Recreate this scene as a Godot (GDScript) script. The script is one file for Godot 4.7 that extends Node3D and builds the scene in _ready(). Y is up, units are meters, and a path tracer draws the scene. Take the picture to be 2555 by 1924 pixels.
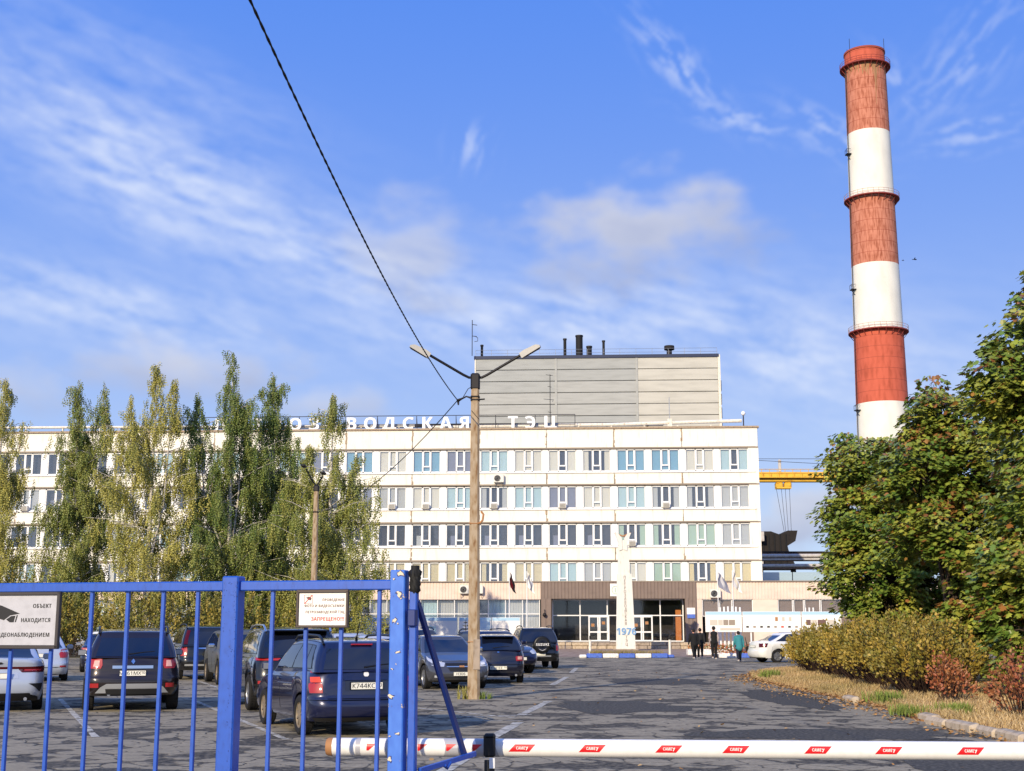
extends Node3D

var M := {}
var T := {}
var used_names := {}
var rng := RandomNumberGenerator.new()

# ---------------------------------------------------------------- geometry collector
class G:
	var v := PackedVector3Array()
	var n := PackedVector3Array()
	var u := PackedVector2Array()
	var ix := PackedInt32Array()

	func vert(p: Vector3, nn: Vector3, t := Vector2.ZERO) -> int:
		v.append(p); n.append(nn); u.append(t)
		return v.size() - 1

	func tri(a: int, b: int, c: int) -> void:
		# front faces run clockwise
		var f := (v[b] - v[a]).cross(v[c] - v[a])
		if f.dot(n[a] + n[b] + n[c]) > 0.0:
			ix.append_array([a, c, b])
		else:
			ix.append_array([a, b, c])

	func quad(a: Vector3, b: Vector3, c: Vector3, d: Vector3, nn := Vector3.ZERO) -> void:
		if nn == Vector3.ZERO:
			nn = (c - a).cross(d - b).normalized()
		var i := vert(a, nn, Vector2(0, 1))
		vert(b, nn, Vector2(1, 1)); vert(c, nn, Vector2(1, 0)); vert(d, nn, Vector2(0, 0))
		tri(i, i + 1, i + 2); tri(i, i + 2, i + 3)

	func tri3(a: Vector3, b: Vector3, c: Vector3) -> void:
		var nn := (b - a).cross(c - a).normalized()
		var i := vert(a, nn); vert(b, nn, Vector2(1, 0)); vert(c, nn, Vector2(0, 1))
		tri(i, i + 1, i + 2)

	func box(c: Vector3, s: Vector3, bas := Basis.IDENTITY) -> void:
		var h := s * 0.5
		for ax in 3:
			for sg in [-1.0, 1.0]:
				var nn := Vector3.ZERO; nn[ax] = sg
				var a := Vector3.ZERO; a[(ax + 1) % 3] = 1
				var b := Vector3.ZERO; b[(ax + 2) % 3] = 1
				var o := c + bas * (nn * h)
				var p := bas * (a * h)
				var q := bas * (b * h)
				quad(o - p - q, o + p - q, o + p + q, o - p + q, (bas * nn).normalized())

	func bb(lo: Vector3, hi: Vector3) -> void:
		box((lo + hi) * 0.5, hi - lo)

	func cbox(c: Vector3, s: Vector3, e: float, bas := Basis.IDENTITY) -> void:
		# box with chamfered edges
		var h := s * 0.5
		e = minf(e, minf(h.x, minf(h.y, h.z)) * 0.9)
		for ax in 3:
			var a1 := (ax + 1) % 3
			var a2 := (ax + 2) % 3
			for sg in [-1.0, 1.0]:
				var q := []
				for k in [[-1, -1], [1, -1], [1, 1], [-1, 1]]:
					var p := Vector3.ZERO
					p[ax] = sg * h[ax]; p[a1] = k[0] * (h[a1] - e); p[a2] = k[1] * (h[a2] - e)
					q.append(c + bas * p)
				var nn := Vector3.ZERO; nn[ax] = sg
				quad(q[0], q[1], q[2], q[3], bas * nn)
			for s1 in [-1.0, 1.0]:
				for s2 in [-1.0, 1.0]:
					var q := []
					for k in [[0, -1], [0, 1], [1, 1], [1, -1]]:
						var p := Vector3.ZERO
						p[ax] = k[1] * (h[ax] - e)
						p[a1] = s1 * (h[a1] - (e if k[0] else 0.0))
						p[a2] = s2 * (h[a2] - (0.0 if k[0] else e))
						q.append(c + bas * p)
					var nn := Vector3.ZERO; nn[a1] = s1; nn[a2] = s2
					quad(q[0], q[1], q[2], q[3], (bas * nn).normalized())
		for sx in [-1.0, 1.0]:
			for sy in [-1.0, 1.0]:
				for sz in [-1.0, 1.0]:
					var sv := Vector3(sx, sy, sz)
					var i := v.size()
					for ax in 3:
						var p := sv * (h - Vector3.ONE * e); p[ax] = sv[ax] * h[ax]
						vert(c + bas * p, (bas * sv).normalized())
					tri(i, i + 1, i + 2)

	func beam(a: Vector3, b: Vector3, w: float, h: float) -> void:
		var d := b - a
		var z := d.normalized()
		var x := z.cross(Vector3.UP)
		x = Vector3.RIGHT if x.length() < 0.01 else x.normalized()
		box((a + b) * 0.5, Vector3(w, h, d.length()), Basis(x, z.cross(x), z))

	func tube(p: Array, r, sides := 8, caps := true) -> void:
		var x := Vector3.ZERO
		var rings := []
		for i in p.size():
			var d: Vector3 = (p[mini(i + 1, p.size() - 1)] - p[maxi(i - 1, 0)]).normalized()
			if x == Vector3.ZERO:
				x = d.cross(Vector3.UP if absf(d.y) < 0.95 else Vector3.RIGHT).normalized()
			x = (x - d * x.dot(d)).normalized()
			var y := d.cross(x)
			var rr: float = r[i] if r is Array else r
			var k := []
			for j in sides + 1:
				var a := TAU * j / sides
				var nn := x * cos(a) + y * sin(a)
				k.append(vert(p[i] + nn * rr, nn, Vector2(float(j) / sides, i)))
			rings.append(k)
			if caps and (i == 0 or i == p.size() - 1):
				var nn := -d if i == 0 else d
				var c := vert(p[i], nn)
				var f := v.size()
				for j in sides:
					vert(v[k[j]], nn)
				for j in sides:
					tri(c, f + j, f + (j + 1) % sides)
		for i in p.size() - 1:
			for j in sides:
				tri(rings[i][j], rings[i][j + 1], rings[i + 1][j + 1])
				tri(rings[i][j], rings[i + 1][j + 1], rings[i + 1][j])

	func cyl(a: Vector3, b: Vector3, ra: float, rb: float, sides := 12) -> void:
		tube([a, b], [ra, rb], sides)

	func grid(rows: Array, closed := false, flip := false) -> void:
		# rows of equal length -> smooth sheet; normals out of (along row) x (across rows)
		var m: int = rows[0].size()
		var base := v.size()
		for r in rows.size():
			for j in m:
				var a: Vector3 = rows[r][(j + 1) % m if closed else mini(j + 1, m - 1)] - rows[r][(j - 1 + m) % m if closed else maxi(j - 1, 0)]
				var b: Vector3 = rows[mini(r + 1, rows.size() - 1)][j] - rows[maxi(r - 1, 0)][j]
				var nn := a.cross(b)
				nn = Vector3.UP if nn.length() < 1e-9 else nn.normalized()
				vert(rows[r][j], -nn if flip else nn, Vector2(float(j) / (m - 1), 1.0 - float(r) / maxi(1, rows.size() - 1)))
		for r in rows.size() - 1:
			for j in (m if closed else m - 1):
				var a := base + r * m + j
				var b := base + r * m + (j + 1) % m
				tri(a, b, b + m); tri(a, b + m, a + m)

	func prism(poly: PackedVector2Array, z0: float, z1: float, xf := Transform3D()) -> void:
		# polygon in x,y extruded along z
		var t := Geometry2D.triangulate_polygon(poly)
		for s in [[z0, -1.0], [z1, 1.0]]:
			var nn: Vector3 = (xf.basis * Vector3(0, 0, s[1])).normalized()
			var f := v.size()
			for p in poly:
				vert(xf * Vector3(p.x, p.y, s[0]), nn, p)
			for i in range(0, t.size(), 3):
				tri(f + t[i], f + t[i + 1], f + t[i + 2])
		var cw := Geometry2D.is_polygon_clockwise(poly)
		for i in poly.size():
			var p := poly[i]
			var q := poly[(i + 1) % poly.size()]
			var e := (q - p).normalized()
			var nn2 := Vector2(e.y, -e.x) * (-1.0 if cw else 1.0)
			quad(xf * Vector3(p.x, p.y, z0), xf * Vector3(q.x, q.y, z0), xf * Vector3(q.x, q.y, z1), xf * Vector3(p.x, p.y, z1), (xf.basis * Vector3(nn2.x, nn2.y, 0)).normalized())

	func ring(c: Vector3, r0: float, r1: float, y0: float, y1: float, sides := 40) -> void:
		for j in sides:
			var a := TAU * j / sides
			var b := TAU * (j + 1) / sides
			var p := Vector3(cos(a), 0, sin(a))
			var q := Vector3(cos(b), 0, sin(b))
			var lo := c + Vector3(0, y0, 0)
			var hi := c + Vector3(0, y1, 0)
			quad(hi + p * r0, hi + q * r0, hi + q * r1, hi + p * r1, Vector3.UP)
			quad(lo + p * r0, lo + q * r0, lo + q * r1, lo + p * r1, Vector3.DOWN)
			quad(lo + p * r1, lo + q * r1, hi + q * r1, hi + p * r1, (p + q).normalized())
			quad(lo + p * r0, lo + q * r0, hi + q * r0, hi + p * r0, -(p + q).normalized())

	func add(o: G, xf: Transform3D) -> void:
		var f := v.size()
		for i in o.v.size():
			vert(xf * o.v[i], (xf.basis * o.n[i]).normalized(), o.u[i])
		for i in o.ix:
			ix.append(f + i)

	func mesh() -> ArrayMesh:
		var a := []
		a.resize(Mesh.ARRAY_MAX)
		a[Mesh.ARRAY_VERTEX] = v; a[Mesh.ARRAY_NORMAL] = n; a[Mesh.ARRAY_TEX_UV] = u; a[Mesh.ARRAY_INDEX] = ix
		var m := ArrayMesh.new()
		m.add_surface_from_arrays(Mesh.PRIMITIVE_TRIANGLES, a)
		return m

# ---------------------------------------------------------------- nodes
func numbered(called: String) -> String:
	var k: int = used_names.get(called, -1) + 1
	used_names[called] = k
	return called if k == 0 else "%s_%03d" % [called, k]

func tag(o: Node3D, label := "", category := "", group := "", kind := "") -> Node3D:
	if label: o.set_meta("label", label)
	if category: o.set_meta("category", category)
	if group: o.set_meta("group", group)
	if kind: o.set_meta("kind", kind)
	return o

func thing(called: String, label: String, category: String, at := Vector3.ZERO, turn := 0.0, group := "") -> Node3D:
	var o := Node3D.new()
	o.name = numbered(called)
	add_child(o)
	o.position = at
	o.rotation.y = deg_to_rad(turn)
	return tag(o, label, category, group)

func put(called: String, g, m: Material, parent: Node = self, xf := Transform3D()) -> MeshInstance3D:
	var o := MeshInstance3D.new()
	o.name = numbered(called) if parent == self else called
	o.mesh = g.mesh() if g is G else g
	o.material_override = m
	o.transform = xf
	parent.add_child(o, true)
	return o

func struct(called: String, g, m: Material) -> MeshInstance3D:
	var o := put(called, g, m)
	o.set_meta("kind", "structure")
	return o

func instances(called: String, mesh: Mesh, m: Material, xfs: Array, cols: PackedColorArray, parent: Node, at := Vector3.ZERO) -> MultiMeshInstance3D:
	var mm := MultiMesh.new()
	mm.transform_format = MultiMesh.TRANSFORM_3D
	mm.use_colors = cols.size() > 0
	mm.mesh = mesh
	mm.instance_count = xfs.size()
	for i in xfs.size():
		mm.set_instance_transform(i, xfs[i])
		if cols.size():
			mm.set_instance_color(i, cols[i])
	var o := MultiMeshInstance3D.new()
	o.name = numbered(called) if parent == self else called
	o.multimesh = mm
	o.material_override = m
	o.position = at
	o.set_meta("kind", "stuff")
	parent.add_child(o, true)
	return o

func words(called: String, text: String, h: float, m: Material, parent: Node, xf: Transform3D, bold := true, squeeze := 1.0, align := 1, deep := 0.004) -> MeshInstance3D:
	# raised lettering with capitals h metres tall; align 0 left, 1 centre, 2 right
	var f := SystemFont.new()
	f.font_names = PackedStringArray(["Droid Sans"])
	f.font_weight = 700 if bold else 400
	var t := TextMesh.new()
	t.font = f
	t.text = text
	t.font_size = 48
	t.pixel_size = h / 34.5
	t.depth = deep
	t.curve_step = 2.0
	t.horizontal_alignment = [HORIZONTAL_ALIGNMENT_LEFT, HORIZONTAL_ALIGNMENT_CENTER, HORIZONTAL_ALIGNMENT_RIGHT][align]
	t.vertical_alignment = VERTICAL_ALIGNMENT_CENTER
	var am := ArrayMesh.new()
	am.add_surface_from_arrays(Mesh.PRIMITIVE_TRIANGLES, t.get_mesh_arrays())
	return put(called, am, m, parent, xf * Transform3D(Basis.from_scale(Vector3(squeeze, 1, 1)), Vector3.ZERO))

# ---------------------------------------------------------------- materials
func mat(key: String, c: Color, rough := 0.7, metal := 0.0) -> StandardMaterial3D:
	var m := StandardMaterial3D.new()
	m.resource_name = key
	m.albedo_color = c
	m.roughness = rough
	m.metallic = metal
	M[key] = m
	return m

func noise(sd: int, freq: float, kind := FastNoiseLite.TYPE_SIMPLEX_SMOOTH, oct := 4) -> FastNoiseLite:
	var f := FastNoiseLite.new()
	f.seed = sd
	f.frequency = freq
	f.noise_type = kind
	f.fractal_type = FastNoiseLite.FRACTAL_FBM
	f.fractal_octaves = oct
	return f

func field(sd: int, freq: float, size: int, kind := FastNoiseLite.TYPE_SIMPLEX_SMOOTH, oct := 4) -> PackedByteArray:
	var im := noise(sd, freq, kind, oct).get_seamless_image(size, size)
	im.convert(Image.FORMAT_L8)
	return im.get_data()

func ramp_tex(sd: int, freq: float, size: int, stops: Array, kind := FastNoiseLite.TYPE_SIMPLEX_SMOOTH, oct := 4) -> ImageTexture:
	# stops: [[0..1, Color], ...]
	var gr := Gradient.new()
	var off := PackedFloat32Array()
	var col := PackedColorArray()
	for s in stops:
		off.append(s[0]); col.append(s[1])
	gr.offsets = off; gr.colors = col
	var lut := []
	for i in 256:
		var c := gr.sample(i / 255.0)
		lut.append([int(c.r * 255), int(c.g * 255), int(c.b * 255)])
	var d := field(sd, freq, size, kind, oct)
	var b := PackedByteArray()
	b.resize(size * size * 3)
	var k := 0
	for x in d:
		var c: Array = lut[x]
		b[k] = c[0]; b[k + 1] = c[1]; b[k + 2] = c[2]
		k += 3
	return ImageTexture.create_from_image(Image.create_from_data(size, size, false, Image.FORMAT_RGB8, b))

func tri(m: StandardMaterial3D, t: Texture2D, scale: Vector3, bump := 0.0, world := true) -> StandardMaterial3D:
	m.albedo_texture = t
	m.uv1_triplanar = true
	m.uv1_world_triplanar = world
	m.uv1_scale = scale
	if bump:
		m.heightmap_enabled = true
		m.heightmap_texture = t
		m.heightmap_scale = bump
	return m

func grey(a: float) -> Color:
	return Color(a, a, a)

func build_materials() -> void:
	T.grain = ramp_tex(1, 0.02, 512, [[0.1, grey(0.94)], [0.4, grey(0.98)], [0.8, grey(1.0)]], FastNoiseLite.TYPE_SIMPLEX_SMOOTH, 6)
	T.blotch = ramp_tex(2, 0.008, 512, [[0.1, grey(0.93)], [0.4, grey(0.975)], [0.75, grey(1.0)]], FastNoiseLite.TYPE_SIMPLEX_SMOOTH, 7)
	T.streak = ramp_tex(12, 0.016, 512, [[0.03, Color(0.87, 0.84, 0.8)], [0.15, Color(0.96, 0.95, 0.935)], [0.35, grey(0.99)], [0.7, grey(1.0)]], FastNoiseLite.TYPE_SIMPLEX_SMOOTH, 6)
	T.rust = ramp_tex(3, 0.012, 512, [[0.08, Color(0.72, 0.62, 0.54)], [0.22, Color(0.93, 0.90, 0.87)], [0.5, Color(1, 1, 1)]], FastNoiseLite.TYPE_SIMPLEX_SMOOTH, 7)
	T.chip = ramp_tex(4, 0.011, 512, [[0.0, Color(0.86, 0.8, 0.7)], [0.12, Color(0.82, 0.74, 0.62)], [0.13, Color(0.12, 0.2, 0.5)], [0.15, Color(0.21, 0.41, 0.78)], [1.0, Color(0.27, 0.48, 0.84)]], FastNoiseLite.TYPE_SIMPLEX_SMOOTH, 5)
	T.dirt = ramp_tex(5, 0.006, 512, [[0.15, Color(0.78, 0.75, 0.7)], [0.45, grey(0.93)], [0.8, grey(1.0)]], FastNoiseLite.TYPE_SIMPLEX_SMOOTH, 6)
	tri(mat("panel_white", Color(0.945, 0.93, 0.885), 0.85), T.streak, Vector3(0.22, 0.035, 0.22))
	tri(mat("panel_seam", Color(0.66, 0.59, 0.51), 0.95), T.rust, Vector3(0.6, 0.6, 0.6))
	tri(mat("frame_white", Color(0.93, 0.93, 0.93), 0.45), T.grain, Vector3(0.5, 0.5, 0.5))
	tri(mat("fascia_beige", Color(0.90, 0.82, 0.76), 0.7), T.blotch, Vector3(0.12, 0.3, 0.12))
	tri(mat("fascia_brown", Color(0.50, 0.435, 0.40), 0.65), T.blotch, Vector3(0.2, 0.3, 0.2))
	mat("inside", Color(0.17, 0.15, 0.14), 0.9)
	mat("seam_dark", Color(0.22, 0.2, 0.18), 0.9)
	mat("sill", Color(0.58, 0.53, 0.48), 0.6)
	var gl := mat("glass", Color(0.3, 0.33, 0.35, 0.03), 0.03)
	gl.transparency = BaseMaterial3D.TRANSPARENCY_ALPHA
	var og := mat("glass_office", Color(0.62, 0.70, 0.82, 0.11), 0.03)
	og.transparency = BaseMaterial3D.TRANSPARENCY_ALPHA
	var dg := mat("glass_dark", Color(0.05, 0.05, 0.055), 0.06)
	dg.metallic_specular = 0.5
	var fold := {"blind_cream": Color(0.86, 0.85, 0.79), "blind_grey": Color(0.74, 0.75, 0.74), "blind_teal": Color(0.70, 0.81, 0.83), "blind_blue": Color(0.47, 0.67, 0.77), "blind_yellow": Color(0.88, 0.82, 0.6), "blind_slate": Color(0.50, 0.51, 0.58), "blind_green": Color(0.68, 0.78, 0.7), "curtain_print": Color(0.86, 0.82, 0.66)}
	for k in fold:
		mat(k, fold[k], 0.9)
	tri(M.curtain_print, ramp_tex(9, 0.05, 256, [[0.0, Color(0.55, 0.48, 0.36)], [0.12, Color(0.7, 0.64, 0.5)], [0.2, grey(1.0)]], FastNoiseLite.TYPE_CELLULAR, 1), Vector3(1.2, 1.2, 1.2))
	tri(mat("stele_white", Color(0.87, 0.865, 0.84), 0.8), T.streak, Vector3(0.5, 0.12, 0.5))
	mat("metal_dark", Color(0.13, 0.12, 0.13), 0.5, 0.4)
	mat("rail_dark", Color(0.2, 0.19, 0.22), 0.6, 0.2)
	tri(mat("lamp_grey", Color(0.74, 0.73, 0.71), 0.55), T.grain, Vector3(1, 1, 1))
	mat("bare_paint", Color(0.86, 0.80, 0.7), 0.8)
	mat("steel", Color(0.62, 0.63, 0.65), 0.4, 0.6)
	tri(mat("letter_white", Color(0.95, 0.95, 0.96), 0.5), T.grain, Vector3(0.4, 0.4, 0.4))
	tri(mat("pipe_cream", Color(0.9, 0.88, 0.83), 0.6), T.rust, Vector3(0.5, 0.5, 0.5))
	tri(mat("ac_white", Color(0.88, 0.87, 0.84), 0.5), T.grain, Vector3(1, 1, 1))
	mat("black_rubber", Color(0.07, 0.07, 0.07), 0.75)
	mat("plastic_black", Color(0.09, 0.09, 0.095), 0.55)
	# gate paint
	tri(mat("gate_blue", Color(0.115, 0.33, 0.73), 0.42), ramp_tex(13, 0.02, 512, [[0.03, Color(0.62, 0.6, 0.6)], [0.12, Color(0.86, 0.86, 0.88)], [0.4, grey(0.96)], [0.8, grey(1.0)]], FastNoiseLite.TYPE_SIMPLEX_SMOOTH, 7), Vector3(2.5, 1.2, 2.5), 0.03)
	M.gate_blue.clearcoat_enabled = true
	M.gate_blue.clearcoat = 0.25
	var cb := tri(mat("gate_blue_chipped", Color.WHITE, 0.5), T.chip, Vector3(3.2, 1.7, 3.2), 0.2)
	cb.uv1_offset = Vector3(0.3, 0.1, 0.2)
	mat("gate_navy", Color(0.08, 0.17, 0.43), 0.4)
	mat("sign_white", Color(0.93, 0.92, 0.9), 0.5)
	tri(mat("sign_grey", Color(0.73, 0.73, 0.76), 0.55), T.blotch, Vector3(3, 3, 3), 0.15)
	mat("sign_frame", Color(0.21, 0.19, 0.2), 0.5)
	mat("sign_frame_bronze", Color(0.3, 0.26, 0.24), 0.45, 0.3)
	mat("print_dark", Color(0.12, 0.12, 0.14), 0.7)
	mat("print_brown", Color(0.42, 0.32, 0.3), 0.7)
	mat("print_red", Color(0.72, 0.13, 0.12), 0.6)
	mat("print_blue", Color(0.66, 0.80, 0.90), 0.7)
	mat("year_blue", Color(0.45, 0.62, 0.8), 0.6)
	mat("print_faint", Color(0.78, 0.75, 0.7), 0.7)
	mat("sticker_red", Color(0.83, 0.09, 0.12), 0.35)
	mat("band_grey", Color(0.68, 0.68, 0.7), 0.35)
	tri(mat("boom_white", Color(0.95, 0.94, 0.92), 0.32), T.grain, Vector3(1, 1, 1))
	mat("cap_tan", Color(0.66, 0.47, 0.3), 0.7)
	mat("reflector_white", Color(0.9, 0.9, 0.9), 0.3)
	tri(mat("concrete", Color(0.67, 0.60, 0.51), 0.92), ramp_tex(6, 0.014, 512, [[0.1, Color(0.72, 0.6, 0.48)], [0.35, Color(0.9, 0.86, 0.8)], [0.7, grey(1.0)]], FastNoiseLite.TYPE_SIMPLEX_SMOOTH, 7), Vector3(1.0, 0.35, 1.0), 0.3)
	tri(mat("stone", Color(0.66, 0.6, 0.54), 0.95), T.dirt, Vector3(0.8, 0.8, 0.8), 1.0)
	tri(mat("stone_light", Color(0.77, 0.70, 0.60), 0.95), T.dirt, Vector3(1.6, 1.6, 1.6), 1.2)
	tri(mat("kerb_blue", Color(0.3, 0.43, 0.78), 0.6), T.rust, Vector3(0.9, 0.9, 0.9))
	tri(mat("kerb_white", Color(0.92, 0.91, 0.89), 0.6), T.rust, Vector3(0.9, 0.9, 0.9))
	tri(mat("boiler_grey", Color(0.655, 0.665, 0.66), 0.8), T.blotch, Vector3(0.05, 0.4, 0.05))
	tri(mat("boiler_pale", Color(0.68, 0.685, 0.675), 0.8), T.blotch, Vector3(0.05, 0.4, 0.05))
	tri(mat("boiler_cream", Color(0.765, 0.755, 0.72), 0.8), T.blotch, Vector3(0.04, 0.25, 0.04))
	mat("roof_navy", Color(0.12, 0.17, 0.3), 0.6)
	mat("flue_black", Color(0.07, 0.07, 0.08), 0.8)
	tri(mat("chimney_red", Color(0.78, 0.38, 0.29), 0.9), ramp_tex(7, 0.012, 512, [[0.05, Color(0.8, 0.76, 0.72)], [0.35, Color(0.94, 0.92, 0.9)], [0.62, grey(1.0)]], FastNoiseLite.TYPE_SIMPLEX_SMOOTH, 7), Vector3(0.12, 0.03, 0.12))
	tri(mat("chimney_worn", Color(0.78, 0.51, 0.42), 0.92), ramp_tex(8, 0.016, 512, [[0.1, Color(0.72, 0.6, 0.54)], [0.38, Color(0.88, 0.82, 0.78)], [0.6, grey(1.0)]], FastNoiseLite.TYPE_SIMPLEX_SMOOTH, 7), Vector3(0.22, 0.035, 0.22))
	tri(mat("chimney_stain", Color(0.68, 0.52, 0.38), 0.95), T.dirt, Vector3(0.6, 0.05, 0.6))
	tri(mat("chimney_white", Color(0.93, 0.92, 0.88), 0.85), T.blotch, Vector3(0.07, 0.03, 0.07))
	mat("chimney_rail", Color(0.55, 0.22, 0.2), 0.7)
	mat("chimney_seam", Color(0.6, 0.29, 0.23), 0.9)
	tri(mat("crane_yellow", Color(0.89, 0.7, 0.22), 0.55), T.rust, Vector3(0.15, 0.3, 0.15))
	tri(mat("crane_grey", Color(0.76, 0.74, 0.72), 0.6), T.rust, Vector3(0.3, 0.3, 0.3))
	tri(mat("coal_steel", Color(0.13, 0.11, 0.105), 0.85), T.rust, Vector3(0.2, 0.2, 0.2))
	tri(mat("gallery_pink", Color(0.72, 0.6, 0.55), 0.8), T.rust, Vector3(0.1, 0.4, 0.1))
	mat("skylight", Color(0.6, 0.68, 0.72), 0.25)
	tri(mat("wood_orange", Color(0.75, 0.45, 0.16), 0.55), T.grain, Vector3(3, 0.3, 3))
	# car parts
	mat("tyre", Color(0.085, 0.08, 0.08), 0.85)
	mat("arch", Color(0.035, 0.035, 0.04), 0.95)
	mat("rim", Color(0.6, 0.61, 0.63), 0.35, 0.7)
	mat("rim_dirty", Color(0.55, 0.5, 0.43), 0.6, 0.3)
	var cg := mat("car_glass", Color(0.065, 0.085, 0.15), 0.03)
	cg.metallic_specular = 0.95
	mat("trim_black", Color(0.05, 0.05, 0.055), 0.4)
	mat("bumper_plastic", Color(0.13, 0.13, 0.135), 0.6)
	mat("skid_silver", Color(0.72, 0.73, 0.74), 0.3, 0.5)
	mat("chrome", Color(0.85, 0.86, 0.88), 0.12, 1.0)
	var tl := mat("tail_red", Color(0.62, 0.03, 0.05), 0.12)
	tl.clearcoat_enabled = true
	mat("tail_dark", Color(0.3, 0.015, 0.03), 0.12)
	mat("tail_amber", Color(0.86, 0.28, 0.2), 0.15)
	mat("tail_clear", Color(0.88, 0.66, 0.62), 0.1)
	mat("head_clear", Color(0.78, 0.8, 0.83), 0.08, 0.3)
	mat("plate_white", Color(0.92, 0.91, 0.86), 0.5)
	mat("plate_black", Color(0.05, 0.05, 0.05), 0.6)
	for p in [["paint_silver", Color(0.74, 0.77, 0.82), 0.35], ["paint_white", Color(0.9, 0.9, 0.88), 0.0], ["paint_brown", Color(0.14, 0.10, 0.095), 0.35], ["paint_black", Color(0.05, 0.052, 0.058), 0.1], ["paint_navy", Color(0.085, 0.11, 0.25), 0.25], ["paint_graphite", Color(0.30, 0.305, 0.33), 0.4], ["paint_dark_blue", Color(0.08, 0.09, 0.17), 0.2], ["paint_grey_dusty", Color(0.33, 0.335, 0.325), 0.1]]:
		var m := mat(p[0], p[1], 0.28, p[2])
		m.clearcoat_enabled = true
		m.clearcoat = 1.0
		m.clearcoat_roughness = 0.04
	M.paint_grey_dusty.clearcoat = 0.2
	M.paint_grey_dusty.roughness = 0.6
	tri(M.paint_navy, T.grain, Vector3(0.8, 0.8, 0.8))
	# people
	mat("skin", Color(0.78, 0.56, 0.46), 0.6).subsurf_scatter_enabled = false
	mat("hair_dark", Color(0.09, 0.065, 0.05), 0.8)
	mat("cloth_black", Color(0.065, 0.063, 0.068), 0.9)
	mat("cloth_charcoal", Color(0.12, 0.115, 0.12), 0.9)
	mat("cloth_grey", Color(0.66, 0.6, 0.6), 0.9)
	mat("cloth_teal", Color(0.2, 0.5, 0.53), 0.85)
	mat("cloth_denim", Color(0.06, 0.09, 0.16), 0.9)
	mat("shoe_pale", Color(0.72, 0.7, 0.68), 0.7)
	# plants
	for p in [["leaf", 0.55, 0.3], ["leaf_glossy", 0.42, 0.35], ["straw", 0.9, 0.1]]:
		var m := mat(p[0], Color.WHITE, p[1])
		m.vertex_color_use_as_albedo = true
		m.backlight_enabled = true
		m.backlight = Color(p[2], p[2], p[2])
	tri(mat("birch_bark", Color(0.86, 0.83, 0.78), 0.9), ramp_tex(11, 0.03, 256, [[0.0, grey(0.1)], [0.3, grey(0.15)], [0.36, grey(0.9)], [1.0, grey(1.0)]]), Vector3(0.6, 2.2, 0.6), 0.3)
	tri(mat("bark", Color(0.27, 0.22, 0.18), 0.95), T.dirt, Vector3(2, 0.7, 2), 0.8)
	mat("twig", Color(0.24, 0.17, 0.13), 0.9)

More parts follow.
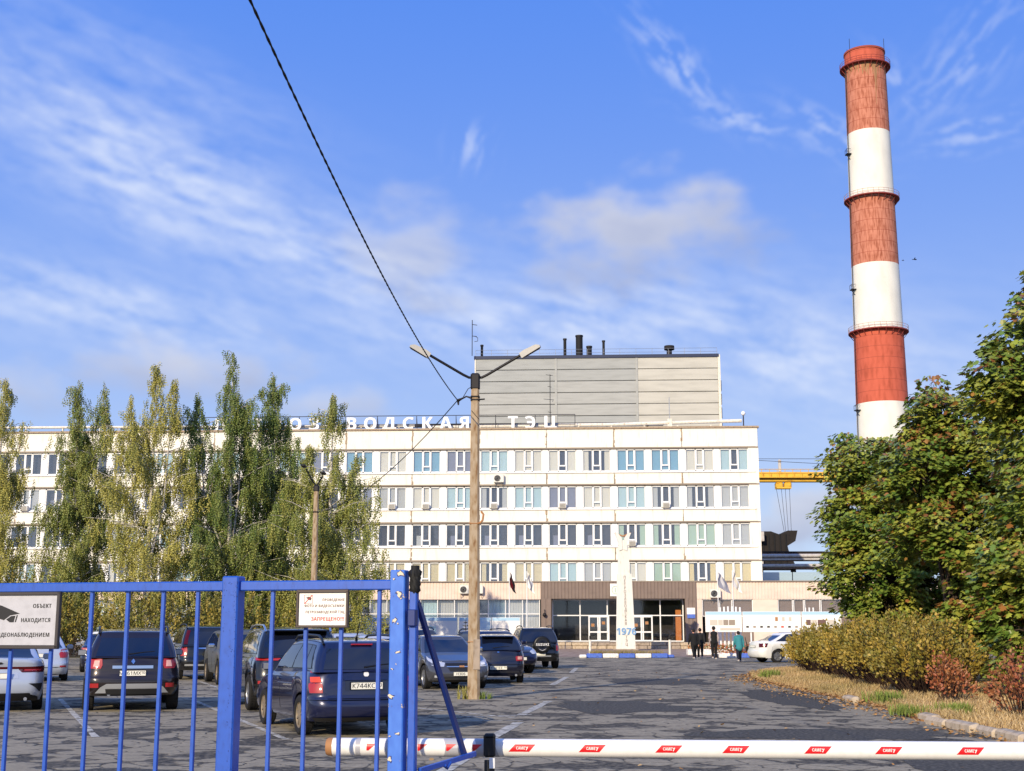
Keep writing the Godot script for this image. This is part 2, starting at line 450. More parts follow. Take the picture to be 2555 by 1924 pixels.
# ---------------------------------------------------------------- cars
class Car:
	var L := 4.4
	var W := 1.75
	var H := 1.5
	var yb := 0.22
	var wr := 0.31
	var zr := 1.3
	var zf := -1.25
	var top := []          # [z, y] from rear to front: deck, belt line, bonnet
	var rear := [[0.0, 0.12], [0.12, 0.03], [0.3, 0.0], [0.45, 0.01], [0.52, 0.06], [0.8, 0.08], [1.0, 0.13]]
	var front := [[0.0, 0.16], [0.15, 0.04], [0.35, 0.0], [0.6, 0.03], [0.8, 0.1], [1.0, 0.26]]
	var wid := [[0.0, 0.93], [0.12, 0.965], [0.35, 0.99], [0.6, 1.0], [0.8, 0.985], [0.93, 0.955], [1.0, 0.9]]
	var rcr := 0.34
	var rcf := 0.5
	var cx := 0.32
	var bow := 0.05
	var cb := [2.0, -1.2]  # cabin foot: rear z, front z
	var ct := [1.7, -0.35] # cabin head
	var wb := 0.78
	var wt := 0.6
	var crc := 0.14
	var sp := []

	func curve(a: Array, x: float) -> float:
		if x <= a[0][0]:
			return a[0][1]
		for i in a.size() - 1:
			if x <= a[i + 1][0]:
				return lerpf(a[i][1], a[i + 1][1], (x - a[i][0]) / (a[i + 1][0] - a[i][0]))
		return a[-1][1]

	func topy(z: float) -> float:
		if z >= top[0][0]:
			return top[0][1]
		for i in top.size() - 1:
			if z >= top[i + 1][0]:
				var k: float = (top[i][0] - z) / (top[i][0] - top[i + 1][0])
				return lerpf(top[i][1], top[i + 1][1], k)
		return top[-1][1]

	func boty(z: float) -> float:
		var ra := wr * 1.16
		var y := yb
		for a in [zr, zf]:
			var d := absf(z - a)
			if d < ra:
				y = maxf(y, wr * 0.98 + sqrt(ra * ra - d * d))
		return y

	func setup() -> void:
		var a := L / 2 - rcr
		var b := -L / 2 + rcf
		var zs := []
		for i in 15:
			zs.append(lerpf(a, b, i / 14.0))
		for c in [zr, zf]:
			for k in [1.002, 0.985, 0.93, 0.82, 0.66, 0.45, 0.2]:
				zs.append(c + wr * 1.16 * k); zs.append(c - wr * 1.16 * k)
		zs.sort()
		zs.reverse()
		for z in zs:
			if z <= a and z >= b:
				sp.append((a - z) / (a - b))

	func ring(t: float) -> Array:
		var hw := W / 2 * curve(wid, t)
		var z0 := L / 2 - bow - curve(rear, t)
		var z1 := -L / 2 + bow + curve(front, t)
		var half := []
		for i in 5:
			var k := i / 4.0
			half.append([Vector2(k * (hw - cx), z0 + bow * (1 - k * k)), L / 2])
		for i in range(1, 6):
			var q := PI / 2 * i / 6.0
			half.append([Vector2(hw - cx + cx * sin(q), z0 - rcr * (1 - cos(q))), L / 2 - rcr * (1 - cos(q))])
		for s in sp:
			half.append([Vector2(hw, lerpf(z0 - rcr, z1 + rcf, s)), lerpf(L / 2 - rcr, -L / 2 + rcf, s)])
		for i in range(5, 0, -1):
			var q := PI / 2 * i / 6.0
			half.append([Vector2(hw - cx + cx * sin(q), z1 + rcf * (1 - cos(q))), -L / 2 + rcf * (1 - cos(q))])
		for i in range(4, -1, -1):
			var k := i / 4.0
			half.append([Vector2(k * (hw - cx), z1 - bow * (1 - k * k)), -L / 2])
		var out := []
		for h in half:
			out.append(Vector3(h[0].x, lerpf(boty(h[1]), topy(h[1]), t), h[0].y))
		for i in range(half.size() - 2, 0, -1):
			out.append(out[i] * Vector3(-1, 1, 1))
		return out

	func body() -> G:
		var g := G.new()
		var rows := []
		for t in [0.0, 0.06, 0.15, 0.28, 0.4, 0.47, 0.53, 0.65, 0.78, 0.88, 0.94, 0.98, 1.0]:
			rows.append(ring(t))
		var last: Array = rows[-1]
		for k in [0.93, 0.75, 0.5, 0.25, 0.0]:
			var r := []
			for p in last:
				r.append(Vector3(p.x * k, p.y + 0.035 * (1 - k * k), p.z))
			rows.append(r)
		g.grid(rows, true, true)
		return g

	func end_half(t: float, back: bool) -> Array:
		var r := ring(t)
		var h := r.slice(0, r.size() / 2 + 1)
		if not back:
			h.reverse()
		return h

	func on_line(h: Array, s: float) -> Vector3:
		var a := absf(s)
		for i in h.size() - 1:
			var d: float = (h[i + 1] - h[i]).length()
			if a <= d or i == h.size() - 2:
				var p: Vector3 = h[i].lerp(h[i + 1], a / maxf(d, 1e-5))
				return p if s >= 0 else p * Vector3(-1, 1, 1)
			a -= d
		return h[0]

	func rows_on(rows: Array, line: Callable, off: float, n := 9) -> G:
		# rows: [level, s0, s1]; a patch that follows the skin, lifted by off
		var grid_rows := []
		for r in rows:
			var h: Array = (line as Callable).call(r[0])
			var h2: Array = (line as Callable).call(r[0] + 0.01)
			var o := []
			for i in n:
				var s := lerpf(r[1], r[2], i / (n - 1.0))
				var p := on_line(h, s)
				var dx := on_line(h, s + 0.01) - on_line(h, s - 0.01)
				var nn := dx.cross(on_line(h2, s) - p).normalized()
				if nn.dot(Vector3(p.x, 0, p.z)) < 0:
					nn = -nn
				o.append(p + nn * off)
			grid_rows.append(o)
		var g := G.new()
		g.grid(grid_rows)
		# turn the sheet outwards
		var c := Vector3.ZERO
		for p in g.v:
			c += p
		c /= g.v.size()
		var m := Vector3.ZERO
		for q in g.n:
			m += q
		if m.dot(Vector3(c.x, 0.0, c.z)) < 0:
			var f := G.new()
			f.grid(grid_rows, false, true)
			return f
		return g

	func lev(y: float, back: bool) -> float:
		var t0: float = topy(L / 2 if back else -L / 2)
		return clampf((y - yb) / (t0 - yb), 0.0, 1.0)

	func patch(back: bool, rows: Array, off := 0.006, n := 9) -> G:
		var rr := []
		for r in rows:
			rr.append([lev(r[0], back), r[1], r[2]])
		return rows_on(rr, func(t): return end_half(t, back), off, n)

	func cab(t: float) -> Array:
		var hw := lerpf(wb, wt, t) + 0.03 * sin(PI * t)
		var z0 := lerpf(cb[0], ct[0], t) + 0.02 * sin(PI * t)
		var z1 := lerpf(cb[1], ct[1], t) - 0.02 * sin(PI * t)
		var zc = (ct[0] + ct[1]) / 2.0
		var zh: float = (ct[0] - ct[1]) / 2.0
		var half := []
		for i in 5:
			var k := i / 4.0
			half.append(Vector2(k * (hw - crc), z0 - 0.05 * k * k))
		for i in range(1, 5):
			var q := PI / 2 * i / 5.0
			half.append(Vector2(hw - crc + crc * sin(q), z0 - 0.05 - crc * (1 - cos(q))))
		for i in 13:
			half.append(Vector2(hw, lerpf(z0 - 0.05 - crc, z1 + 0.1 + crc, i / 12.0)))
		for i in range(4, 0, -1):
			var q := PI / 2 * i / 5.0
			half.append(Vector2(hw - crc + crc * sin(q), z1 + 0.1 + crc * (1 - cos(q))))
		for i in range(4, -1, -1):
			var k := i / 4.0
			half.append(Vector2(k * (hw - crc), z1 + 0.1 * k * k))
		var out := []
		for h in half:
			var k: float = (h.y - zc) / zh
			var yt := H - 0.055 - 0.05 * k * k
			out.append(Vector3(h.x, lerpf(topy(clampf(h.y, cb[1], cb[0])) - 0.02, yt, t), h.y))
		for i in range(half.size() - 2, 0, -1):
			out.append(out[i] * Vector3(-1, 1, 1))
		return out

	func cabin() -> G:
		var g := G.new()
		var rows := []
		for t in [0.0, 0.2, 0.4, 0.6, 0.8, 0.93, 1.0]:
			rows.append(cab(t))
		var last: Array = rows[-1]
		var zc: float = (ct[0] + ct[1]) / 2.0
		for k in [[0.965, 0.022, 0.985], [0.9, 0.036, 0.965], [0.7, 0.047, 0.94], [0.4, 0.053, 0.92], [0.0, 0.055, 0.91]]:
			var r := []
			for p in last:
				r.append(Vector3(p.x * k[0], p.y + k[1], zc + (p.z - zc) * k[2]))
			rows.append(r)
		g.grid(rows, true, true)
		return g

	func pane(back: bool, rows: Array, off := 0.005, n := 9) -> G:
		return rows_on(rows, func(t): return cab_half(t, back), off, n)

	func cab_half(t: float, back: bool) -> Array:
		var r := cab(t)
		var h := r.slice(0, r.size() / 2 + 1)
		if not back:
			h.reverse()
		return h

	func side_pane(sg: float, rows: Array, off := 0.005) -> G:
		# rows: [t, a0, a1] with a from rear (0) to front (1) along the side of the cabin
		var out := []
		for r in rows:
			var c := cab(r[0])
			var a: Vector3 = c[9]
			var b: Vector3 = c[21]
			var o := []
			for i in 7:
				var k := lerpf(r[1], r[2], i / 6.0)
				var f := clampf(k * 12.0, 0.0, 11.999)
				var p: Vector3 = c[9 + int(f)].lerp(c[10 + int(f)], f - int(f))
				o.append(Vector3((p.x + off) * sg, p.y + off * 0.3, p.z))
			out.append(o)
		var g := G.new()
		g.grid(out, false, sg < 0)
		if g.n[0].x * sg < 0:
			g = G.new()
			g.grid(out, false, sg > 0)
		return g

var tyre_mesh: Mesh
var rim_meshes := []

func wheel_meshes() -> void:
	var g := G.new()
	var prof := [[0.205, -0.085], [0.24, -0.1], [0.285, -0.1], [0.305, -0.085], [0.312, -0.05], [0.312, 0.0], [0.312, 0.05], [0.305, 0.085], [0.285, 0.1], [0.24, 0.1], [0.205, 0.085]]
	var rows := []
	for p in prof:
		var r := []
		for j in 28:
			var a := TAU * j / 28
			r.append(Vector3(p[1], p[0] * cos(a), p[0] * sin(a)))
		rows.append(r)
	g.grid(rows, true, true)
	if g.n[28 * 5].dot(g.v[28 * 5] * Vector3(0, 1, 1)) < 0:
		g = G.new()
		g.grid(rows, true)
	for k in 40:   # tread blocks
		var a := TAU * k / 40
		for x in [-0.055, 0.0, 0.055]:
			g.box(Vector3(x, 0.312 * cos(a), 0.312 * sin(a)), Vector3(0.042, 0.008, 0.03), Basis(Vector3.RIGHT, a))
	tyre_mesh = g.mesh()
	for spokes in [5, 7, 10]:
		var h := G.new()
		h.tube([Vector3(0.02, 0, 0), Vector3(0.03, 0, 0)], 0.2, 24)
		var hr := []
		for p in [[0.2, 0.02], [0.215, 0.082], [0.198, 0.08], [0.19, 0.03]]:
			var r := []
			for j in 28:
				var a := TAU * j / 28
				r.append(Vector3(p[1], p[0] * cos(a), p[0] * sin(a)))
			hr.append(r)
		h.grid(hr, true)
		h.tube([Vector3(0.02, 0, 0), Vector3(0.075, 0, 0)], 0.045, 14)
		for k in spokes:
			var a: float = TAU * k / spokes
			var bas := Basis(Vector3.RIGHT, a)
			h.box(bas * Vector3(0.062, 0.115, 0), Vector3(0.022, 0.17, 0.22 / spokes + 0.012), bas)
		rim_meshes.append(h.mesh())

func slab(c: Vector3, s: Vector3, e := 0.01) -> G:
	var g := G.new()
	g.cbox(c, s, e)
	return g

func plate(c: Car, root: Node3D, back: bool, y: float, text: String, region := "", x := 0.0) -> void:
	var p: Vector3 = c.on_line(c.end_half(c.lev(y, back), back), 0.0)
	var sg := 1.0 if back else -1.0
	var xf := Transform3D(Basis(Vector3.UP, 0.0 if back else PI), Vector3(x, y, p.z + sg * 0.02))
	var n := put("number_plate", slab(Vector3.ZERO, Vector3(0.52, 0.112, 0.012), 0.003), M.plate_white, root, xf)
	var g := G.new()
	for e in [[0, 0.0545, 0.53, 0.006], [0, -0.0545, 0.53, 0.006], [-0.262, 0, 0.006, 0.115], [0.262, 0, 0.006, 0.115]]:
		g.box(Vector3(e[0], e[1], 0.002), Vector3(e[2], e[3], 0.016))
	put("plate_frame", g, M.plate_black, n)
	if text: words("plate_number", text, 0.07, M.plate_black, n, Transform3D(Basis(), Vector3(-0.055, 0.0, 0.0075)), false, 1.15)
	if region:
		words("plate_region", region, 0.055, M.plate_black, n, Transform3D(Basis(), Vector3(0.205, 0.012, 0.0075)), false, 1.0)

func make_car(called: String, label: String, category: String, at: Vector3, turn: float, c: Car, paint: String, o := {}) -> Node3D:
	var root := thing(called, label, category, at, turn, "cars parked in front of the office building")
	c.setup()
	put("body", c.body(), M[paint], root)
	put("cabin", c.cabin(), M[paint], root)
	put("underbody", slab(Vector3(0, c.yb + 0.2, 0), Vector3(c.W - 0.42, 0.36, c.L - 0.5), 0.05), M.arch, root)
	# windows: a black band with the panes on it
	var f0: float = o.get("side_rear", 0.06)
	for sg in [-1.0, 1.0]:
		put("window_trim", c.side_pane(sg, [[0.12, f0 - 0.02, 0.97], [0.5, f0 - 0.01, 0.98], [0.93, f0 + 0.04, 0.985]], 0.003), M.trim_black, root)
		for w in o.get("side_windows", [[f0, 0.2], [0.215, 0.53], [0.555, 0.96]]):
			var lean: float = 0.03 if w[0] == f0 else 0.0
			put("side_window", c.side_pane(sg, [[0.15, w[0], w[1]], [0.5, w[0] + lean * 0.5, w[1]], [0.9, w[0] + lean, w[1] + (0.015 if w[1] > 0.9 else 0.0)]], 0.007), M.car_glass, root)
	var rw: Array = o.get("rear_window", [0.14, 0.9, 0.9])
	put("rear_window", c.pane(true, [[rw[0], -(c.wb - 0.05) * rw[2], (c.wb - 0.05) * rw[2]], [0.5, -(lerpf(c.wb, c.wt, 0.5) - 0.03) * rw[2], (lerpf(c.wb, c.wt, 0.5) - 0.03) * rw[2]], [rw[1], -(c.wt + 0.01) * rw[2], (c.wt + 0.01) * rw[2]]], 0.006, 11), M.car_glass, root)
	put("windscreen", c.pane(false, [[0.06, -c.wb * 0.92, c.wb * 0.92], [0.5, -(c.wb + c.wt) * 0.47, (c.wb + c.wt) * 0.47], [0.92, -c.wt * 0.96, c.wt * 0.96]], 0.006, 11), M.car_glass, root)
	# wheels
	for s in [-1.0, 1.0]:
		for z in [c.zr, c.zf]:
			var w := Node3D.new()
			w.name = "wheel"
			root.add_child(w, true)
			w.transform = Transform3D(Basis(Vector3.UP, 0.0 if s > 0 else PI).scaled(Vector3.ONE * c.wr / 0.312), Vector3(s * (c.W / 2 - 0.105), c.wr, z))
			put("tyre", tyre_mesh, M.tyre, w)
			put("rim", rim_meshes[o.get("rim", 0)], M[o.get("rim_mat", "rim")], w)
	# doors and shut lines
	for sg in [-1.0, 1.0]:
		var g := G.new()
		var zm: float = (c.zr + c.zf) / 2
		for z in [c.zf + c.wr * 1.3, zm - 0.02, c.zr - c.wr * 0.6]:
			var y0: float = maxf(c.boty(z) + 0.1, c.yb + 0.12)
			var pts := []
			for k in 5:
				var t := k / 4.0
				var y := lerpf(y0, c.topy(z) - 0.03, t)
				var tt := (y - c.boty(z)) / (c.topy(z) - c.boty(z))
				pts.append(Vector3(sg * (c.W / 2 * c.curve(c.wid, tt) - 0.001), y, z))
			g.tube(pts, 0.005, 4)
		put("door_gap", g, M.trim_black, root)
		for z in [zm - 0.16, c.zr - c.wr * 1.05]:
			var y: float = c.topy(z) - 0.12
			put("door_handle", slab(Vector3(sg * (c.W / 2 * 0.985 + 0.008), y, z + 0.02), Vector3(0.03, 0.03, 0.17), 0.012), M[o.get("handle", paint)], root)
		var mz: float = c.cb[1] + 0.42
		var my: float = c.topy(mz) + 0.08
		var mir := put("wing_mirror", slab(Vector3(sg * (c.W / 2 + 0.085), my, mz), Vector3(0.2, 0.135, 0.09), 0.035), M[o.get("mirror", paint)], root)
		put("mirror_glass", slab(Vector3(sg * (c.W / 2 + 0.085), my, mz + 0.045), Vector3(0.17, 0.105, 0.006), 0.002), M.steel, mir)
	if o.get("lower", 0.0) > 0.0:
		for back in [true, false]:
			put("bumper", c.patch(back, [[c.yb, -0.98 * c.W / 2 - 0.12, 0.98 * c.W / 2 + 0.12], [o.lower * 0.6, -c.W / 2 - 0.16, c.W / 2 + 0.16], [o.lower, -c.W / 2 - 0.16, c.W / 2 + 0.16]], 0.008, 25), M.bumper_plastic, root)
	# lamps: rows [height, inner, outer] along the skin from the middle of the rear or the front
	for l in o.get("lamps", []):
		for sg in [-1.0, 1.0]:
			var rows := []
			for r in l[3]:
				rows.append([r[0], r[1] * sg, r[2] * sg])
			put(l[0], c.patch(l[1] == "rear", rows, l[4] if l.size() > 4 else 0.012, 9), M[l[2]], root)
	for l in o.get("marks", []):   # single patches: name, end, material, rows, lift
		put(l[0], c.patch(l[1] == "rear", l[3], l[4] if l.size() > 4 else 0.006, 13), M[l[2]], root)
	if o.has("rails"):
		for sg in [-1.0, 1.0]:
			var x: float = sg * (c.wt - 0.02)
			var z0: float = c.ct[0] - 0.15
			var z1: float = c.ct[1] + 0.25
			var g := G.new()
			g.tube([Vector3(x, c.H - 0.1, z0 + 0.1), Vector3(x, c.H - 0.02, z0), Vector3(x, c.H + 0.035, z0 - 0.18), Vector3(x, c.H + 0.05, (z0 + z1) / 2), Vector3(x, c.H + 0.03, z1 + 0.2), Vector3(x, c.H - 0.04, z1)], 0.022, 6)
			put("roof_rail", g, M[o.rails], root)
	if o.has("wiper"):
		var p: Vector3 = c.on_line(c.end_half(1.0, true), 0.0)
		var g := G.new()
		var q0 := Vector3(o.wiper, c.topy(c.L / 2) + 0.05, c.cb[0] + 0.035)
		g.tube([q0, q0 + Vector3(0.3, 0.04, -0.005), q0 + Vector3(0.52, 0.055, -0.015)], [0.018, 0.012, 0.008], 5)
		put("rear_wiper", g, M.trim_black, root)
	if o.has("spoiler"):
		var z: float = c.ct[0] + 0.06
		put("roof_spoiler", slab(Vector3(0, c.H - 0.075, z), Vector3(c.wt * 1.75, 0.035, 0.24), 0.015), M[o.spoiler], root)
	if o.has("exhaust"):
		var g := G.new()
		g.tube([Vector3(o.exhaust, c.yb + 0.03, c.L / 2 - 0.4), Vector3(o.exhaust, c.yb + 0.03, c.L / 2 - 0.08)], 0.035, 10)
		put("exhaust_pipe", g, M.steel, root)
	if o.has("brake"):
		put("brake_light", slab(Vector3(0, c.H - 0.1, c.ct[0] + 0.02), Vector3(0.36, 0.022, 0.04), 0.008), M.tail_red, root)
	if o.has("aerial"):
		var g := G.new()
		g.tube([Vector3(0, c.H - 0.02, c.ct[0] - 0.3), Vector3(0, c.H + 0.02, c.ct[0] - 0.27), Vector3(0.0, c.H + 0.26, c.ct[0] - 0.12)], [0.03, 0.012, 0.004], 5)
		put("aerial", g, M.trim_black, root)
	if o.has("plate"):
		plate(c, root, o.plate[0] == "rear", o.plate[1], o.plate[2], o.plate[3])
	return root

func sedan(L: float, W: float, H: float) -> Car:
	var c := Car.new()
	c.L = L; c.W = W; c.H = H
	c.zr = L * 0.288; c.zf = -L * 0.3
	c.top = [[L * 0.5, 1.0], [L * 0.36, 1.04], [L * 0.2, 1.0], [-L * 0.18, 0.97], [-L * 0.24, 0.96], [-L * 0.38, 0.86], [-L * 0.5, 0.72]]
	c.cb = [L * 0.365, -L * 0.23]
	c.ct = [L * 0.2, -L * 0.065]
	c.wb = W / 2 - 0.09; c.wt = W / 2 - 0.28
	c.crc = 0.12
	return c

func estate(L: float, W: float, H: float) -> Car:
	var c := Car.new()
	c.L = L; c.W = W; c.H = H
	c.zr = L * 0.29; c.zf = -L * 0.28
	c.top = [[L * 0.5, 1.02], [L * 0.3, 1.0], [-L * 0.16, 0.95], [-L * 0.22, 0.95], [-L * 0.37, 0.84], [-L * 0.5, 0.68]]
	c.cb = [L * 0.478, -L * 0.215]
	c.ct = [L * 0.41, -L * 0.06]
	c.wb = W / 2 - 0.075; c.wt = W / 2 - 0.25
	return c

func offroad(L: float, W: float, H: float) -> Car:
	var c := Car.new()
	c.L = L; c.W = W; c.H = H
	c.yb = 0.32; c.wr = 0.36
	c.zr = L * 0.29; c.zf = -L * 0.3
	c.top = [[L * 0.5, 1.1], [L * 0.3, 1.1], [-L * 0.17, 1.06], [-L * 0.24, 1.06], [-L * 0.4, 0.98], [-L * 0.5, 0.86]]
	c.cb = [L * 0.478, -L * 0.235]
	c.ct = [L * 0.405, -L * 0.075]
	c.wb = W / 2 - 0.075; c.wt = W / 2 - 0.24
	return c

# ---------------------------------------------------------------- sky, ground
func sky_image() -> ImageTexture:
	var w := 3072
	var h := 1536
	var d := PackedFloat32Array()
	d.resize(w * h * 3)
	var n1 := noise(21, 1.0, FastNoiseLite.TYPE_SIMPLEX_SMOOTH, 5)
	var n2 := noise(22, 1.0, FastNoiseLite.TYPE_SIMPLEX_SMOOTH, 5)
	var n3 := noise(23, 1.0, FastNoiseLite.TYPE_SIMPLEX_SMOOTH, 4)
	# clouds seen to the north: azimuth, elevation, half width, half height, tilt, strength, kind (0 veil, 1 cumulus, 2 wisp)
	var puffs := [
		[-15.5, 18.6, 10.0, 2.7, -0.42, 0.66, 0], [-6.5, 15.2, 9.0, 2.2, -0.3, 0.62, 0], [2.5, 13.2, 12.0, 2.1, 0.0, 0.66, 0], [-18.0, 13.2, 9.0, 1.7, -0.1, 0.6, 0], [12.0, 11.5, 10.0, 2.8, -0.2, 0.58, 0], [-17.0, 23.0, 8.0, 1.6, -0.3, 0.25, 0],
		[5.6, 17.0, 6.6, 2.5, 0.14, 0.95, 1], [-4.6, 15.9, 3.8, 2.6, 0.1, 0.6, 1], [-14.6, 10.9, 5.4, 1.7, 0.0, 0.85, 1], [-8.2, 9.4, 3.4, 0.9, 0.0, 0.65, 1], [12.4, 4.7, 3.0, 1.3, 0.2, 0.9, 1], [-22.5, 9.6, 5.0, 1.3, 0.0, 0.7, 1],
		[7.6, 23.8, 2.7, 0.75, -0.8, 0.62, 2], [10.2, 21.5, 2.2, 0.6, -0.3, 0.6, 2], [20.0, 22.8, 3.2, 1.3, 0.7, 0.36, 2], [14.2, 20.6, 2.2, 0.8, -0.5, 0.5, 2], [20.2, 20.0, 2.0, 0.7, 0.1, 0.5, 2], [-1.9, 20.6, 0.8, 0.9, 0.9, 0.5, 2], [17.0, 22.3, 1.5, 0.8, -0.9, 0.4, 2]]
	var top := int(h * 0.52)
	for j in top:
		var el := PI * (0.5 - (j + 0.5) / h)
		var se := sin(el)
		var ce := cos(el)
		var eld := rad_to_deg(el)
		var s := clampf(se, 0.0, 1.0)
		# clear air from the horizon to the zenith
		var k := 1.0 - exp(-s * 3.2 - s * s * 4.0)
		var br := lerpf(0.67, 0.048, k)
		var bg := lerpf(0.83, 0.222, k)
		var bb := lerpf(1.0, 0.87, k)
		if eld < 0.0:
			br *= 0.8; bg *= 0.8; bb *= 0.8
		for i in w:
			var az := wrapf(TAU * (i + 0.5) / w, -PI, PI)   # the panorama begins at -z
			var x := ce * sin(az)
			var z := -ce * cos(az)
			var azd := rad_to_deg(az)
			var pu := x / (se + 0.18)
			var pv := z / (se + 0.18)
			var veil := 0.0
			var body := 0.0
			var base := 0.0
			var f1 := n1.get_noise_3d(pu * 2.2 + pv * 0.9, pv * 1.1 - pu * 0.3, 0.0)
			if absf(azd) < 36.0 and eld < 32.0:
				var wx := f1 * 2.4
				var f2 := n2.get_noise_2d(azd * 0.16, eld * 0.34)
				for p in puffs:
					var dx: float = azd - p[0]
					var dy: float = eld - p[1]
					if absf(dx) > p[2] * 2.4 or absf(dy) > p[2] * 2.0:
						continue
					var ct := cos(p[4])
					var st := sin(p[4])
					var ux: float = (dx * ct + dy * st) / p[2]
					var uy: float = (dy * ct - dx * st) / p[3]
					if p[6] == 0:
						var e := exp(-(ux * ux + uy * uy) * 1.1)
						var str := n3.get_noise_2d((azd - eld * 0.5) * 0.22 + 7.0, (eld + azd * 0.3) * 0.95) + 0.4 * n1.get_noise_2d((azd - eld) * 0.7 + f1 * 2.0, (eld + azd * 0.35) * 1.9 + f1)
						veil = maxf(veil, e * p[5] * clampf(0.6 + f1 * 0.3 + str * 0.75, 0.0, 1.2))
					elif p[6] == 1:
						var edge: float = 1.0 - sqrt(ux * ux + uy * uy * (1.0 if uy > 0 else 0.55)) + f2 * 0.6 + n3.get_noise_2d(azd * 0.4, eld * 0.6) * 0.3 + f1 * 0.2
						var c: float = smoothstep(-0.1, 0.95, edge) * p[5]
						if c > body:
							body = c
							base = clampf(0.5 - uy * 0.6 + f2 * 0.5, 0.0, 1.0)
					else:
						var e2 := exp(-(ux * ux + uy * uy) * 1.0)
						var str2 := n3.get_noise_2d((azd * ct + eld * st) * 0.45 + 3.0 + f1, (eld * ct - azd * st) * 1.5 + f1 * 2.5) + 0.45 * n1.get_noise_2d((azd * ct + eld * st) * 0.9 + f1 * 2.0, (eld * ct - azd * st) * 3.2 + f1 * 2.0)
						veil = maxf(veil, e2 * p[5] * clampf(0.12 + str2 * 1.5, 0.0, 0.75))
			else:
				veil = clampf(f1 * 1.0 + 0.24, 0.0, 0.65) * clampf(1.5 - s, 0.5, 1.0)
				if absf(azd) < 44.0:
					veil *= clampf((absf(azd) - 36.0) / 8.0 if eld < 32.0 else 1.0, 0.0, 1.0)
				if eld < 40.0 and absf(azd) < 44.0 and eld >= 32.0:
					veil *= (eld - 32.0) / 8.0
			veil = clampf(veil, 0.0, 0.9)
			var r := lerpf(br, 0.80, veil)
			var g := lerpf(bg, 0.87, veil)
			var b := lerpf(bb, 1.02, veil)
			if body > 0.0:
				r = lerpf(r, lerpf(0.74, 0.46, base), body * 0.88)
				g = lerpf(g, lerpf(0.75, 0.50, base), body * 0.88)
				b = lerpf(b, lerpf(0.82, 0.66, base), body * 0.88)
			var q := (j * w + i) * 3
			d[q] = r; d[q + 1] = g; d[q + 2] = b
	for q in range(top * w * 3, w * h * 3, 3):
		d[q] = 0.16; d[q + 1] = 0.155; d[q + 2] = 0.15
	return ImageTexture.create_from_image(Image.create_from_data(w, h, false, Image.FORMAT_RGBF, d.to_byte_array()))

func asphalt_textures() -> void:
	var n := 2048
	var wear := field(31, 0.0042, n, FastNoiseLite.TYPE_SIMPLEX_SMOOTH, 7)
	var fine := field(32, 0.05, n, FastNoiseLite.TYPE_SIMPLEX_SMOOTH, 4)
	var crack_noise := FastNoiseLite.new()
	crack_noise.seed = 33
	crack_noise.noise_type = FastNoiseLite.TYPE_CELLULAR
	crack_noise.frequency = 0.013
	crack_noise.cellular_return_type = FastNoiseLite.RETURN_DISTANCE2_SUB
	crack_noise.cellular_distance_function = FastNoiseLite.DISTANCE_EUCLIDEAN
	crack_noise.fractal_type = FastNoiseLite.FRACTAL_NONE
	crack_noise.domain_warp_enabled = true
	crack_noise.domain_warp_amplitude = 28.0
	crack_noise.domain_warp_frequency = 0.012
	var im := crack_noise.get_seamless_image(n, n, false, false, 0.1, false)
	im.convert(Image.FORMAT_L8)
	var crack := im.get_data()
	var mn := 255
	for i in range(0, n * n, 97):
		mn = mini(mn, crack[i])
	var a := PackedByteArray()
	a.resize(n * n * 3)
	var hgt := PackedByteArray()
	hgt.resize(n * n)
	var k := 0
	for i in n * n:
		var w := wear[i]
		var f := fine[i]
		# worn pale skin, broken into plates where it has gone, over darker open aggregate
		var ck := crack[i] - mn
		var th := clampi((150 - w) * 6 / 10 + (f - 128) / 12, 3, 90)
		var pale := clampi((ck - th) * 26 + 128, 0, 255)
		if w < 96:
			pale = pale * clampi(w - 76, 0, 20) / 20
		var c := 84 + (pale * 66) / 255 + (f - 128) / (6 if pale > 128 else 2) + (w - 128) / 10
		var z := 80 + pale / 3 + f / 6
		if ck < 3 and wear[(i * 3 + 700000) % (n * n)] > 120:
			c = c * 45 / 80
			z -= 40
		c = clampi(c, 14, 235)
		a[k] = c; a[k + 1] = c * 94 / 100; a[k + 2] = c * 80 / 100
		hgt[i] = clampi(z, 0, 255)
		k += 3
	T.asphalt = ImageTexture.create_from_image(Image.create_from_data(n, n, false, Image.FORMAT_RGB8, a))
	T.asphalt_height = ImageTexture.create_from_image(Image.create_from_data(n, n, false, Image.FORMAT_L8, hgt))

func sheet(poly: PackedVector2Array, y: float) -> G:
	# a level sheet with its outline in x,z
	var g := G.new()
	var t := Geometry2D.triangulate_polygon(poly)
	for p in poly:
		g.vert(Vector3(p.x, y, p.y), Vector3.UP, p)
	for i in range(0, t.size(), 3):
		g.tri(t[i], t[i + 1], t[i + 2])
	return g

func strip_line(a: Vector2, b: Vector2, w: float, y: float) -> G:
	# painted line, ragged and broken by wear
	var g := G.new()
	var d := b - a
	var l := d.length()
	d /= l
	var q := Vector2(-d.y, d.x) * w * 0.5
	var t := 0.0
	while t < l:
		var e := minf(l, t + rng.randf_range(0.35, 1.1))
		var p0 := a + d * t
		var p1 := a + d * e
		var o := q * rng.randf_range(0.8, 1.05)
		var o2 := q * rng.randf_range(0.8, 1.05)
		var j := d * rng.randf_range(-0.03, 0.03)
		g.quad(Vector3(p0.x + o.x, y, p0.y + o.y), Vector3(p1.x + o2.x + j.x, y, p1.y + o2.y + j.y), Vector3(p1.x - o2.x, y, p1.y - o2.y), Vector3(p0.x - o.x, y, p0.y - o.y), Vector3.UP)
		t = e + (rng.randf_range(0.02, 0.07) if rng.randf() < 0.7 else rng.randf_range(0.1, 0.25))
	return g

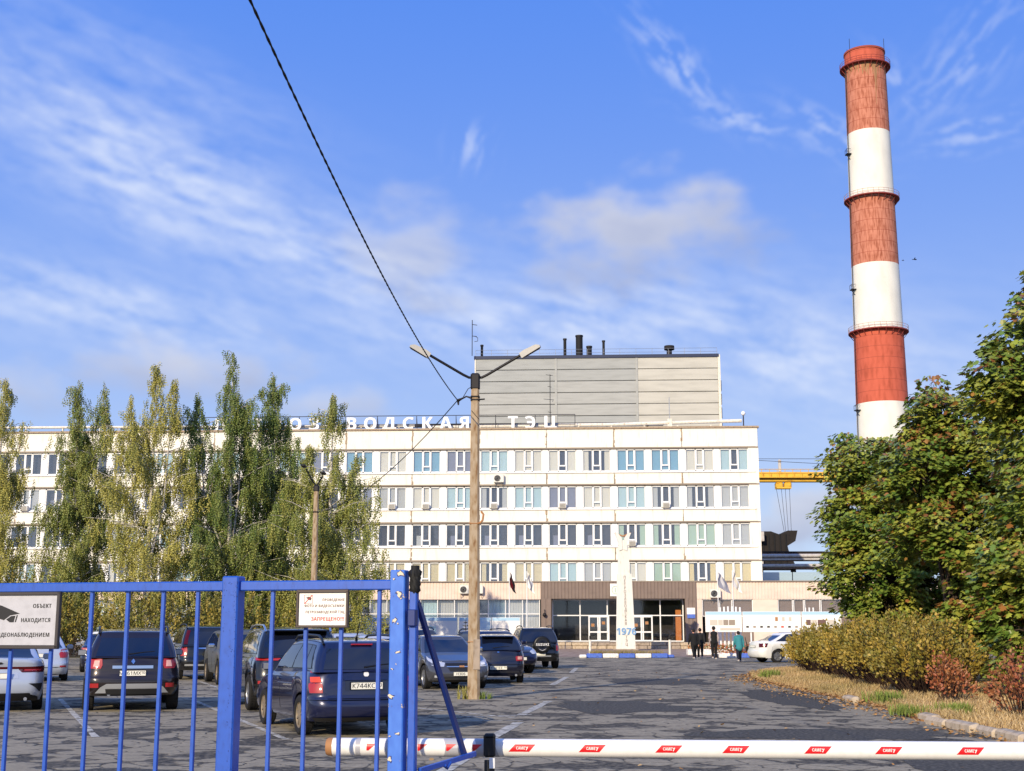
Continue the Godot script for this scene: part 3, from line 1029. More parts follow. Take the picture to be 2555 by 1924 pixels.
func ground() -> void:
	asphalt_textures()
	var m := mat("asphalt", Color(0.98, 0.97, 0.95), 0.92)
	m.albedo_texture = T.asphalt
	m.uv1_triplanar = true
	m.uv1_world_triplanar = true
	m.uv1_scale = Vector3(0.075, 0.075, 0.075)
	m.heightmap_enabled = true
	m.heightmap_texture = T.asphalt_height
	m.heightmap_scale = 4.0
	tri(mat("earth", Color(0.42, 0.4, 0.3), 0.95), T.dirt, Vector3(0.1, 0.1, 0.1))
	tri(mat("pavement", Color(0.66, 0.57, 0.50), 0.92), ramp_tex(35, 0.014, 512, [[0.2, Color(0.7, 0.62, 0.55)], [0.5, grey(0.9)], [0.8, grey(1.0)]], FastNoiseLite.TYPE_SIMPLEX_SMOOTH, 7), Vector3(0.16, 0.16, 0.16), 0.6)
	tri(mat("road_paint", Color(0.80, 0.78, 0.72), 0.85), ramp_tex(36, 0.03, 256, [[0.25, grey(0.5)], [0.4, grey(0.86)], [0.7, grey(1.0)]]), Vector3(0.9, 0.9, 0.9))
	tri(mat("dry_grass_floor", Color(0.72, 0.54, 0.34), 0.95), ramp_tex(37, 0.02, 512, [[0.15, Color(0.32, 0.30, 0.22)], [0.35, Color(0.62, 0.52, 0.40)], [0.55, Color(0.95, 0.84, 0.62)], [0.85, Color(1.0, 0.95, 0.8)]], FastNoiseLite.TYPE_SIMPLEX_SMOOTH, 7), Vector3(0.5, 0.5, 0.5), 3.0)
	struct("ground", sheet(PackedVector2Array([Vector2(-900, 60), Vector2(900, 60), Vector2(900, -1400), Vector2(-900, -1400)]), -0.012), M.earth)
	struct("asphalt_yard", sheet(PackedVector2Array([Vector2(-48, 12), Vector2(16, 12), Vector2(16, -50), Vector2(30, -60), Vector2(30, -79), Vector2(-6, -79), Vector2(-48, -74)]), 0.0), m)
	# the plaza in front of the entrance, with a broken edge
	var e := PackedVector2Array([Vector2(40, -117.5), Vector2(-60, -121.5), Vector2(-60, -96), Vector2(-6, -92)])
	for i in 24:
		e.append(Vector2(-5.0 + i * 1.5, -79.3 + rng.randf_range(-0.5, 0.35)))
	e.append(Vector2(40, -79))
	struct("plaza_pavement", sheet(e, 0.006), M.pavement)
	# repairs in darker asphalt and old stains
	var pm := mat("asphalt_repair", Color(0.72, 0.715, 0.71), 0.95)
	pm.albedo_texture = ramp_tex(38, 0.06, 512, [[0.15, Color(0.2, 0.195, 0.18)], [0.5, Color(0.36, 0.35, 0.32)], [0.85, Color(0.58, 0.56, 0.51)]], FastNoiseLite.TYPE_SIMPLEX_SMOOTH, 4)
	pm.uv1_triplanar = true
	pm.uv1_world_triplanar = true
	pm.uv1_scale = Vector3(0.4, 0.4, 0.4)
	for pe in [[3.2, -12.6, 2.4, 1.6], [6.2, -17.5, 1.3, 3.6], [1.0, -10.4, 1.6, 0.8], [5.0, -21.8, 2.3, 1.2], [6.6, -33.0, 0.9, 5.0], [2.3, -29.5, 1.5, 2.6], [-4.5, -15.5, 1.6, 1.2], [4.6, -43.0, 1.8, 3.0]]:
		var pp := PackedVector2Array()
		for q in 26:
			var an := TAU * q / 26
			var rr := rng.randf_range(0.72, 1.08)
			pp.append(Vector2(pe[0] + pe[2] * rr * cos(an), pe[1] + pe[3] * rr * sin(an)))
		struct("asphalt_patch", sheet(pp, 0.004), pm)
	# painted bays
	for l in [[Vector2(-10.82, -32.5), Vector2(-6.5, -21.3)], [Vector2(-7.35, -31.6), Vector2(-3.45, -20.85)], [Vector2(-4.3, -32.3), Vector2(0.05, -25.8)], [Vector2(-9.9, -43.0), Vector2(-8.0, -37.5)], [Vector2(-3.0, -38.2), Vector2(-0.2, -37.4)], [Vector2(-1.2, -25.9), Vector2(0.4, -26.7)]]:
		struct("bay_marking", strip_line(l[0], l[1], 0.12, 0.006), M.road_paint)
	for l in [[Vector2(0.85, -31.6), Vector2(0.12, -26.2)], [Vector2(0.12, -24.6), Vector2(-0.32, -21.1)], [Vector2(2.75, -57.6), Vector2(2.25, -51.4)], [Vector2(1.9, -47.0), Vector2(1.2, -40.5)], [Vector2(-0.5, -18.8), Vector2(-1.1, -14.0)]]:
		struct("edge_marking", strip_line(l[0], l[1], 0.2, 0.006), M.road_paint)
	struct("bay_marking", strip_line(Vector2(-11.5, -27.2), Vector2(-1.6, -27.25), 0.07, 0.006), M.road_paint)
	struct("bay_marking", strip_line(Vector2(-3.2, -25.2), Vector2(0.2, -25.0), 0.1, 0.006), M.road_paint)

# ---------------------------------------------------------------- office building (local axes: x to the right along the facade, z towards the yard)
var office: Node3D

func office_building() -> void:
	office = thing("office_building", "long white five-storey office block with ribbon windows and brown glazed entrance", "building", Vector3(21.95, 0, -117.0), -3.1)
	var o := office
	var x0 := -78.0
	var tops := [17.42, 14.13, 10.78, 7.40]
	var wh := 1.98
	# solid core behind everything
	put("core", slab(Vector3((x0 - 0.4) / 2, 11.85, -9.0), Vector3(-x0 - 0.4, 14.7, 15.4), 0.02), M.panel_white, o)
	put("rear_core", slab(Vector3((x0 - 0.4) / 2, 2.2, -11.5), Vector3(-x0 - 0.4, 4.4, 10.4), 0.02), M.inside, o)
	# spandrel panels six metres long, joints open
	var bands := [[17.60, 19.3], [14.32, 15.34], [10.97, 12.05], [7.58, 8.7]]
	var joints := [0.0, -6.76]
	while joints[-1] > x0:
		joints.append(joints[-1] - 6.06)
	var seam := G.new()
	for b in bands:
		var h: float = b[1] - b[0]
		var shapes := {}
		for i in joints.size() - 1:
			var wd: float = joints[i] - joints[i + 1] - 0.05
			var key := "%.2f" % wd
			if not shapes.has(key):
				var g := G.new()
				g.cbox(Vector3(0, 0, 0), Vector3(wd, h, 0.3), 0.03)
				shapes[key] = g.mesh()
			var p := put("wall_panel", shapes[key], M.panel_white, o, Transform3D(Basis(), Vector3((joints[i] + joints[i + 1]) / 2 if i > 0 else joints[1] / 2, b[0] + h / 2, -0.16 + rng.randf_range(-0.008, 0.008))))
			if i > 0:   # crumbling joint mortar
				var y: float = b[0] + 0.05
				while y < b[1] - 0.1:
					var hh := rng.randf_range(0.12, 0.5)
					if rng.randf() < 0.62:
						seam.cbox(Vector3(joints[i] + rng.randf_range(-0.04, 0.05), y + hh / 2, -0.012), Vector3(rng.randf_range(0.06, 0.2), hh, 0.05), 0.02)
					y += hh
	put("joint_mortar", seam, M.panel_seam, o).set_meta("kind", "stuff")
	# string course under every band and the sills
	var trims := G.new()
	for b in bands:
		trims.bb(Vector3(x0, b[0] - 0.11, -0.3), Vector3(0.0, b[0], 0.06))
		trims.bb(Vector3(x0, b[0] - 0.02, 0.06), Vector3(-0.25, b[0] + 0.02, 0.085))
	put("window_head", trims, M.sill, o)
	var sills := G.new()
	for t in tops:
		sills.bb(Vector3(x0, t - wh - 0.12, -0.3), Vector3(-0.3, t - wh, 0.1))
	put("window_sill", sills, M.frame_white, o)
	# parapet
	var par := G.new()
	par.bb(Vector3(x0, 19.3, -0.5), Vector3(0.12, 19.4, 0.12))
	par.bb(Vector3(x0, 19.4, -0.45), Vector3(0.1, 19.47, 0.08))
	put("parapet_cap", par, M.panel_seam, o)
	var ends := G.new()
	ends.bb(Vector3(-0.93, 5.7, -0.6), Vector3(0.0, 17.49, 0.02))
	put("corner_pier", ends, M.panel_white, o)
	put("end_wall", slab(Vector3(-0.2, 9.6, -8.6), Vector3(0.4, 19.2, 16.0), 0.02), M.panel_white, o)
	# windows: one frame mesh shared by all, panes, blinds behind
	var ww := 2.52
	var fr := G.new()
	var l := 0.07
	for e in [[-ww / 2, 0.0, l * 1.2, wh], [ww / 2 - l * 1.2, 0.0, l * 1.2, wh], [-ww / 2, 0.0, ww, l * 1.4], [-ww / 2, wh - l, ww, l], [-0.42, 0.0, 0.13, wh], [0.29, 0.0, 0.13, wh], [-0.3, 0.5, 0.6, 0.12], [-0.3, 0.1, 0.6, 0.05], [-0.29, 0.62, 0.05, wh - 0.7], [0.24, 0.62, 0.05, wh - 0.7]]:
		fr.bb(Vector3(e[0], e[1], -0.05), Vector3(e[0] + e[2], e[1] + e[3], 0.03))
	var frame := fr.mesh()
	var gp := G.new()
	gp.bb(Vector3(-0.38, 0, -0.004), Vector3(0.38, wh - 0.16, 0.004))
	var pane_side := gp.mesh()
	var gm := G.new()
	gm.bb(Vector3(-0.26, 0, -0.004), Vector3(0.26, wh - 0.78, 0.004))
	var pane_mid := gm.mesh()
	var gs := G.new()
	gs.bb(Vector3(-0.28, 0, -0.004), Vector3(0.28, 0.36, 0.004))
	var pane_low := gs.mesh()
	var folds := func(w: float, h: float, kk: int) -> Mesh:
		var g := G.new()
		var rows := []
		for y in [0.0, h]:
			var r := []
			for i in kk * 4 + 1:
				r.append(Vector3(-w / 2 + w * i / (kk * 4.0), y, 0.02 * sin(i * PI / 2) + 0.008 * sin(i * 1.7)))
			rows.append(r)
		g.grid(rows)
		return g.mesh()
	var bl_side: Mesh = (folds as Callable).call(0.8, wh - 0.1, 9)
	var bl_half: Mesh = (folds as Callable).call(0.46, wh - 0.1, 6)
	var bl_mid: Mesh = (folds as Callable).call(0.6, wh - 0.1, 6)
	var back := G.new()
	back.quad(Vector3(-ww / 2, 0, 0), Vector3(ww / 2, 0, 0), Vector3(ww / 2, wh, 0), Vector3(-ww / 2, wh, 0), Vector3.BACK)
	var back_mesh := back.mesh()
	var pier := G.new()
	pier.cbox(Vector3(0, wh / 2, -0.2), Vector3(0.53, wh, 0.34), 0.02)
	var pier_mesh := pier.mesh()
	# blind colours of the eight bays from the right end, as they hang in each row
	var looks := [["blind_teal:d", "blind_cream", "blind_blue", "blind_blue", "blind_cream:h", "blind_cream:d", "blind_cream", "blind_teal", "blind_slate", "blind_blue", "blind_cream", "blind_blue", "blind_slate", "blind_teal"],
		["blind_grey", "blind_grey:h", "blind_grey:h", "blind_teal", "blind_cream", "blind_slate", "blind_teal", "blind_grey:h", "blind_teal", "blind_cream", "blind_grey", "blind_slate"],
		["blind_grey:l", "blind_green", "blind_green:h", "blind_green:h", "blind_slate:o", "blind_slate:o", "blind_slate:o", "blind_slate:o", "blind_slate:o", "blind_grey:o", "none", "none"],
		["blind_yellow", "blind_yellow:h", "blind_green", "blind_cream", "blind_grey", "blind_teal", "curtain_print", "curtain_print:h", "curtain_print", "curtain_print", "curtain_print", "curtain_print:h"]]
	for row in 4:
		var i := 0
		var cx := -2.16
		while cx - ww / 2 > x0 + 1:
			var y: float = tops[row] - wh
			var spec: String = looks[row][i] if i < looks[row].size() else ["blind_grey", "none", "blind_teal", "blind_slate:o", "none", "blind_cream:h"][rng.randi() % 6]
			var look := spec.split(":")
			var wn := Node3D.new()
			wn.name = "window"
			o.add_child(wn, true)
			wn.position = Vector3(cx, y, -0.1)
			put("frame", frame, M.frame_white, wn)
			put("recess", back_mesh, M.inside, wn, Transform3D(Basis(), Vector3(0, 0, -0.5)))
			for sx in [-0.78, 0.78]:
				put("pane", pane_side, M.glass_office, wn, Transform3D(Basis(), Vector3(sx, 0.1, 0)))
			put("pane", pane_mid, M.glass_office, wn, Transform3D(Basis(), Vector3(0, 0.64, 0.01)))
			put("pane", pane_low, M.glass_office, wn, Transform3D(Basis(), Vector3(0, 0.14, 0.01)))
			if look[0] != "none":
				var md: String = look[1] if look.size() > 1 else ""
				var mt: Material = M[look[0]]
				if md == "o":      # open: one short piece low on the sill
					put("blind", bl_half, mt, wn, Transform3D(Basis.from_scale(Vector3(1, 0.5, 1)), Vector3(-0.62, 0.05, -0.14)))
				else:
					for sx in [-0.8, 0.8]:
						put("blind", bl_half if md == "h" else bl_side, mt, wn, Transform3D(Basis(), Vector3(sx + (0.14 * signf(sx) if md == "h" else 0.0), 0.05, -0.16)))
					if md != "d" and md != "h":
						put("blind", bl_mid, mt, wn, Transform3D(Basis(), Vector3(0, 0.05, -0.18)))
			put("window_pier", pier_mesh, M.frame_white, o, Transform3D(Basis(), Vector3(cx - 1.53, y, 0)))
			cx -= 3.06 if i % 2 == 0 or i > 0 else 3.06
			i += 1
	# a plug-in cooler under some windows
	for a in [[0, -29.7], [1, -2.16 - 3.06 * 2, 1], [1, -2.16 - 3.06 * 5, 1], [1, -2.16 - 3.06 * 7, 1], [1, -2.16 - 3.06 * 9, 1], [1, -2.16 - 3.06 * 10, 1], [2, -2.16 - 3.06 * 3, 1], [1, -2.16 - 3.06 * 21, 1]]:
		if a.size() < 3:
			continue
		var c := tag(thing("window_air_conditioner", "", "air conditioner", office.transform * Vector3(a[1], tops[a[0]] - wh + 0.22, 0.16), -3.1, "box air conditioners set in the office windows"), "box air conditioner in the office's %s window row, %s window from its right corner" % [["top", "second", "third"][a[0]], {2: "third", 3: "fourth", 5: "sixth", 7: "eighth", 9: "tenth", 10: "eleventh", 21: "twenty second"}[int(round((-2.16 - a[1]) / 3.06))]])
		put("case", slab(Vector3.ZERO, Vector3(0.64, 0.42, 0.42), 0.03), M.ac_white, c)
		var gr := G.new()
		for k in 6:
			gr.bb(Vector3(-0.26, -0.16 + k * 0.058, 0.208), Vector3(0.26, -0.13 + k * 0.058, 0.216))
		put("grille", gr, M.seam_dark, c)
		var br := G.new()
		br.bb(Vector3(-0.28, -0.26, -0.2), Vector3(-0.24, -0.21, 0.2)); br.bb(Vector3(0.24, -0.26, -0.2), Vector3(0.28, -0.21, 0.2))
		put("bracket", br, M.metal_dark, c)
	ground_floor(o, x0)

func fan_unit(label: String, at: Vector3) -> void:
	var c := thing("outdoor_fan_unit", label, "air conditioner", office.transform * at, -3.1, "outdoor air conditioner units on the office walls")
	put("case", slab(Vector3.ZERO, Vector3(0.92, 0.72, 0.36), 0.03), M.ac_white, c)
	var g := G.new()
	for r in [0.28, 0.22, 0.16, 0.1]:
		var pts := []
		for k in 25:
			pts.append(Vector3(-0.12 + r * cos(TAU * k / 24), r * sin(TAU * k / 24), 0.19))
		g.tube(pts, 0.008, 4, false)
	put("fan_guard", g, M.steel, c)
	var d := G.new()
	d.cyl(Vector3(-0.12, 0, 0.17), Vector3(-0.12, 0, 0.184), 0.29, 0.29, 24)
	put("fan_opening", d, M.metal_dark, c)
	var b := G.new()
	for x in [-0.34, 0.34]:
		b.bb(Vector3(x - 0.02, -0.42, -0.2), Vector3(x + 0.02, -0.37, 0.22))
		b.beam(Vector3(x, -0.75, -0.2), Vector3(x, -0.4, 0.18), 0.03, 0.03)
	put("bracket", b, M.metal_dark, c)

func corrugated(x0: float, x1: float, y0: float, y1: float, z: float, pitch := 0.3) -> G:
	var g := G.new()
	var n := int((x1 - x0) / pitch)
	var p := (x1 - x0) / n
	for i in n:
		var x := x0 + i * p
		for q in [[0.0, 0.0, 0.12, 0.0], [0.12, 0.0, 0.2, 0.035], [0.2, 0.035, 0.85, 0.035], [0.85, 0.035, 1.0, 0.0]]:
			g.quad(Vector3(x + q[0] * p, y0, z + q[1]), Vector3(x + q[2] * p, y0, z + q[3]), Vector3(x + q[2] * p, y1, z + q[3]), Vector3(x + q[0] * p, y1, z + q[1]))
	g.bb(Vector3(x0, y0, z - 0.2), Vector3(x1, y1, z - 0.01))
	return g

func ground_floor(o: Node3D, x0: float) -> void:
	var z := 0.35
	# metal fascia, beige either side of the brown entrance
	put("fascia", corrugated(x0, -19.42, 4.15, 5.66, z, 0.27), M.fascia_beige, o)
	put("fascia", corrugated(-5.83, 46.0, 4.15, 5.66, z, 0.27), M.fascia_beige, o)
	put("entrance_fascia", corrugated(-19.4, -5.85, 4.2, 5.68, z + 0.12, 0.3), M.fascia_brown, o)
	put("entrance_side", corrugated(-19.4, -18.5, 0.0, 4.2, z + 0.12, 0.3), M.fascia_brown, o)
	put("entrance_side", corrugated(-6.85, -5.85, 0.0, 4.2, z + 0.12, 0.3), M.fascia_brown, o)
	var cap := G.new()
	cap.bb(Vector3(x0, 5.66, -0.1), Vector3(46.0, 5.74, z + 0.2))
	put("fascia_cap", cap, M.sill, o)
	put("podium_roof", slab(Vector3(8.2, 4.9, -8.0), Vector3(15.6, 1.5, 16.0), 0.02), M.fascia_beige, o)
	put("inner_wall", slab(Vector3((x0 - 19.4) / 2, 2.1, -0.85), Vector3(-19.4 - x0, 4.2, 0.2), 0.01), M.inside, o)
	# left ribbon of glazing with curtains
	var mull := G.new()
	var x := -19.55
	while x > -62:
		mull.bb(Vector3(x - 0.035, 0.6, 0.1), Vector3(x + 0.035, 4.15, 0.24))
		x -= 1.5
	for y in [0.62, 2.86, 4.1]:
		mull.bb(Vector3(-62, y, 0.12), Vector3(-19.5, y + 0.07, 0.22))
	put("glazing_bars", mull, M.frame_white, o)
	var gp := G.new()
	gp.bb(Vector3(-0.71, 0, -0.004), Vector3(0.71, 1.17, 0.004))
	var hi := gp.mesh()
	var gl := G.new()
	gl.bb(Vector3(-0.71, 0, -0.004), Vector3(0.71, 2.17, 0.004))
	var lo := gl.mesh()
	var cur := G.new()
	var rows := []
	for y in [0.0, 3.4]:
		var r := []
		for i in 41:
			r.append(Vector3(-0.7 + 1.4 * i / 40.0, y, 0.035 * sin(i * PI / 2) + 0.02 * sin(i * 0.9)))
		rows.append(r)
	cur.grid(rows)
	var curtain := cur.mesh()
	x = -20.3
	var k := 0
	while x > -61.5:
		put("pane", hi, M.glass_office, o, Transform3D(Basis(), Vector3(x, 2.93, 0.16)))
		put("pane", lo, M.glass_office, o, Transform3D(Basis(), Vector3(x, 0.69, 0.16)))
		if k != 3 and k != 10 and k != 12:
			put("curtain", curtain, M[["blind_grey", "blind_grey", "blind_teal", "blind_grey"][k % 4]], o, Transform3D(Basis(), Vector3(x, 0.7, -0.25)))
		x -= 1.5
		k += 1
	var base := G.new()
	base.bb(Vector3(x0, 0, -0.3), Vector3(-19.42, 0.62, 0.3))
	put("plinth", base, M.stone, o)
	# right wing: wall with brown-grey windows
	for s in [[-5.83, -5.35], [-0.95, 1.2], [8.3, 9.6], [13.2, 16.0], [16.0, 46.0]]:
		put("wing_wall", slab(Vector3((s[0] + s[1]) / 2, 2.08, 0.1), Vector3(s[1] - s[0], 4.15, 0.5), 0.01), M.fascia_beige, o)
	put("wing_wall", slab(Vector3(5.3, 1.35, 0.1), Vector3(20.2, 2.6, 0.46), 0.01), M.fascia_brown, o)
	put("wing_back", slab(Vector3(5.0, 2.0, -0.7), Vector3(21.6, 4.0, 0.2), 0.01), M.inside, o)
	for ws in [[-5.35, -3.9], [-3.85, -2.75], [-2.7, -0.95], [1.2, 2.5], [2.55, 3.45], [3.5, 4.85], [4.9, 8.3], [9.6, 11.0], [11.05, 13.2]]:
		var wn := Node3D.new()
		wn.name = "wing_window"
		o.add_child(wn, true)
		wn.position = Vector3((ws[0] + ws[1]) / 2, 2.66, 0.22)
		var w: float = ws[1] - ws[0]
		var f := G.new()
		f.bb(Vector3(-w / 2, 0, -0.05), Vector3(-w / 2 + 0.07, 1.48, 0.05)); f.bb(Vector3(w / 2 - 0.07, 0, -0.05), Vector3(w / 2, 1.48, 0.05))
		f.bb(Vector3(-w / 2, 0, -0.05), Vector3(w / 2, 0.06, 0.05)); f.bb(Vector3(-w / 2, 1.42, -0.05), Vector3(w / 2, 1.48, 0.05))
		put("frame", f, M.frame_white, wn)
		var p := G.new()
		p.bb(Vector3(-w / 2 + 0.07, 0.06, -0.005), Vector3(w / 2 - 0.07, 1.42, 0.005))
		put("pane", p, M.glass, wn)
		var b := G.new()
		b.bb(Vector3(-w / 2 + 0.05, 0.05, -0.2), Vector3(w / 2 - 0.05, 1.43, -0.18))
		put("blind", b, M.fascia_brown, wn)
	# entrance: dark glazed hall on a stone terrace
	var fr := G.new()
	var zf := -0.75
	var xs := [-18.4, -15.96, -13.6, -11.2, -8.9, -6.92]
	for xx in [-18.42, -16.0, -13.6, -11.35, -8.95, -6.95]:
		fr.bb(Vector3(xx - 0.05, 0.5, zf - 0.05), Vector3(xx + 0.05, 4.15, zf + 0.05))
	for y in [0.5, 2.72, 4.1]:
		fr.bb(Vector3(-18.4, y, zf - 0.05), Vector3(-6.95, y + 0.09, zf + 0.04))
	put("entrance_frame", fr, M.frame_white, o)
	var bays := [-18.42, -16.0, -13.6, -11.35, -8.95, -6.95]
	for i in 5:
		for yy in [[0.6, 2.72], [2.82, 4.1]]:
			var p := G.new()
			p.bb(Vector3(bays[i] + 0.05, yy[0], zf - 0.005), Vector3(bays[i + 1] - 0.05, yy[1], zf + 0.005))
			put("entrance_pane", p, M.glass, o)
	for s in [[-18.5, zf - 4.0, -6.85, zf - 3.8], [-18.6, zf - 4.0, -18.45, zf - 0.1], [-6.95, zf - 4.0, -6.8, zf - 0.1]]:
		var h := G.new()
		h.bb(Vector3(s[0], 0.3, s[1]), Vector3(s[2], 4.3, s[3]))
		put("hall_wall", h, M.inside, o)
	var hc := G.new()
	hc.bb(Vector3(-18.5, 4.17, zf - 4.0), Vector3(-6.9, 4.3, z))
	put("hall_ceiling", hc, M.inside, o)
	put("hall_column", slab(Vector3(-7.35, 1.9, zf - 0.35), Vector3(0.5, 2.7, 0.4), 0.03), M.wood_orange, o)
	for dx in [-14.35, -10.55]:
		var dn := Node3D.new()
		dn.name = "door"
		o.add_child(dn, true)
		dn.position = Vector3(dx, 0.52, zf + 0.1)
		var f := G.new()
		for s in [-1.0, 1.0]:
			f.bb(Vector3(s * 0.86 - 0.06, 0, -0.05), Vector3(s * 0.86 + 0.06, 2.2, 0.05))
			f.bb(Vector3(s * 0.08 - 0.06, 0, -0.045), Vector3(s * 0.08 + 0.06, 2.2, 0.045))
		for y in [0.0, 0.75, 2.08]:
			f.bb(Vector3(-0.8, y, -0.04), Vector3(0.8, y + 0.12, 0.04))
		put("door_frame", f, M.frame_white, dn)
		for s in [-0.47, 0.47]:
			put("pane", slab(Vector3(s, 1.46, 0.0), Vector3(0.66, 1.2, 0.012), 0.002), M.glass, dn)
			put("pane", slab(Vector3(s, 0.43, 0.0), Vector3(0.66, 0.62, 0.012), 0.002), M.glass, dn)
			put("notice", slab(Vector3(s - 0.06, 1.5 + s * 0.2, 0.03), Vector3(0.28, 0.26, 0.004), 0.001), M.cap_tan, dn)
			put("handle", slab(Vector3(s * 0.3, 1.1, 0.09), Vector3(0.03, 0.3, 0.04), 0.01), M.steel, dn)
	# terrace of rough blocks, each its own
	put("terrace", slab(Vector3(-12.4, 0.22, 3.2), Vector3(13.0, 0.44, 9.4), 0.02), M.stone, o)
	for course in 2:
		var bx := -19.2
		while bx < -4.6:
			var w := rng.randf_range(0.7, 1.7)
			put("terrace_block", slab(Vector3.ZERO, Vector3(w - 0.03, 0.27, 0.4), 0.035), M.stone if rng.randf() < 0.5 else M.stone_light, o, Transform3D(Basis(Vector3.UP, rng.randf_range(-0.01, 0.01)), Vector3(bx + w / 2, 0.12 + course * 0.28, 8.05 + rng.randf_range(-0.03, 0.03))))
			bx += w
	fan_unit("left fan unit of the pair on the beige fascia beside the lamp post", Vector3(-26.1, 5.0, 0.62))
	fan_unit("right fan unit of the pair on the beige fascia beside the lamp post", Vector3(-24.95, 5.0, 0.62))
	fan_unit("outdoor fan unit on the beige fascia beside the right-hand flagpoles", Vector3(-4.2, 4.62, 0.62))
	fan_unit("outdoor fan unit high on the white office wall below the top window row", Vector3(-23.15, 14.85, 0.22))

func roof_things() -> void:
	var xf := office.transform
	# letters on a frame
	var s := thing("rooftop_sign", "white rooftop letters on a dark pipe frame along the office parapet", "sign", xf * Vector3(0, 19.45, -0.9), -3.1)
	var g := G.new()
	for y in [0.45, 1.35]:
		g.tube([Vector3(-52.5, y, -0.08), Vector3(-16.3, y, -0.08)], 0.035, 5)
	var x := -52.5
	while x < -16:
		g.tube([Vector3(x, -0.05, -0.08), Vector3(x, 1.36, -0.08)], 0.03, 5)
		g.tube([Vector3(x, 1.3, -0.1), Vector3(x, 0.0, -1.0)], 0.025, 5)
		x += 3.62
	put("sign_frame", g, M.rail_dark, s)
	var txt := "ПЕТРОЗАВОДСКАЯ"
	for i in txt.length():
		words("letter", txt[i], 1.12, M.letter_white, s, Transform3D(Basis(), Vector3(-48.9 + i * 1.735, 0.6, 0.06)), true, 1.15, 1, 0.14)
	for e in [["Т", -21.95], ["Э", -20.33], ["Ц", -18.55]]:
		words("letter", e[0], 1.12, M.letter_white, s, Transform3D(Basis(), Vector3(e[1], 0.6, 0.06)), true, 1.15, 1, 0.14)
	# pipes and rails along the roof edge
	var p := thing("roof_pipe", "pale thick pipe running along the right half of the office roof edge", "pipe", xf * Vector3(0, 19.3, -1.6), -3.1)
	var q := G.new()
	q.tube([Vector3(-30, 0.55, 0), Vector3(-13.2, 0.62, 0), Vector3(-1.2, 0.88, 0)], 0.17, 12)
	put("pipe", q, M.pipe_cream, p)
	var q2 := G.new()
	var xx := -28.0
	while xx < -1:
		q2.bb(Vector3(xx - 0.06, 0, -0.1), Vector3(xx + 0.06, 0.5, 0.1))
		xx += 3.0
	q2.bb(Vector3(-7.9, 0, -0.2), Vector3(-7.5, 1.1, 0.2))
	put("pipe_support", q2, M.pipe_cream, p)
	var p2 := thing("roof_pipe", "pale thin pipe running along the left half of the office roof behind birch tops", "pipe", xf * Vector3(0, 19.3, -1.4), -3.1)
	var q3 := G.new()
	q3.tube([Vector3(-72, 0.78, 0), Vector3(-31, 0.62, 0)], 0.12, 10)
	for k in 12:
		q3.bb(Vector3(-71 + k * 3.5, 0, -0.05), Vector3(-70.9 + k * 3.5, 0.7, 0.05))
	put("pipe", q3, M.pipe_cream, p2)
	var dk := thing("roof_gutter", "dark long flat roof strip behind the rooftop letters", "roof strip", xf * Vector3(0, 19.3, -6), -3.1)
	var q4 := G.new()
	q4.bb(Vector3(-60, 1.2, -0.4), Vector3(-8, 1.46, 0.4))
	for k in 14:
		q4.bb(Vector3(-59 + k * 3.8, 0, -0.1), Vector3(-58.8 + k * 3.8, 1.2, 0.1))
	put("strip", q4, M.flue_black, dk)
	var mast := thing("rooftop_antenna", "thin rooftop antenna mast with short cross rods against the grey boiler house", "antenna", xf * Vector3(-18.6, 19.3, -3), -3.1)
	var a := G.new()
	a.tube([Vector3.ZERO, Vector3(0, 5.6, 0)], 0.035, 5)
	put("mast", a, M.metal_dark, mast)
	var b := G.new()
	for e in [[5.5, 0.4], [4.4, 0.22], [3.2, 0.6], [3.05, -0.3], [2.0, 0.2]]:
		b.tube([Vector3(-e[1], e[0] + 0.08, 0.05), Vector3(absf(e[1]) * 0.6, e[0], 0.05)], 0.022, 4)
	put("cross_rods", b, M.metal_dark, mast)
	var mast2 := thing("rooftop_antenna", "short rooftop pole standing on the white pipe right of the letters", "antenna", xf * Vector3(-7.7, 20.3, -1.6), -3.1)
	var a2 := G.new()
	a2.tube([Vector3.ZERO, Vector3(0, 2.1, 0)], 0.04, 5)
	put("mast", a2, M.steel, mast2)
	var lamp := thing("roof_beacon", "small white globe lamp on a stand at the roof's right corner", "lamp", xf * Vector3(-1.15, 19.45, -0.6), -3.1)
	var sp := SphereMesh.new()
	sp.radius = 0.2; sp.height = 0.42; sp.radial_segments = 14; sp.rings = 8
	put("globe", sp, M.letter_white, lamp, Transform3D(Basis(), Vector3(0, 1.25, 0)))
	var st := G.new()
	st.tube([Vector3.ZERO, Vector3(0, 1.1, 0)], 0.06, 6)
	put("stand", st, M.rail_dark, lamp)

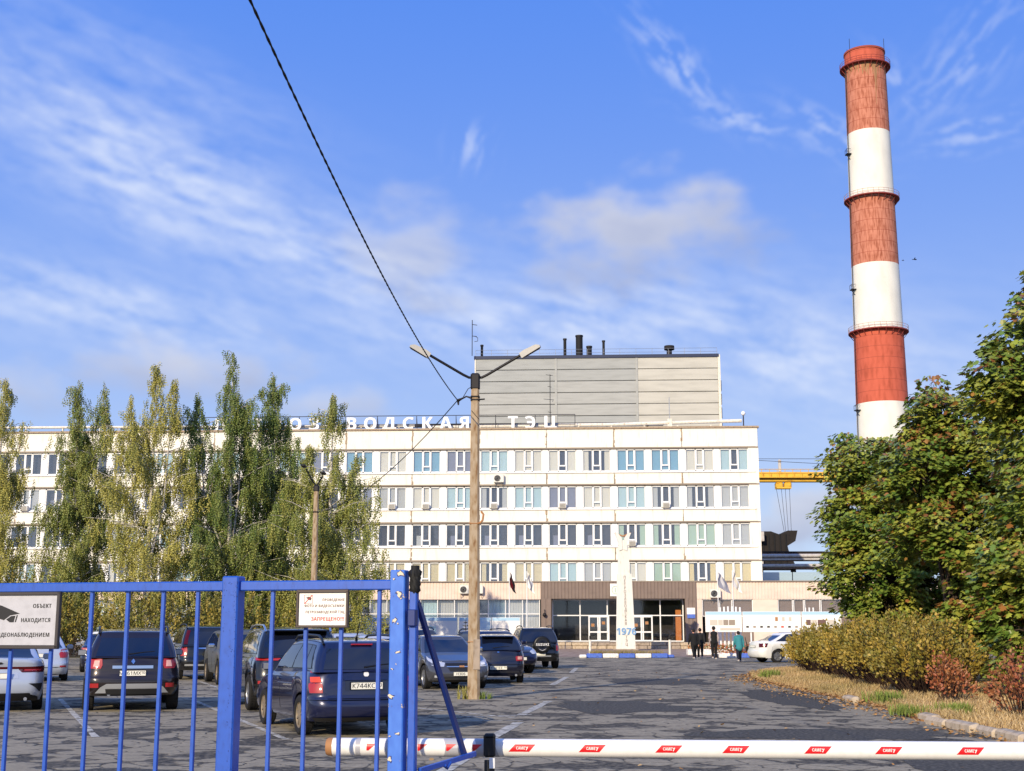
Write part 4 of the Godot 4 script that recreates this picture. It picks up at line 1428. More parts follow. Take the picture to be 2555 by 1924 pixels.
# ---------------------------------------------------------------- power station behind
func power_station() -> void:
	var b := thing("boiler_house", "tall grey panelled boiler house rising behind the office with a dark blue roof edge", "building", Vector3(12.85, 0, -198.0), -3.1)
	put("lower_wall", slab(Vector3(0, 14.0, -10.2), Vector3(37.0, 28.0, 20.0), 0.05), M.boiler_grey, b)
	put("core", slab(Vector3(0, 35.2, -10.3), Vector3(36.9, 14.4, 19.8), 0.05), M.seam_dark, b)
	var pg := G.new()
	pg.cbox(Vector3.ZERO, Vector3(12.18, 1.7, 0.3), 0.04)
	var pm := pg.mesh()
	for i in 3:
		for k in 8:
			put("wall_panel", pm, M[["boiler_grey", "boiler_grey", "boiler_cream"][i] if rng.randf() < 0.6 else ["boiler_pale", "boiler_pale", "boiler_cream"][i]], b, Transform3D(Basis(), Vector3(-12.32 + i * 12.32, 41.4 - k * 1.79, -0.16 + rng.randf_range(-0.02, 0.02))))
	var st := G.new()
	for x in [-6.15, 6.15]:
		st.bb(Vector3(x - 0.16, 28, -0.1), Vector3(x + 0.16, 42.2, 0.07))
	put("joint_strip", st, M.boiler_pale, b)
	var ed := G.new()
	ed.bb(Vector3(-18.7, 42.25, -20.3), Vector3(18.6, 42.72, 0.15))
	put("roof_edge", ed, M.roof_navy, b)
	var cor := G.new()
	cor.bb(Vector3(-18.6, 28, -0.4), Vector3(-18.42, 42.25, 0.06)); cor.bb(Vector3(18.42, 28, -0.4), Vector3(18.8, 42.6, 0.06))
	for k in 5:
		cor.bb(Vector3(18.8, 29 + k * 2.1, -3.0), Vector3(19.15, 30.6 + k * 2.1, -2.2))
	put("corner_trim", cor, M.pipe_cream, b)
	var rl := G.new()
	for y in [43.2, 43.75]:
		rl.tube([Vector3(-18.5, y, -0.5), Vector3(18.4, y, -0.5)], 0.025, 4)
	for k in 16:
		rl.tube([Vector3(-18.5 + k * 2.46, 42.7, -0.5), Vector3(-18.5 + k * 2.46, 43.75, -0.5)], 0.025, 4)
	put("roof_railing", rl, M.steel, b)
	var rnames := ["first", "second", "third", "fourth", "fifth"]
	var i2 := 0
	for f in [[-4.67, 44.9, 0.2], [8.22, 45.9, 0.24], [10.45, 46.4, 0.55], [11.99, 44.7, 0.42], [14.23, 45.6, 0.2]]:
		var t := thing("roof_flue", "", "flue", Vector3(f[0], 42.6, -201), 0, "black flues on the boiler house roof")
		tag(t, "%s black flue on the boiler house roof, %s" % [["short thin", "tall thin", "tall thick", "short thick", "tall thin"][i2], ["standing alone at its left end", "just left of the tall thick flue", "tallest and thickest of the row", "just right of the tall thick one", "just right of the short thick one"][i2]])
		var g := G.new()
		g.cyl(Vector3.ZERO, Vector3(0, f[1] - 42.6, 0), f[2], f[2], 14)
		put("pipe", g, M.flue_black, t)
		var h := G.new()
		h.ring(Vector3(0, f[1] - 42.7, 0), f[2] - 0.02, f[2] + 0.06, -0.1, 0.14, 14)
		put("rim", h, M.metal_dark, t)
		i2 += 1
	var v := thing("roof_vent", "brown T shaped roof vent near the boiler house's right end", "vent", Vector3(24.3, 42.6, -200), 0)
	var g3 := G.new()
	g3.cyl(Vector3.ZERO, Vector3(0, 1.4, 0), 0.42, 0.42, 12)
	put("pipe", g3, M.metal_dark, v)
	var g4 := G.new()
	g4.cyl(Vector3(0, 1.35, 0), Vector3(0, 1.95, 0), 0.8, 0.78, 14)
	put("cowl", g4, M.coal_steel, v)
	var an := thing("roof_aerial", "thin aerial with sideways arms at the boiler house's left roof corner", "antenna", Vector3(-6.1, 42.6, -198), 0)
	var g5 := G.new()
	g5.tube([Vector3.ZERO, Vector3(0, 5.6, 0)], 0.06, 4)
	put("mast", g5, M.rail_dark, an)
	var g6 := G.new()
	for e in [[4.9, 0.75], [3.1, 0.7]]:
		g6.tube([Vector3(0, e[0], 0), Vector3(e[1], e[0] - 0.1, 0)], 0.05, 4)
	g6.tube([Vector3(0.4, 3.1, 0), Vector3(0.85, 2.8, 0), Vector3(0.85, 2.3, 0), Vector3(0.35, 2.2, 0)], 0.045, 4)
	put("arms", g6, M.rail_dark, an)
	chimney()
	crane()

func chim_r(y: float) -> float:
	return 5.65 + (50.5 - y) * 0.0133

func chimney() -> void:
	var c := thing("smokestack", "tall red and white banded concrete smokestack with ring walkways", "chimney", Vector3(82.3, 0, -290))
	var bands := [[0.0, 18.0, "chimney_red"], [18.0, 34.2, "chimney_white"], [34.2, 50.5, "chimney_red"], [50.5, 50.5, ""], [50.5, 66.7, "chimney_red"], [66.7, 82.1, "chimney_white"], [82.1, 97.6, "chimney_worn"], [97.6, 113.6, "chimney_white"], [113.6, 129.6, "chimney_worn"], [129.6, 133.4, "chimney_red"]]
	bands[2] = [34.2, 50.5, "chimney_white"]
	bands[1] = [18.0, 34.2, "chimney_red"]
	bands[0] = [0.0, 18.0, "chimney_white"]
	for b in bands:
		if b[1] - b[0] < 0.1:
			continue
		var g := G.new()
		g.tube([Vector3(0, b[0], 0), Vector3(0, b[1], 0)], [chim_r(b[0]), chim_r(b[1])], 64, false)
		put("band", g, M[b[2]], c)
	# casting joints on the red bands, long drips under the top walkway
	var g2 := G.new()
	for b in [[50.5, 66.0], [82.1, 97.0], [113.6, 129.0], [130.5, 133.0]]:
		var y: float = b[0] + 2.4
		while y < b[1]:
			g2.ring(Vector3(0, y, 0), chim_r(y) - 0.05, chim_r(y) + 0.02, -0.035, 0.035, 64)
			y += 2.5 if b[0] < 130 else 1.1
	put("casting_joint", g2, M.chimney_seam, c).set_meta("kind", "stuff")
	var dr := G.new()
	for k in 64:
		if rng.randf() < 0.3:
			continue
		var a := TAU * k / 64 + rng.randf_range(-0.03, 0.03)
		var l := rng.randf_range(1.5, 4.0) if rng.randf() < 0.75 else rng.randf_range(4, 12)
		var w := rng.randf_range(0.12, 0.4)
		var rows := []
		for t in [0.0, 0.3, 0.6, 1.0]:
			var y: float = 129.7 - l * t
			var r := chim_r(y) + 0.03
			var ww: float = w * (1.0 - t * 0.75) / r * (1.0 + rng.randf_range(-0.3, 0.3))
			rows.append([Vector3(r * sin(a - ww), y, r * cos(a - ww)), Vector3(r * sin(a + ww), y, r * cos(a + ww))])
		dr.grid(rows, false, true)
	put("drip_stain", dr, M.chimney_stain, c).set_meta("kind", "stuff")
	var top := G.new()
	top.ring(Vector3(0, 133.4, 0), chim_r(133) - 0.5, chim_r(133) + 0.16, -0.15, 0.3, 64)
	put("crown_ring", top, M.chimney_seam, c)
	var inn := G.new()
	inn.tube([Vector3(0, 110, 0), Vector3(0, 133.5, 0)], chim_r(133) - 0.45, 40, false)
	put("flue_lining", inn, M.flue_black, c)
	for y in [129.8, 97.8, 66.8, 35.5]:
		var r := chim_r(y)
		var d := Node3D.new()
		d.name = "ring_walkway"
		c.add_child(d, true)
		var f := G.new()
		f.ring(Vector3(0, y, 0), r, r + 1.15, -0.12, 0.12, 64)
		put("deck", f, M.chimney_rail, d)
		var br := G.new()
		for k in 24:
			var a := TAU * k / 24
			var p := Vector3(cos(a), 0, sin(a))
			br.beam(p * (r - 0.05) + Vector3(0, y - 1.5, 0), p * (r + 1.05) + Vector3(0, y - 0.1, 0), 0.1, 0.1)
		put("bracket", br, M.chimney_rail, d)
		var rl := G.new()
		for h in [0.55, 1.1]:
			var pts := []
			for k in 49:
				pts.append(Vector3((r + 1.1) * cos(TAU * k / 48), y + h + 0.1, (r + 1.1) * sin(TAU * k / 48)))
			rl.tube(pts, 0.045, 4, false)
		for k in 32:
			var a := TAU * k / 32
			rl.tube([Vector3((r + 1.1) * cos(a), y, (r + 1.1) * sin(a)), Vector3((r + 1.1) * cos(a), y + 1.2, (r + 1.1) * sin(a))], 0.04, 4)
		put("railing", rl, M.chimney_rail if y > 120 else M.gallery_pink, d)
	# lamp balconies on the left side
	for y in [108.5, 76.5, 49.0]:
		var r := chim_r(y)
		var g := G.new()
		var p := Vector3(-r * 0.97, y, r * 0.25)
		g.box(p + Vector3(-0.45, 0, 0), Vector3(1.1, 0.14, 1.6))
		for s in [-0.75, 0.75]:
			g.tube([p + Vector3(-0.95, 0, s), p + Vector3(-0.95, 1.1, s)], 0.05, 4)
		g.tube([p + Vector3(0, 1.1, -0.75), p + Vector3(-0.95, 1.1, -0.75), p + Vector3(-0.95, 1.1, 0.75), p + Vector3(0, 1.1, 0.75)], 0.05, 4)
		g.beam(p + Vector3(0, -1.2, 0), p + Vector3(-0.9, -0.05, 0), 0.12, 0.12)
		put("lamp_balcony", g, M.metal_dark, c)
	var ld := G.new()
	for s in [-0.2, 0.2]:
		ld.tube([Vector3(-chim_r(0) - 0.25, 0, 1.2 + s), Vector3(-chim_r(130) - 0.25, 130, 1.2 + s)], 0.05, 4)
	put("ladder", ld, M.metal_dark, c)
	var rods := G.new()
	for a in [2.6, 0.55, 4.0, 5.4]:
		var q := Vector3(cos(a), 0, sin(a)) * (chim_r(133) + 0.1)
		rods.tube([q + Vector3(0, 131, 0), q + Vector3(0, 136.3, 0)], 0.06, 4)
	put("lightning_rod", rods, M.metal_dark, c)

func crane() -> void:
	var c := thing("gantry_crane", "yellow girder gantry crane on pale legs between the office and maple trees", "crane", Vector3(0, 0, -170))
	var g := G.new()
	g.bb(Vector3(4, 20.2, -0.7), Vector3(47, 20.55, 0.7))
	g.bb(Vector3(4, 20.5, -0.35), Vector3(47, 21.45, 0.35))
	put("girder", g, M.crane_yellow, c)
	var w := G.new()
	w.bb(Vector3(4, 20.62, 0.35), Vector3(47, 20.7, 1.3))
	for y in [21.15, 21.7]:
		w.tube([Vector3(4, y, 1.25), Vector3(47, y, 1.25)], 0.04, 4)
	for k in 44:
		w.tube([Vector3(4 + k, 20.7, 1.25), Vector3(4 + k, 21.7, 1.25)], 0.035, 4)
	put("walkway_rail", w, M.crane_yellow, c)
	var tr := G.new()
	tr.cbox(Vector3(34.4, 19.75, 0), Vector3(0.9, 0.8, 1.2), 0.15)
	tr.cbox(Vector3(35.5, 19.75, 0), Vector3(0.9, 0.8, 1.2), 0.15)
	tr.bb(Vector3(34.0, 19.3, -0.6), Vector3(35.9, 19.5, 0.6))
	put("trolley", tr, M.crane_yellow, c)
	var cab := G.new()
	for e in [[34.05, 35.0], [34.7, 35.1], [35.2, 35.4], [35.75, 35.75]]:
		cab.tube([Vector3(e[0], 19.4, 0), Vector3(e[1], 12.6, 0.2)], 0.025, 4)
	cab.tube([Vector3(31, 23.2, 0), Vector3(46, 23.2, 0)], 0.03, 4)
	cab.tube([Vector3(31, 23.0, 0.3), Vector3(46, 22.2, 0.3)], 0.03, 4)
	put("hoist_cable", cab, M.rail_dark, c)
	var cbn := G.new()
	cbn.cbox(Vector3(34.6, 22.3, 0), Vector3(0.35, 1.6, 0.3), 0.05)
	put("winch_post", cbn, M.crane_grey, c)
	var l := G.new()
	for z in [-3.5, 3.5]:
		for e in [[42.3, 20.8, 42.6, 0.0], [45.0, 20.8, 47.0, 0.0]]:
			l.beam(Vector3(e[0], e[1], z * 0.3), Vector3(e[2], e[3], z), 0.45, 0.45)
		for k in 6:
			var y := 1.5 + k * 3.2
			l.beam(Vector3(42.5, y, z * lerpf(1.0, 0.3, y / 20.8)), Vector3(45.8, y + 1.6, z * lerpf(1.0, 0.3, y / 20.8)), 0.2, 0.2)
			l.beam(Vector3(45.8, y + 1.6, z * lerpf(1.0, 0.3, y / 20.8)), Vector3(42.5, y + 3.2, z * lerpf(1.0, 0.3, y / 20.8)), 0.2, 0.2)
	for e in [[41.3, 20.3, 43.2, 22.6], [43.2, 22.6, 45.0, 20.3], [43.2, 22.6, 43.4, 19.0]]:
		l.beam(Vector3(e[0], e[1], 0.8), Vector3(e[2], e[3], 0.8), 0.3, 0.3)
	put("leg", l, M.crane_grey, c)
	put("operator_cabin", slab(Vector3(44.6, 14.2, 1.6), Vector3(2.4, 2.2, 2.0), 0.2), M.crane_yellow, c)
	# the dark grab below and the gallery roof in front of it
	var h := thing("coal_hopper", "black jagged steel hopper standing on the gallery roof beside the office end", "hopper", Vector3(33.0, 0, -165))
	var pg := PackedVector2Array([Vector2(-3.0, 8.8), Vector2(2.3, 8.8), Vector2(1.3, 11.2), Vector2(1.2, 11.7), Vector2(2.2, 12.3), Vector2(2.5, 13.6), Vector2(1.3, 13.6), Vector2(0.3, 13.1), Vector2(-0.8, 13.5), Vector2(-3.0, 13.5)])
	var hg := G.new()
	hg.prism(pg, -3.0, 0.0)
	put("bin", hg, M.coal_steel, h)
	var rb := G.new()
	for k in 6:
		rb.beam(Vector3(-2.5 + k * 0.7, 9.0, 0.08), Vector3(-2.6 + k * 0.72, 13.2, 0.08), 0.12, 0.16)
	rb.beam(Vector3(-3, 10.6, 0.09), Vector3(1.2, 10.9, 0.09), 0.12, 0.12)
	put("rib", rb, M.flue_black, h)
	put("side_platform", slab(Vector3(-2.5, 12.8, 0.6), Vector3(1.3, 1.2, 1.0), 0.05), M.crane_grey, h)
	put("chute_sheet", slab(Vector3(-2.6, 10.2, 0.5), Vector3(1.3, 1.5, 0.1), 0.02), M.crane_grey, h)
	var ga := thing("conveyor_gallery", "long pinkish conveyor gallery of rusty pipes over the low wing roof", "gallery", Vector3(43, 0, -150))
	var gg := G.new()
	gg.bb(Vector3(-16, 9.2, -3), Vector3(16, 10.0, 0)); gg.bb(Vector3(-16, 8.25, -3), Vector3(16, 8.8, -0.5))
	put("deck", gg, M.gallery_pink, ga)
	var gp := G.new()
	for e in [[9.65, 0.22, 0.25], [9.25, 0.12, 0.2], [8.55, 0.2, 0.1]]:
		gp.tube([Vector3(-16, e[0], e[2]), Vector3(-4, e[0] + 0.06, e[2]), Vector3(16, e[0] - 0.05, e[2])], e[1], 8)
	put("pipe", gp, M.crane_grey, ga)
	var gl := G.new()
	for k in 9:
		gl.bb(Vector3(-15 + k * 3.7, 0, -1.8), Vector3(-14.5 + k * 3.7, 8.3, -1.2))
	gl.bb(Vector3(-16, 10.0, -3.2), Vector3(16, 10.16, 0.3))
	put("support", gl, M.coal_steel, ga)
	var sk := thing("roof_skylight", "pale blue grey strip skylight on the low wing roof right of the office end", "skylight", office.transform * Vector3(0, 0, -5.5), -3.1)
	var k := 0
	for x in [0.4, 3.5, 6.6, 9.7, 12.8]:
		put("pane", slab(Vector3(x + 1.5, 6.18, 0), Vector3(3.02, 1.05, 0.08), 0.01), M.skylight, sk)
	put("kerb", slab(Vector3(8.1, 5.74, -1.0), Vector3(15.4, 0.3, 2.4), 0.02), M.seam_dark, sk)
	put("roof_cover", slab(Vector3(8.1, 6.5, -1.1), Vector3(15.3, 0.1, 2.0), 0.02), M.seam_dark, sk)

# ---------------------------------------------------------------- yard furniture
func board(label: String, at: Vector3, w: float, h: float, look: int) -> void:
	var b := thing("notice_board", label, "notice board", at, -3.1, "printed notice boards in front of the office")
	put("panel", slab(Vector3(0, 0, 0), Vector3(w, h, 0.06), 0.01), M.sign_white, b)
	put("header", slab(Vector3(0, h / 2 - 0.13, 0.034), Vector3(w - 0.06, 0.22, 0.008), 0.002), M.print_blue, b)
	var lg := G.new()
	for s in [-w * 0.36, w * 0.36]:
		lg.bb(Vector3(s - 0.05, -at.y, -0.1), Vector3(s + 0.05, h / 2 - 0.1, -0.04))
	put("leg", lg, M.frame_white, b)
	var g := G.new()
	if look == 0:      # a strip of small photographs and a foot line
		var x := -w / 2 + 0.3
		while x < w / 2 - 0.5:
			var pw := rng.randf_range(0.35, 0.7)
			put("print_picture", slab(Vector3(x + pw / 2, -0.05, 0.035), Vector3(pw * 0.9, 0.4, 0.008), 0.002), M[["print_faint", "print_brown", "sill", "print_faint"][rng.randi() % 4]], b)
			x += pw
		g.bb(Vector3(-w * 0.1, -h / 2 + 0.12, 0.03), Vector3(w * 0.45, -h / 2 + 0.3, 0.036))
		put("print_line", g, M.print_faint, b)
	elif look == 1:    # a row of dark dots and three faint crests
		for k in 8:
			put("print_dot", slab(Vector3(-w / 2 + 0.35 + k * (w - 0.7) / 7.0, -h / 2 + 0.38, 0.035), Vector3(0.2, 0.13, 0.008), 0.003), M[["print_dark", "sill", "print_dark", "print_dark", "sill", "tail_amber", "print_dark", "sill"][k]], b)
		for k in 3:
			put("print_crest", slab(Vector3(0.35 + k * 0.5, 0.2, 0.034), Vector3(0.2, 0.3, 0.006), 0.002), M.cap_tan if k == 0 else M.print_faint, b)
	elif look == 2:    # text columns with photographs
		for k in 4:
			var cx := -w / 2 + w * (k + 0.5) / 4.0
			if k % 2 == 0:
				for y in [0.12, -0.28]:
					put("print_picture", slab(Vector3(cx, y, 0.035), Vector3(w * 0.17, 0.34, 0.008), 0.002), M.sill if y > 0 else M.print_dark, b)
			else:
				for y in 7:
					g.bb(Vector3(cx - w * 0.1, 0.24 - y * 0.1, 0.03), Vector3(cx + w * 0.1, 0.27 - y * 0.1, 0.036))
		put("print_line", g, M.print_faint, b)
	elif look == 3:    # a plain map with a green corner
		put("print_picture", slab(Vector3(-w * 0.3, -0.2, 0.034), Vector3(w * 0.3, h * 0.4, 0.006), 0.002), M.blind_teal, b)
	elif look == 4:    # blue poster
		put("print_picture", slab(Vector3(w * 0.25, -0.12, 0.034), Vector3(w * 0.42, h - 0.3, 0.006), 0.002), M.print_blue, b)
		for y in 6:
			g.bb(Vector3(w * 0.1, 0.3 - y * 0.14, 0.038), Vector3(w * 0.42, 0.33 - y * 0.14, 0.042))
		put("print_line", g, M.sign_white, b)

func flag(called: String, label: String, at: Vector3, h: float, cols: Array, wave: float) -> void:
	var f := thing(called, label, "flagpole", at, 0, "flagpoles in front of the office")
	var g := G.new()
	g.tube([Vector3.ZERO, Vector3(0, h, 0)], [0.05, 0.03], 8)
	put("pole", g, M.frame_white, f)
	var n: int = cols.size()
	for i in n:
		var rows := []
		for t in 8:
			var y := h - 0.1 - t / 7.0 * 1.15
			var r := []
			for k in 4:
				var a: float = (i + k / 3.0) / n
				r.append(Vector3(0.04 + a * wave * (0.5 + t / 14.0) + 0.05 * sin(t * 1.1 + a * 5), y - a * 0.5, 0.09 * sin(a * 9.0 + t * 0.8)))
			rows.append(r)
		var c := G.new()
		c.grid(rows)
		put("flag_stripe", c, M[cols[i]], f)

func stele() -> void:
	var s := thing("stele", "tall white tapering entrance stele with vertical lettering and a forked top", "stele", Vector3(8.62, 0, -102.0), -3.1)
	var g := G.new()
	g.prism(PackedVector2Array([Vector2(-0.74, 0.12), Vector2(0.74, 0.12), Vector2(0.52, 5.75), Vector2(-0.6, 5.75)]), -0.35, 0.0)
	put("lower_shaft", g, M.stele_white, s)
	var u := G.new()
	u.prism(PackedVector2Array([Vector2(-0.52, 5.75), Vector2(0.4, 5.75), Vector2(0.3, 7.6), Vector2(0.2, 8.3), Vector2(-0.4, 8.3), Vector2(-0.5, 7.6)]), -0.38, -0.06)
	put("upper_shaft", u, M.stele_white, s)
	for sg in [-1.0, 1.0]:
		var h := G.new()
		h.prism(PackedVector2Array([Vector2(sg * 0.3 - 0.1, 7.5), Vector2(sg * 0.36 - 0.1, 8.2), Vector2(sg * 0.62 - 0.1, 8.85), Vector2(sg * 0.42 - 0.1, 8.9), Vector2(sg * 0.1 - 0.1, 8.5), Vector2(sg * 0.04 - 0.1, 7.6)]), -0.42, 0.02)
		put("horn", h, M.stele_white, s)
	var tp := G.new()
	tp.tube([Vector3(-0.72, 8.86, -0.2), Vector3(-0.1, 8.62, -0.15), Vector3(0.52, 8.86, -0.2)], 0.07, 6)
	put("rusty_edge", tp, M.cap_tan, s)
	var t := "ПЕТРОЗАВОДСКАЯ"
	for i in t.length():
		words("letter", t[i], 0.22, M.print_brown, s, Transform3D(Basis(), Vector3(-0.02 + i * 0.004, 5.48 - i * 0.268, 0.012)), false, 0.9, 1, 0.02)
	words("year", "1976", 0.5, M.year_blue, s, Transform3D(Basis(), Vector3(0.05, 1.42, 0.04)), true, 1.0, 1, 0.06)
	for e in [["Т", 1.0], ["Э", 0.74], ["Ц", 0.47]]:
		words("letter", e[0], 0.22, M.print_brown, s, Transform3D(Basis(), Vector3(0.06, e[1], 0.012)), false, 0.9, 1, 0.02)
	put("base", slab(Vector3(0, 0.06, -0.1), Vector3(1.9, 0.12, 1.0), 0.03), M.stone, s)

func yard_things() -> void:
	# boards
	board("notice board with small pictures behind the walkers, left end of the right-hand row", Vector3(15.75, 2.13, -100.0), 2.7, 1.5, 0)
	board("notice board with a row of dark dots, middle of the right-hand row", Vector3(19.3, 2.13, -99.8), 4.3, 1.5, 1)
	board("notice board with pictures beside the maple leaves, right end of the right-hand row", Vector3(22.95, 2.13, -99.6), 2.9, 1.5, 0)
	board("blank cream notice board beside the brown entrance, right end of the left-hand row", Vector3(-0.45, 1.72, -100.2), 2.1, 1.45, 5)
	board("notice board with a blue poster just right of the lamp post", Vector3(-2.75, 1.72, -100.3), 2.4, 1.45, 4)
	board("pale map notice board with a greenish corner behind the lamp post", Vector3(-5.3, 1.72, -100.4), 2.4, 1.45, 3)
	board("notice board with text columns and pictures seen right of the chipped gate post", Vector3(-8.3, 1.72, -100.5), 3.2, 1.45, 2)
	board("teal notice board half hidden behind the chipped gate post", Vector3(-11.3, 1.72, -100.6), 2.6, 1.45, 3)
	# white pipes in front of the right wing
	var pp := thing("white_pipe_stand", "group of thin white upright pipes behind the right-hand notice boards", "pipe stand", Vector3(16.5, 0, -101.5))
	for i in 6:
		var g := G.new()
		g.tube([Vector3(-0.75 + i * 0.3, 0, 0), Vector3(-0.75 + i * 0.3, 3.3 - absf(i - 2.5) * 0.03, 0)], 0.075, 10)
		put("pipe", g, M.frame_white, pp)
	var pp2 := thing("white_pipe_stand", "three white upright pipes showing above the right-hand board near the maple", "pipe stand", Vector3(22.2, 0, -101.5))
	for i in 3:
		var g := G.new()
		g.tube([Vector3(i * 0.3, 0, 0), Vector3(i * 0.3, 3.2, 0)], 0.06, 10)
		put("pipe", g, M.frame_white, pp2)
	flag("flagpole", "flagpole with a dark red and black flag hanging limp, left of the entrance", Vector3(-0.2, 0, -103), 6.0, ["tail_dark", "flue_black"], 0.5)
	flag("flagpole", "flagpole with a pale white and blue flag left of the brown entrance", Vector3(1.15, 0, -103), 6.0, ["sign_white", "blind_slate", "sign_white"], 0.6)
	flag("flagpole", "flagpole with a dark lettered flag right of the entrance, left of that pair", Vector3(15.85, 0, -103), 6.0, ["blind_slate", "sign_grey", "blind_slate"], 1.0)
	flag("flagpole", "flagpole with a white flag right of the entrance, right of that pair", Vector3(17.0, 0, -103), 6.05, ["sign_grey", "print_faint", "sign_white"], 0.7)
	stele()
	# signs on the entrance wall
	var xf := office.transform
	var s1 := thing("wall_plaque", "white and blue plaque on the brown wall right of the entrance", "sign", xf * Vector3(-6.35, 2.95, 0.56), -3.1)
	put("panel", slab(Vector3(0, 0.18, 0), Vector3(0.72, 0.56, 0.05), 0.01), M.sign_white, s1)
	put("blue_panel", slab(Vector3(0.02, -0.27, 0.005), Vector3(0.68, 0.34, 0.05), 0.01), M.kerb_blue, s1)
	var s2 := thing("wall_emblem", "pale emblem board on the brown fascia partly behind the white stele", "sign", xf * Vector3(-12.9, 4.95, 0.6), -3.1)
	put("panel", slab(Vector3.ZERO, Vector3(0.9, 1.1, 0.06), 0.01), M.sign_white, s2)
	var eg := G.new()
	var pts := []
	for k in 25:
		pts.append(Vector3(0.28 * cos(TAU * k / 24), 0.33 * sin(TAU * k / 24), 0.035))
	eg.tube(pts, 0.035, 5, false)
	put("ring", eg, M.blind_green, s2)
	put("figure", slab(Vector3(0, -0.02, 0.035), Vector3(0.1, 0.4, 0.02), 0.01), M.blind_green, s2)
	var wl := thing("wall_lamp", "small dark wall lamp left of the brown entrance glazing", "lamp", xf * Vector3(-19.1, 2.75, 0.6), -3.1)
	var lg := G.new()
	lg.tube([Vector3(0, 0.5, -0.1), Vector3(0, 0.5, 0.12), Vector3(0, 0.2, 0.15)], 0.03, 5)
	put("bracket", lg, M.metal_dark, wl)
	var sp := SphereMesh.new()
	sp.radius = 0.17; sp.height = 0.34; sp.radial_segments = 12; sp.rings = 8
	put("globe", sp, M.metal_dark, wl, Transform3D(Basis(), Vector3(0, 0.05, 0.15)))
	# kerb islands of painted blocks
	var isl := thing("painted_kerb", "blue and white painted kerb of five blocks before the stele", "kerb", Vector3(6.55, 0, -76.8))
	for i in 5:
		put("kerb_block", slab(Vector3(-1.86 + i * 0.93, 0.12, rng.randf_range(-0.03, 0.03)), Vector3(0.9, 0.26, 0.3), 0.04), M.kerb_blue if i % 2 == 0 else M.kerb_white, isl, Transform3D(Basis(), Vector3.ZERO))
	put("kerb_end", slab(Vector3(-2.6, 0.1, 0.0), Vector3(0.4, 0.2, 0.28), 0.05), M.kerb_white, isl, Transform3D(Basis(Vector3.UP, 0.2), Vector3.ZERO))
	put("kerb_end", slab(Vector3(2.45, 0.09, -0.15), Vector3(0.5, 0.18, 0.26), 0.05), M.kerb_blue, isl)
	var isl2 := thing("painted_kerb", "white and blue painted kerb behind the walkers and white car", "kerb", Vector3(13.0, 0, -77.0))
	for i in 4:
		put("kerb_block", slab(Vector3(-0.7 + i * 1.02, 0.12, 0), Vector3(0.99, 0.27, 0.3), 0.04), M.kerb_white if i % 2 == 0 else M.kerb_blue, isl2)
	var fb := thing("flower_box", "white planter of orange flowers behind the first two walkers", "planter", Vector3(12.2, 0, -84.0))
	put("box", slab(Vector3(0, 0.2, 0), Vector3(2.6, 0.36, 0.8), 0.03), M.kerb_white, fb)
	blossoms(fb, Vector3(0, 0.45, 0), Vector3(1.25, 0.2, 0.35), 420)
	var fb2 := thing("flower_bed", "bed of orange flowers behind the painted kerb beside the teal coat", "flower bed", Vector3(13.4, 0, -78.0))
	put("soil", slab(Vector3(0, 0.1, 0), Vector3(3.6, 0.2, 1.4), 0.05), M.stone, fb2)
	blossoms(fb2, Vector3(-0.3, 0.42, 0), Vector3(1.5, 0.3, 0.5), 900)
	var fb3 := thing("flower_bed", "low dry grass bed behind the five-block painted kerb", "flower bed", Vector3(6.6, 0, -77.9))
	put("soil", slab(Vector3(0, 0.08, 0), Vector3(4.4, 0.16, 1.6), 0.05), M.stone, fb3)
	grass_patch("bed_grass", fb3, Vector3(0, 0.12, 0), Vector2(2.1, 0.75), 500, 0.28)
	for e in [[4.55, "left"], [9.2, "right"]]:
		var b := thing("bent_post", "short pale post with a bent top at the painted kerb's %s end" % e[1], "post", Vector3(e[0], 0, -78.6), 0, "short bent posts by the painted kerb")
		var g := G.new()
		g.tube([Vector3.ZERO, Vector3(0, 1.0, 0)], 0.075, 8)
		put("post", g, M.pipe_cream, b)
		var h := G.new()
		h.tube([Vector3(0, 0.95, 0), Vector3(0, 1.2, 0), Vector3(0.1, 1.3, 0), Vector3(0.25, 1.28, 0)], 0.05, 6)
		put("hook", h, M.metal_dark, b)

func blossoms(parent: Node3D, c: Vector3, s: Vector3, n: int) -> void:
	var xfs := []
	var cols := PackedColorArray()
	for i in n:
		var p := c + Vector3(rng.randf_range(-s.x, s.x), rng.randf_range(-s.y, s.y), rng.randf_range(-s.z, s.z))
		xfs.append(Transform3D(Basis.from_euler(Vector3(rng.randf_range(-1, 1), rng.randf() * TAU, rng.randf_range(-1, 1))).scaled(Vector3.ONE * rng.randf_range(0.08, 0.16)), p))
		cols.append([Color(0.55, 0.16, 0.03), Color(0.5, 0.24, 0.03), Color(0.1, 0.16, 0.03), Color(0.42, 0.08, 0.03)][rng.randi() % 4])
	instances("flowers", leaf_mesh(0), M.leaf, xfs, cols, parent)

# ---------------------------------------------------------------- lamp posts, cable
func lamp_post(label: String, at: Vector3, h: float, w0: float, w1: float, turn: float) -> Node3D:
	var p := thing("lamp_post", label, "lamp post", at, turn, "concrete lamp posts in the car park")
	var g := G.new()
	var rows := []
	for y in [-0.3, 0.4, h * 0.25, h * 0.5, h * 0.75, h]:
		var w := lerpf(w0, w1, clampf(y / h, 0, 1)) / 2
		var e := w * 0.42
		var r := []
		for q in [[w, -w + e], [w, w - e], [w - e, w], [-w + e, w], [-w, w - e], [-w, -w + e], [-w + e, -w], [w - e, -w]]:
			r.append(Vector3(q[0], y, q[1]))
		rows.append(r)
	for k in rows.size() - 1:
		for j in 8:
			g.quad(rows[k][j], rows[k][(j + 1) % 8], rows[k + 1][(j + 1) % 8], rows[k + 1][j])
	put("pillar", g, M.concrete, p)
	return p

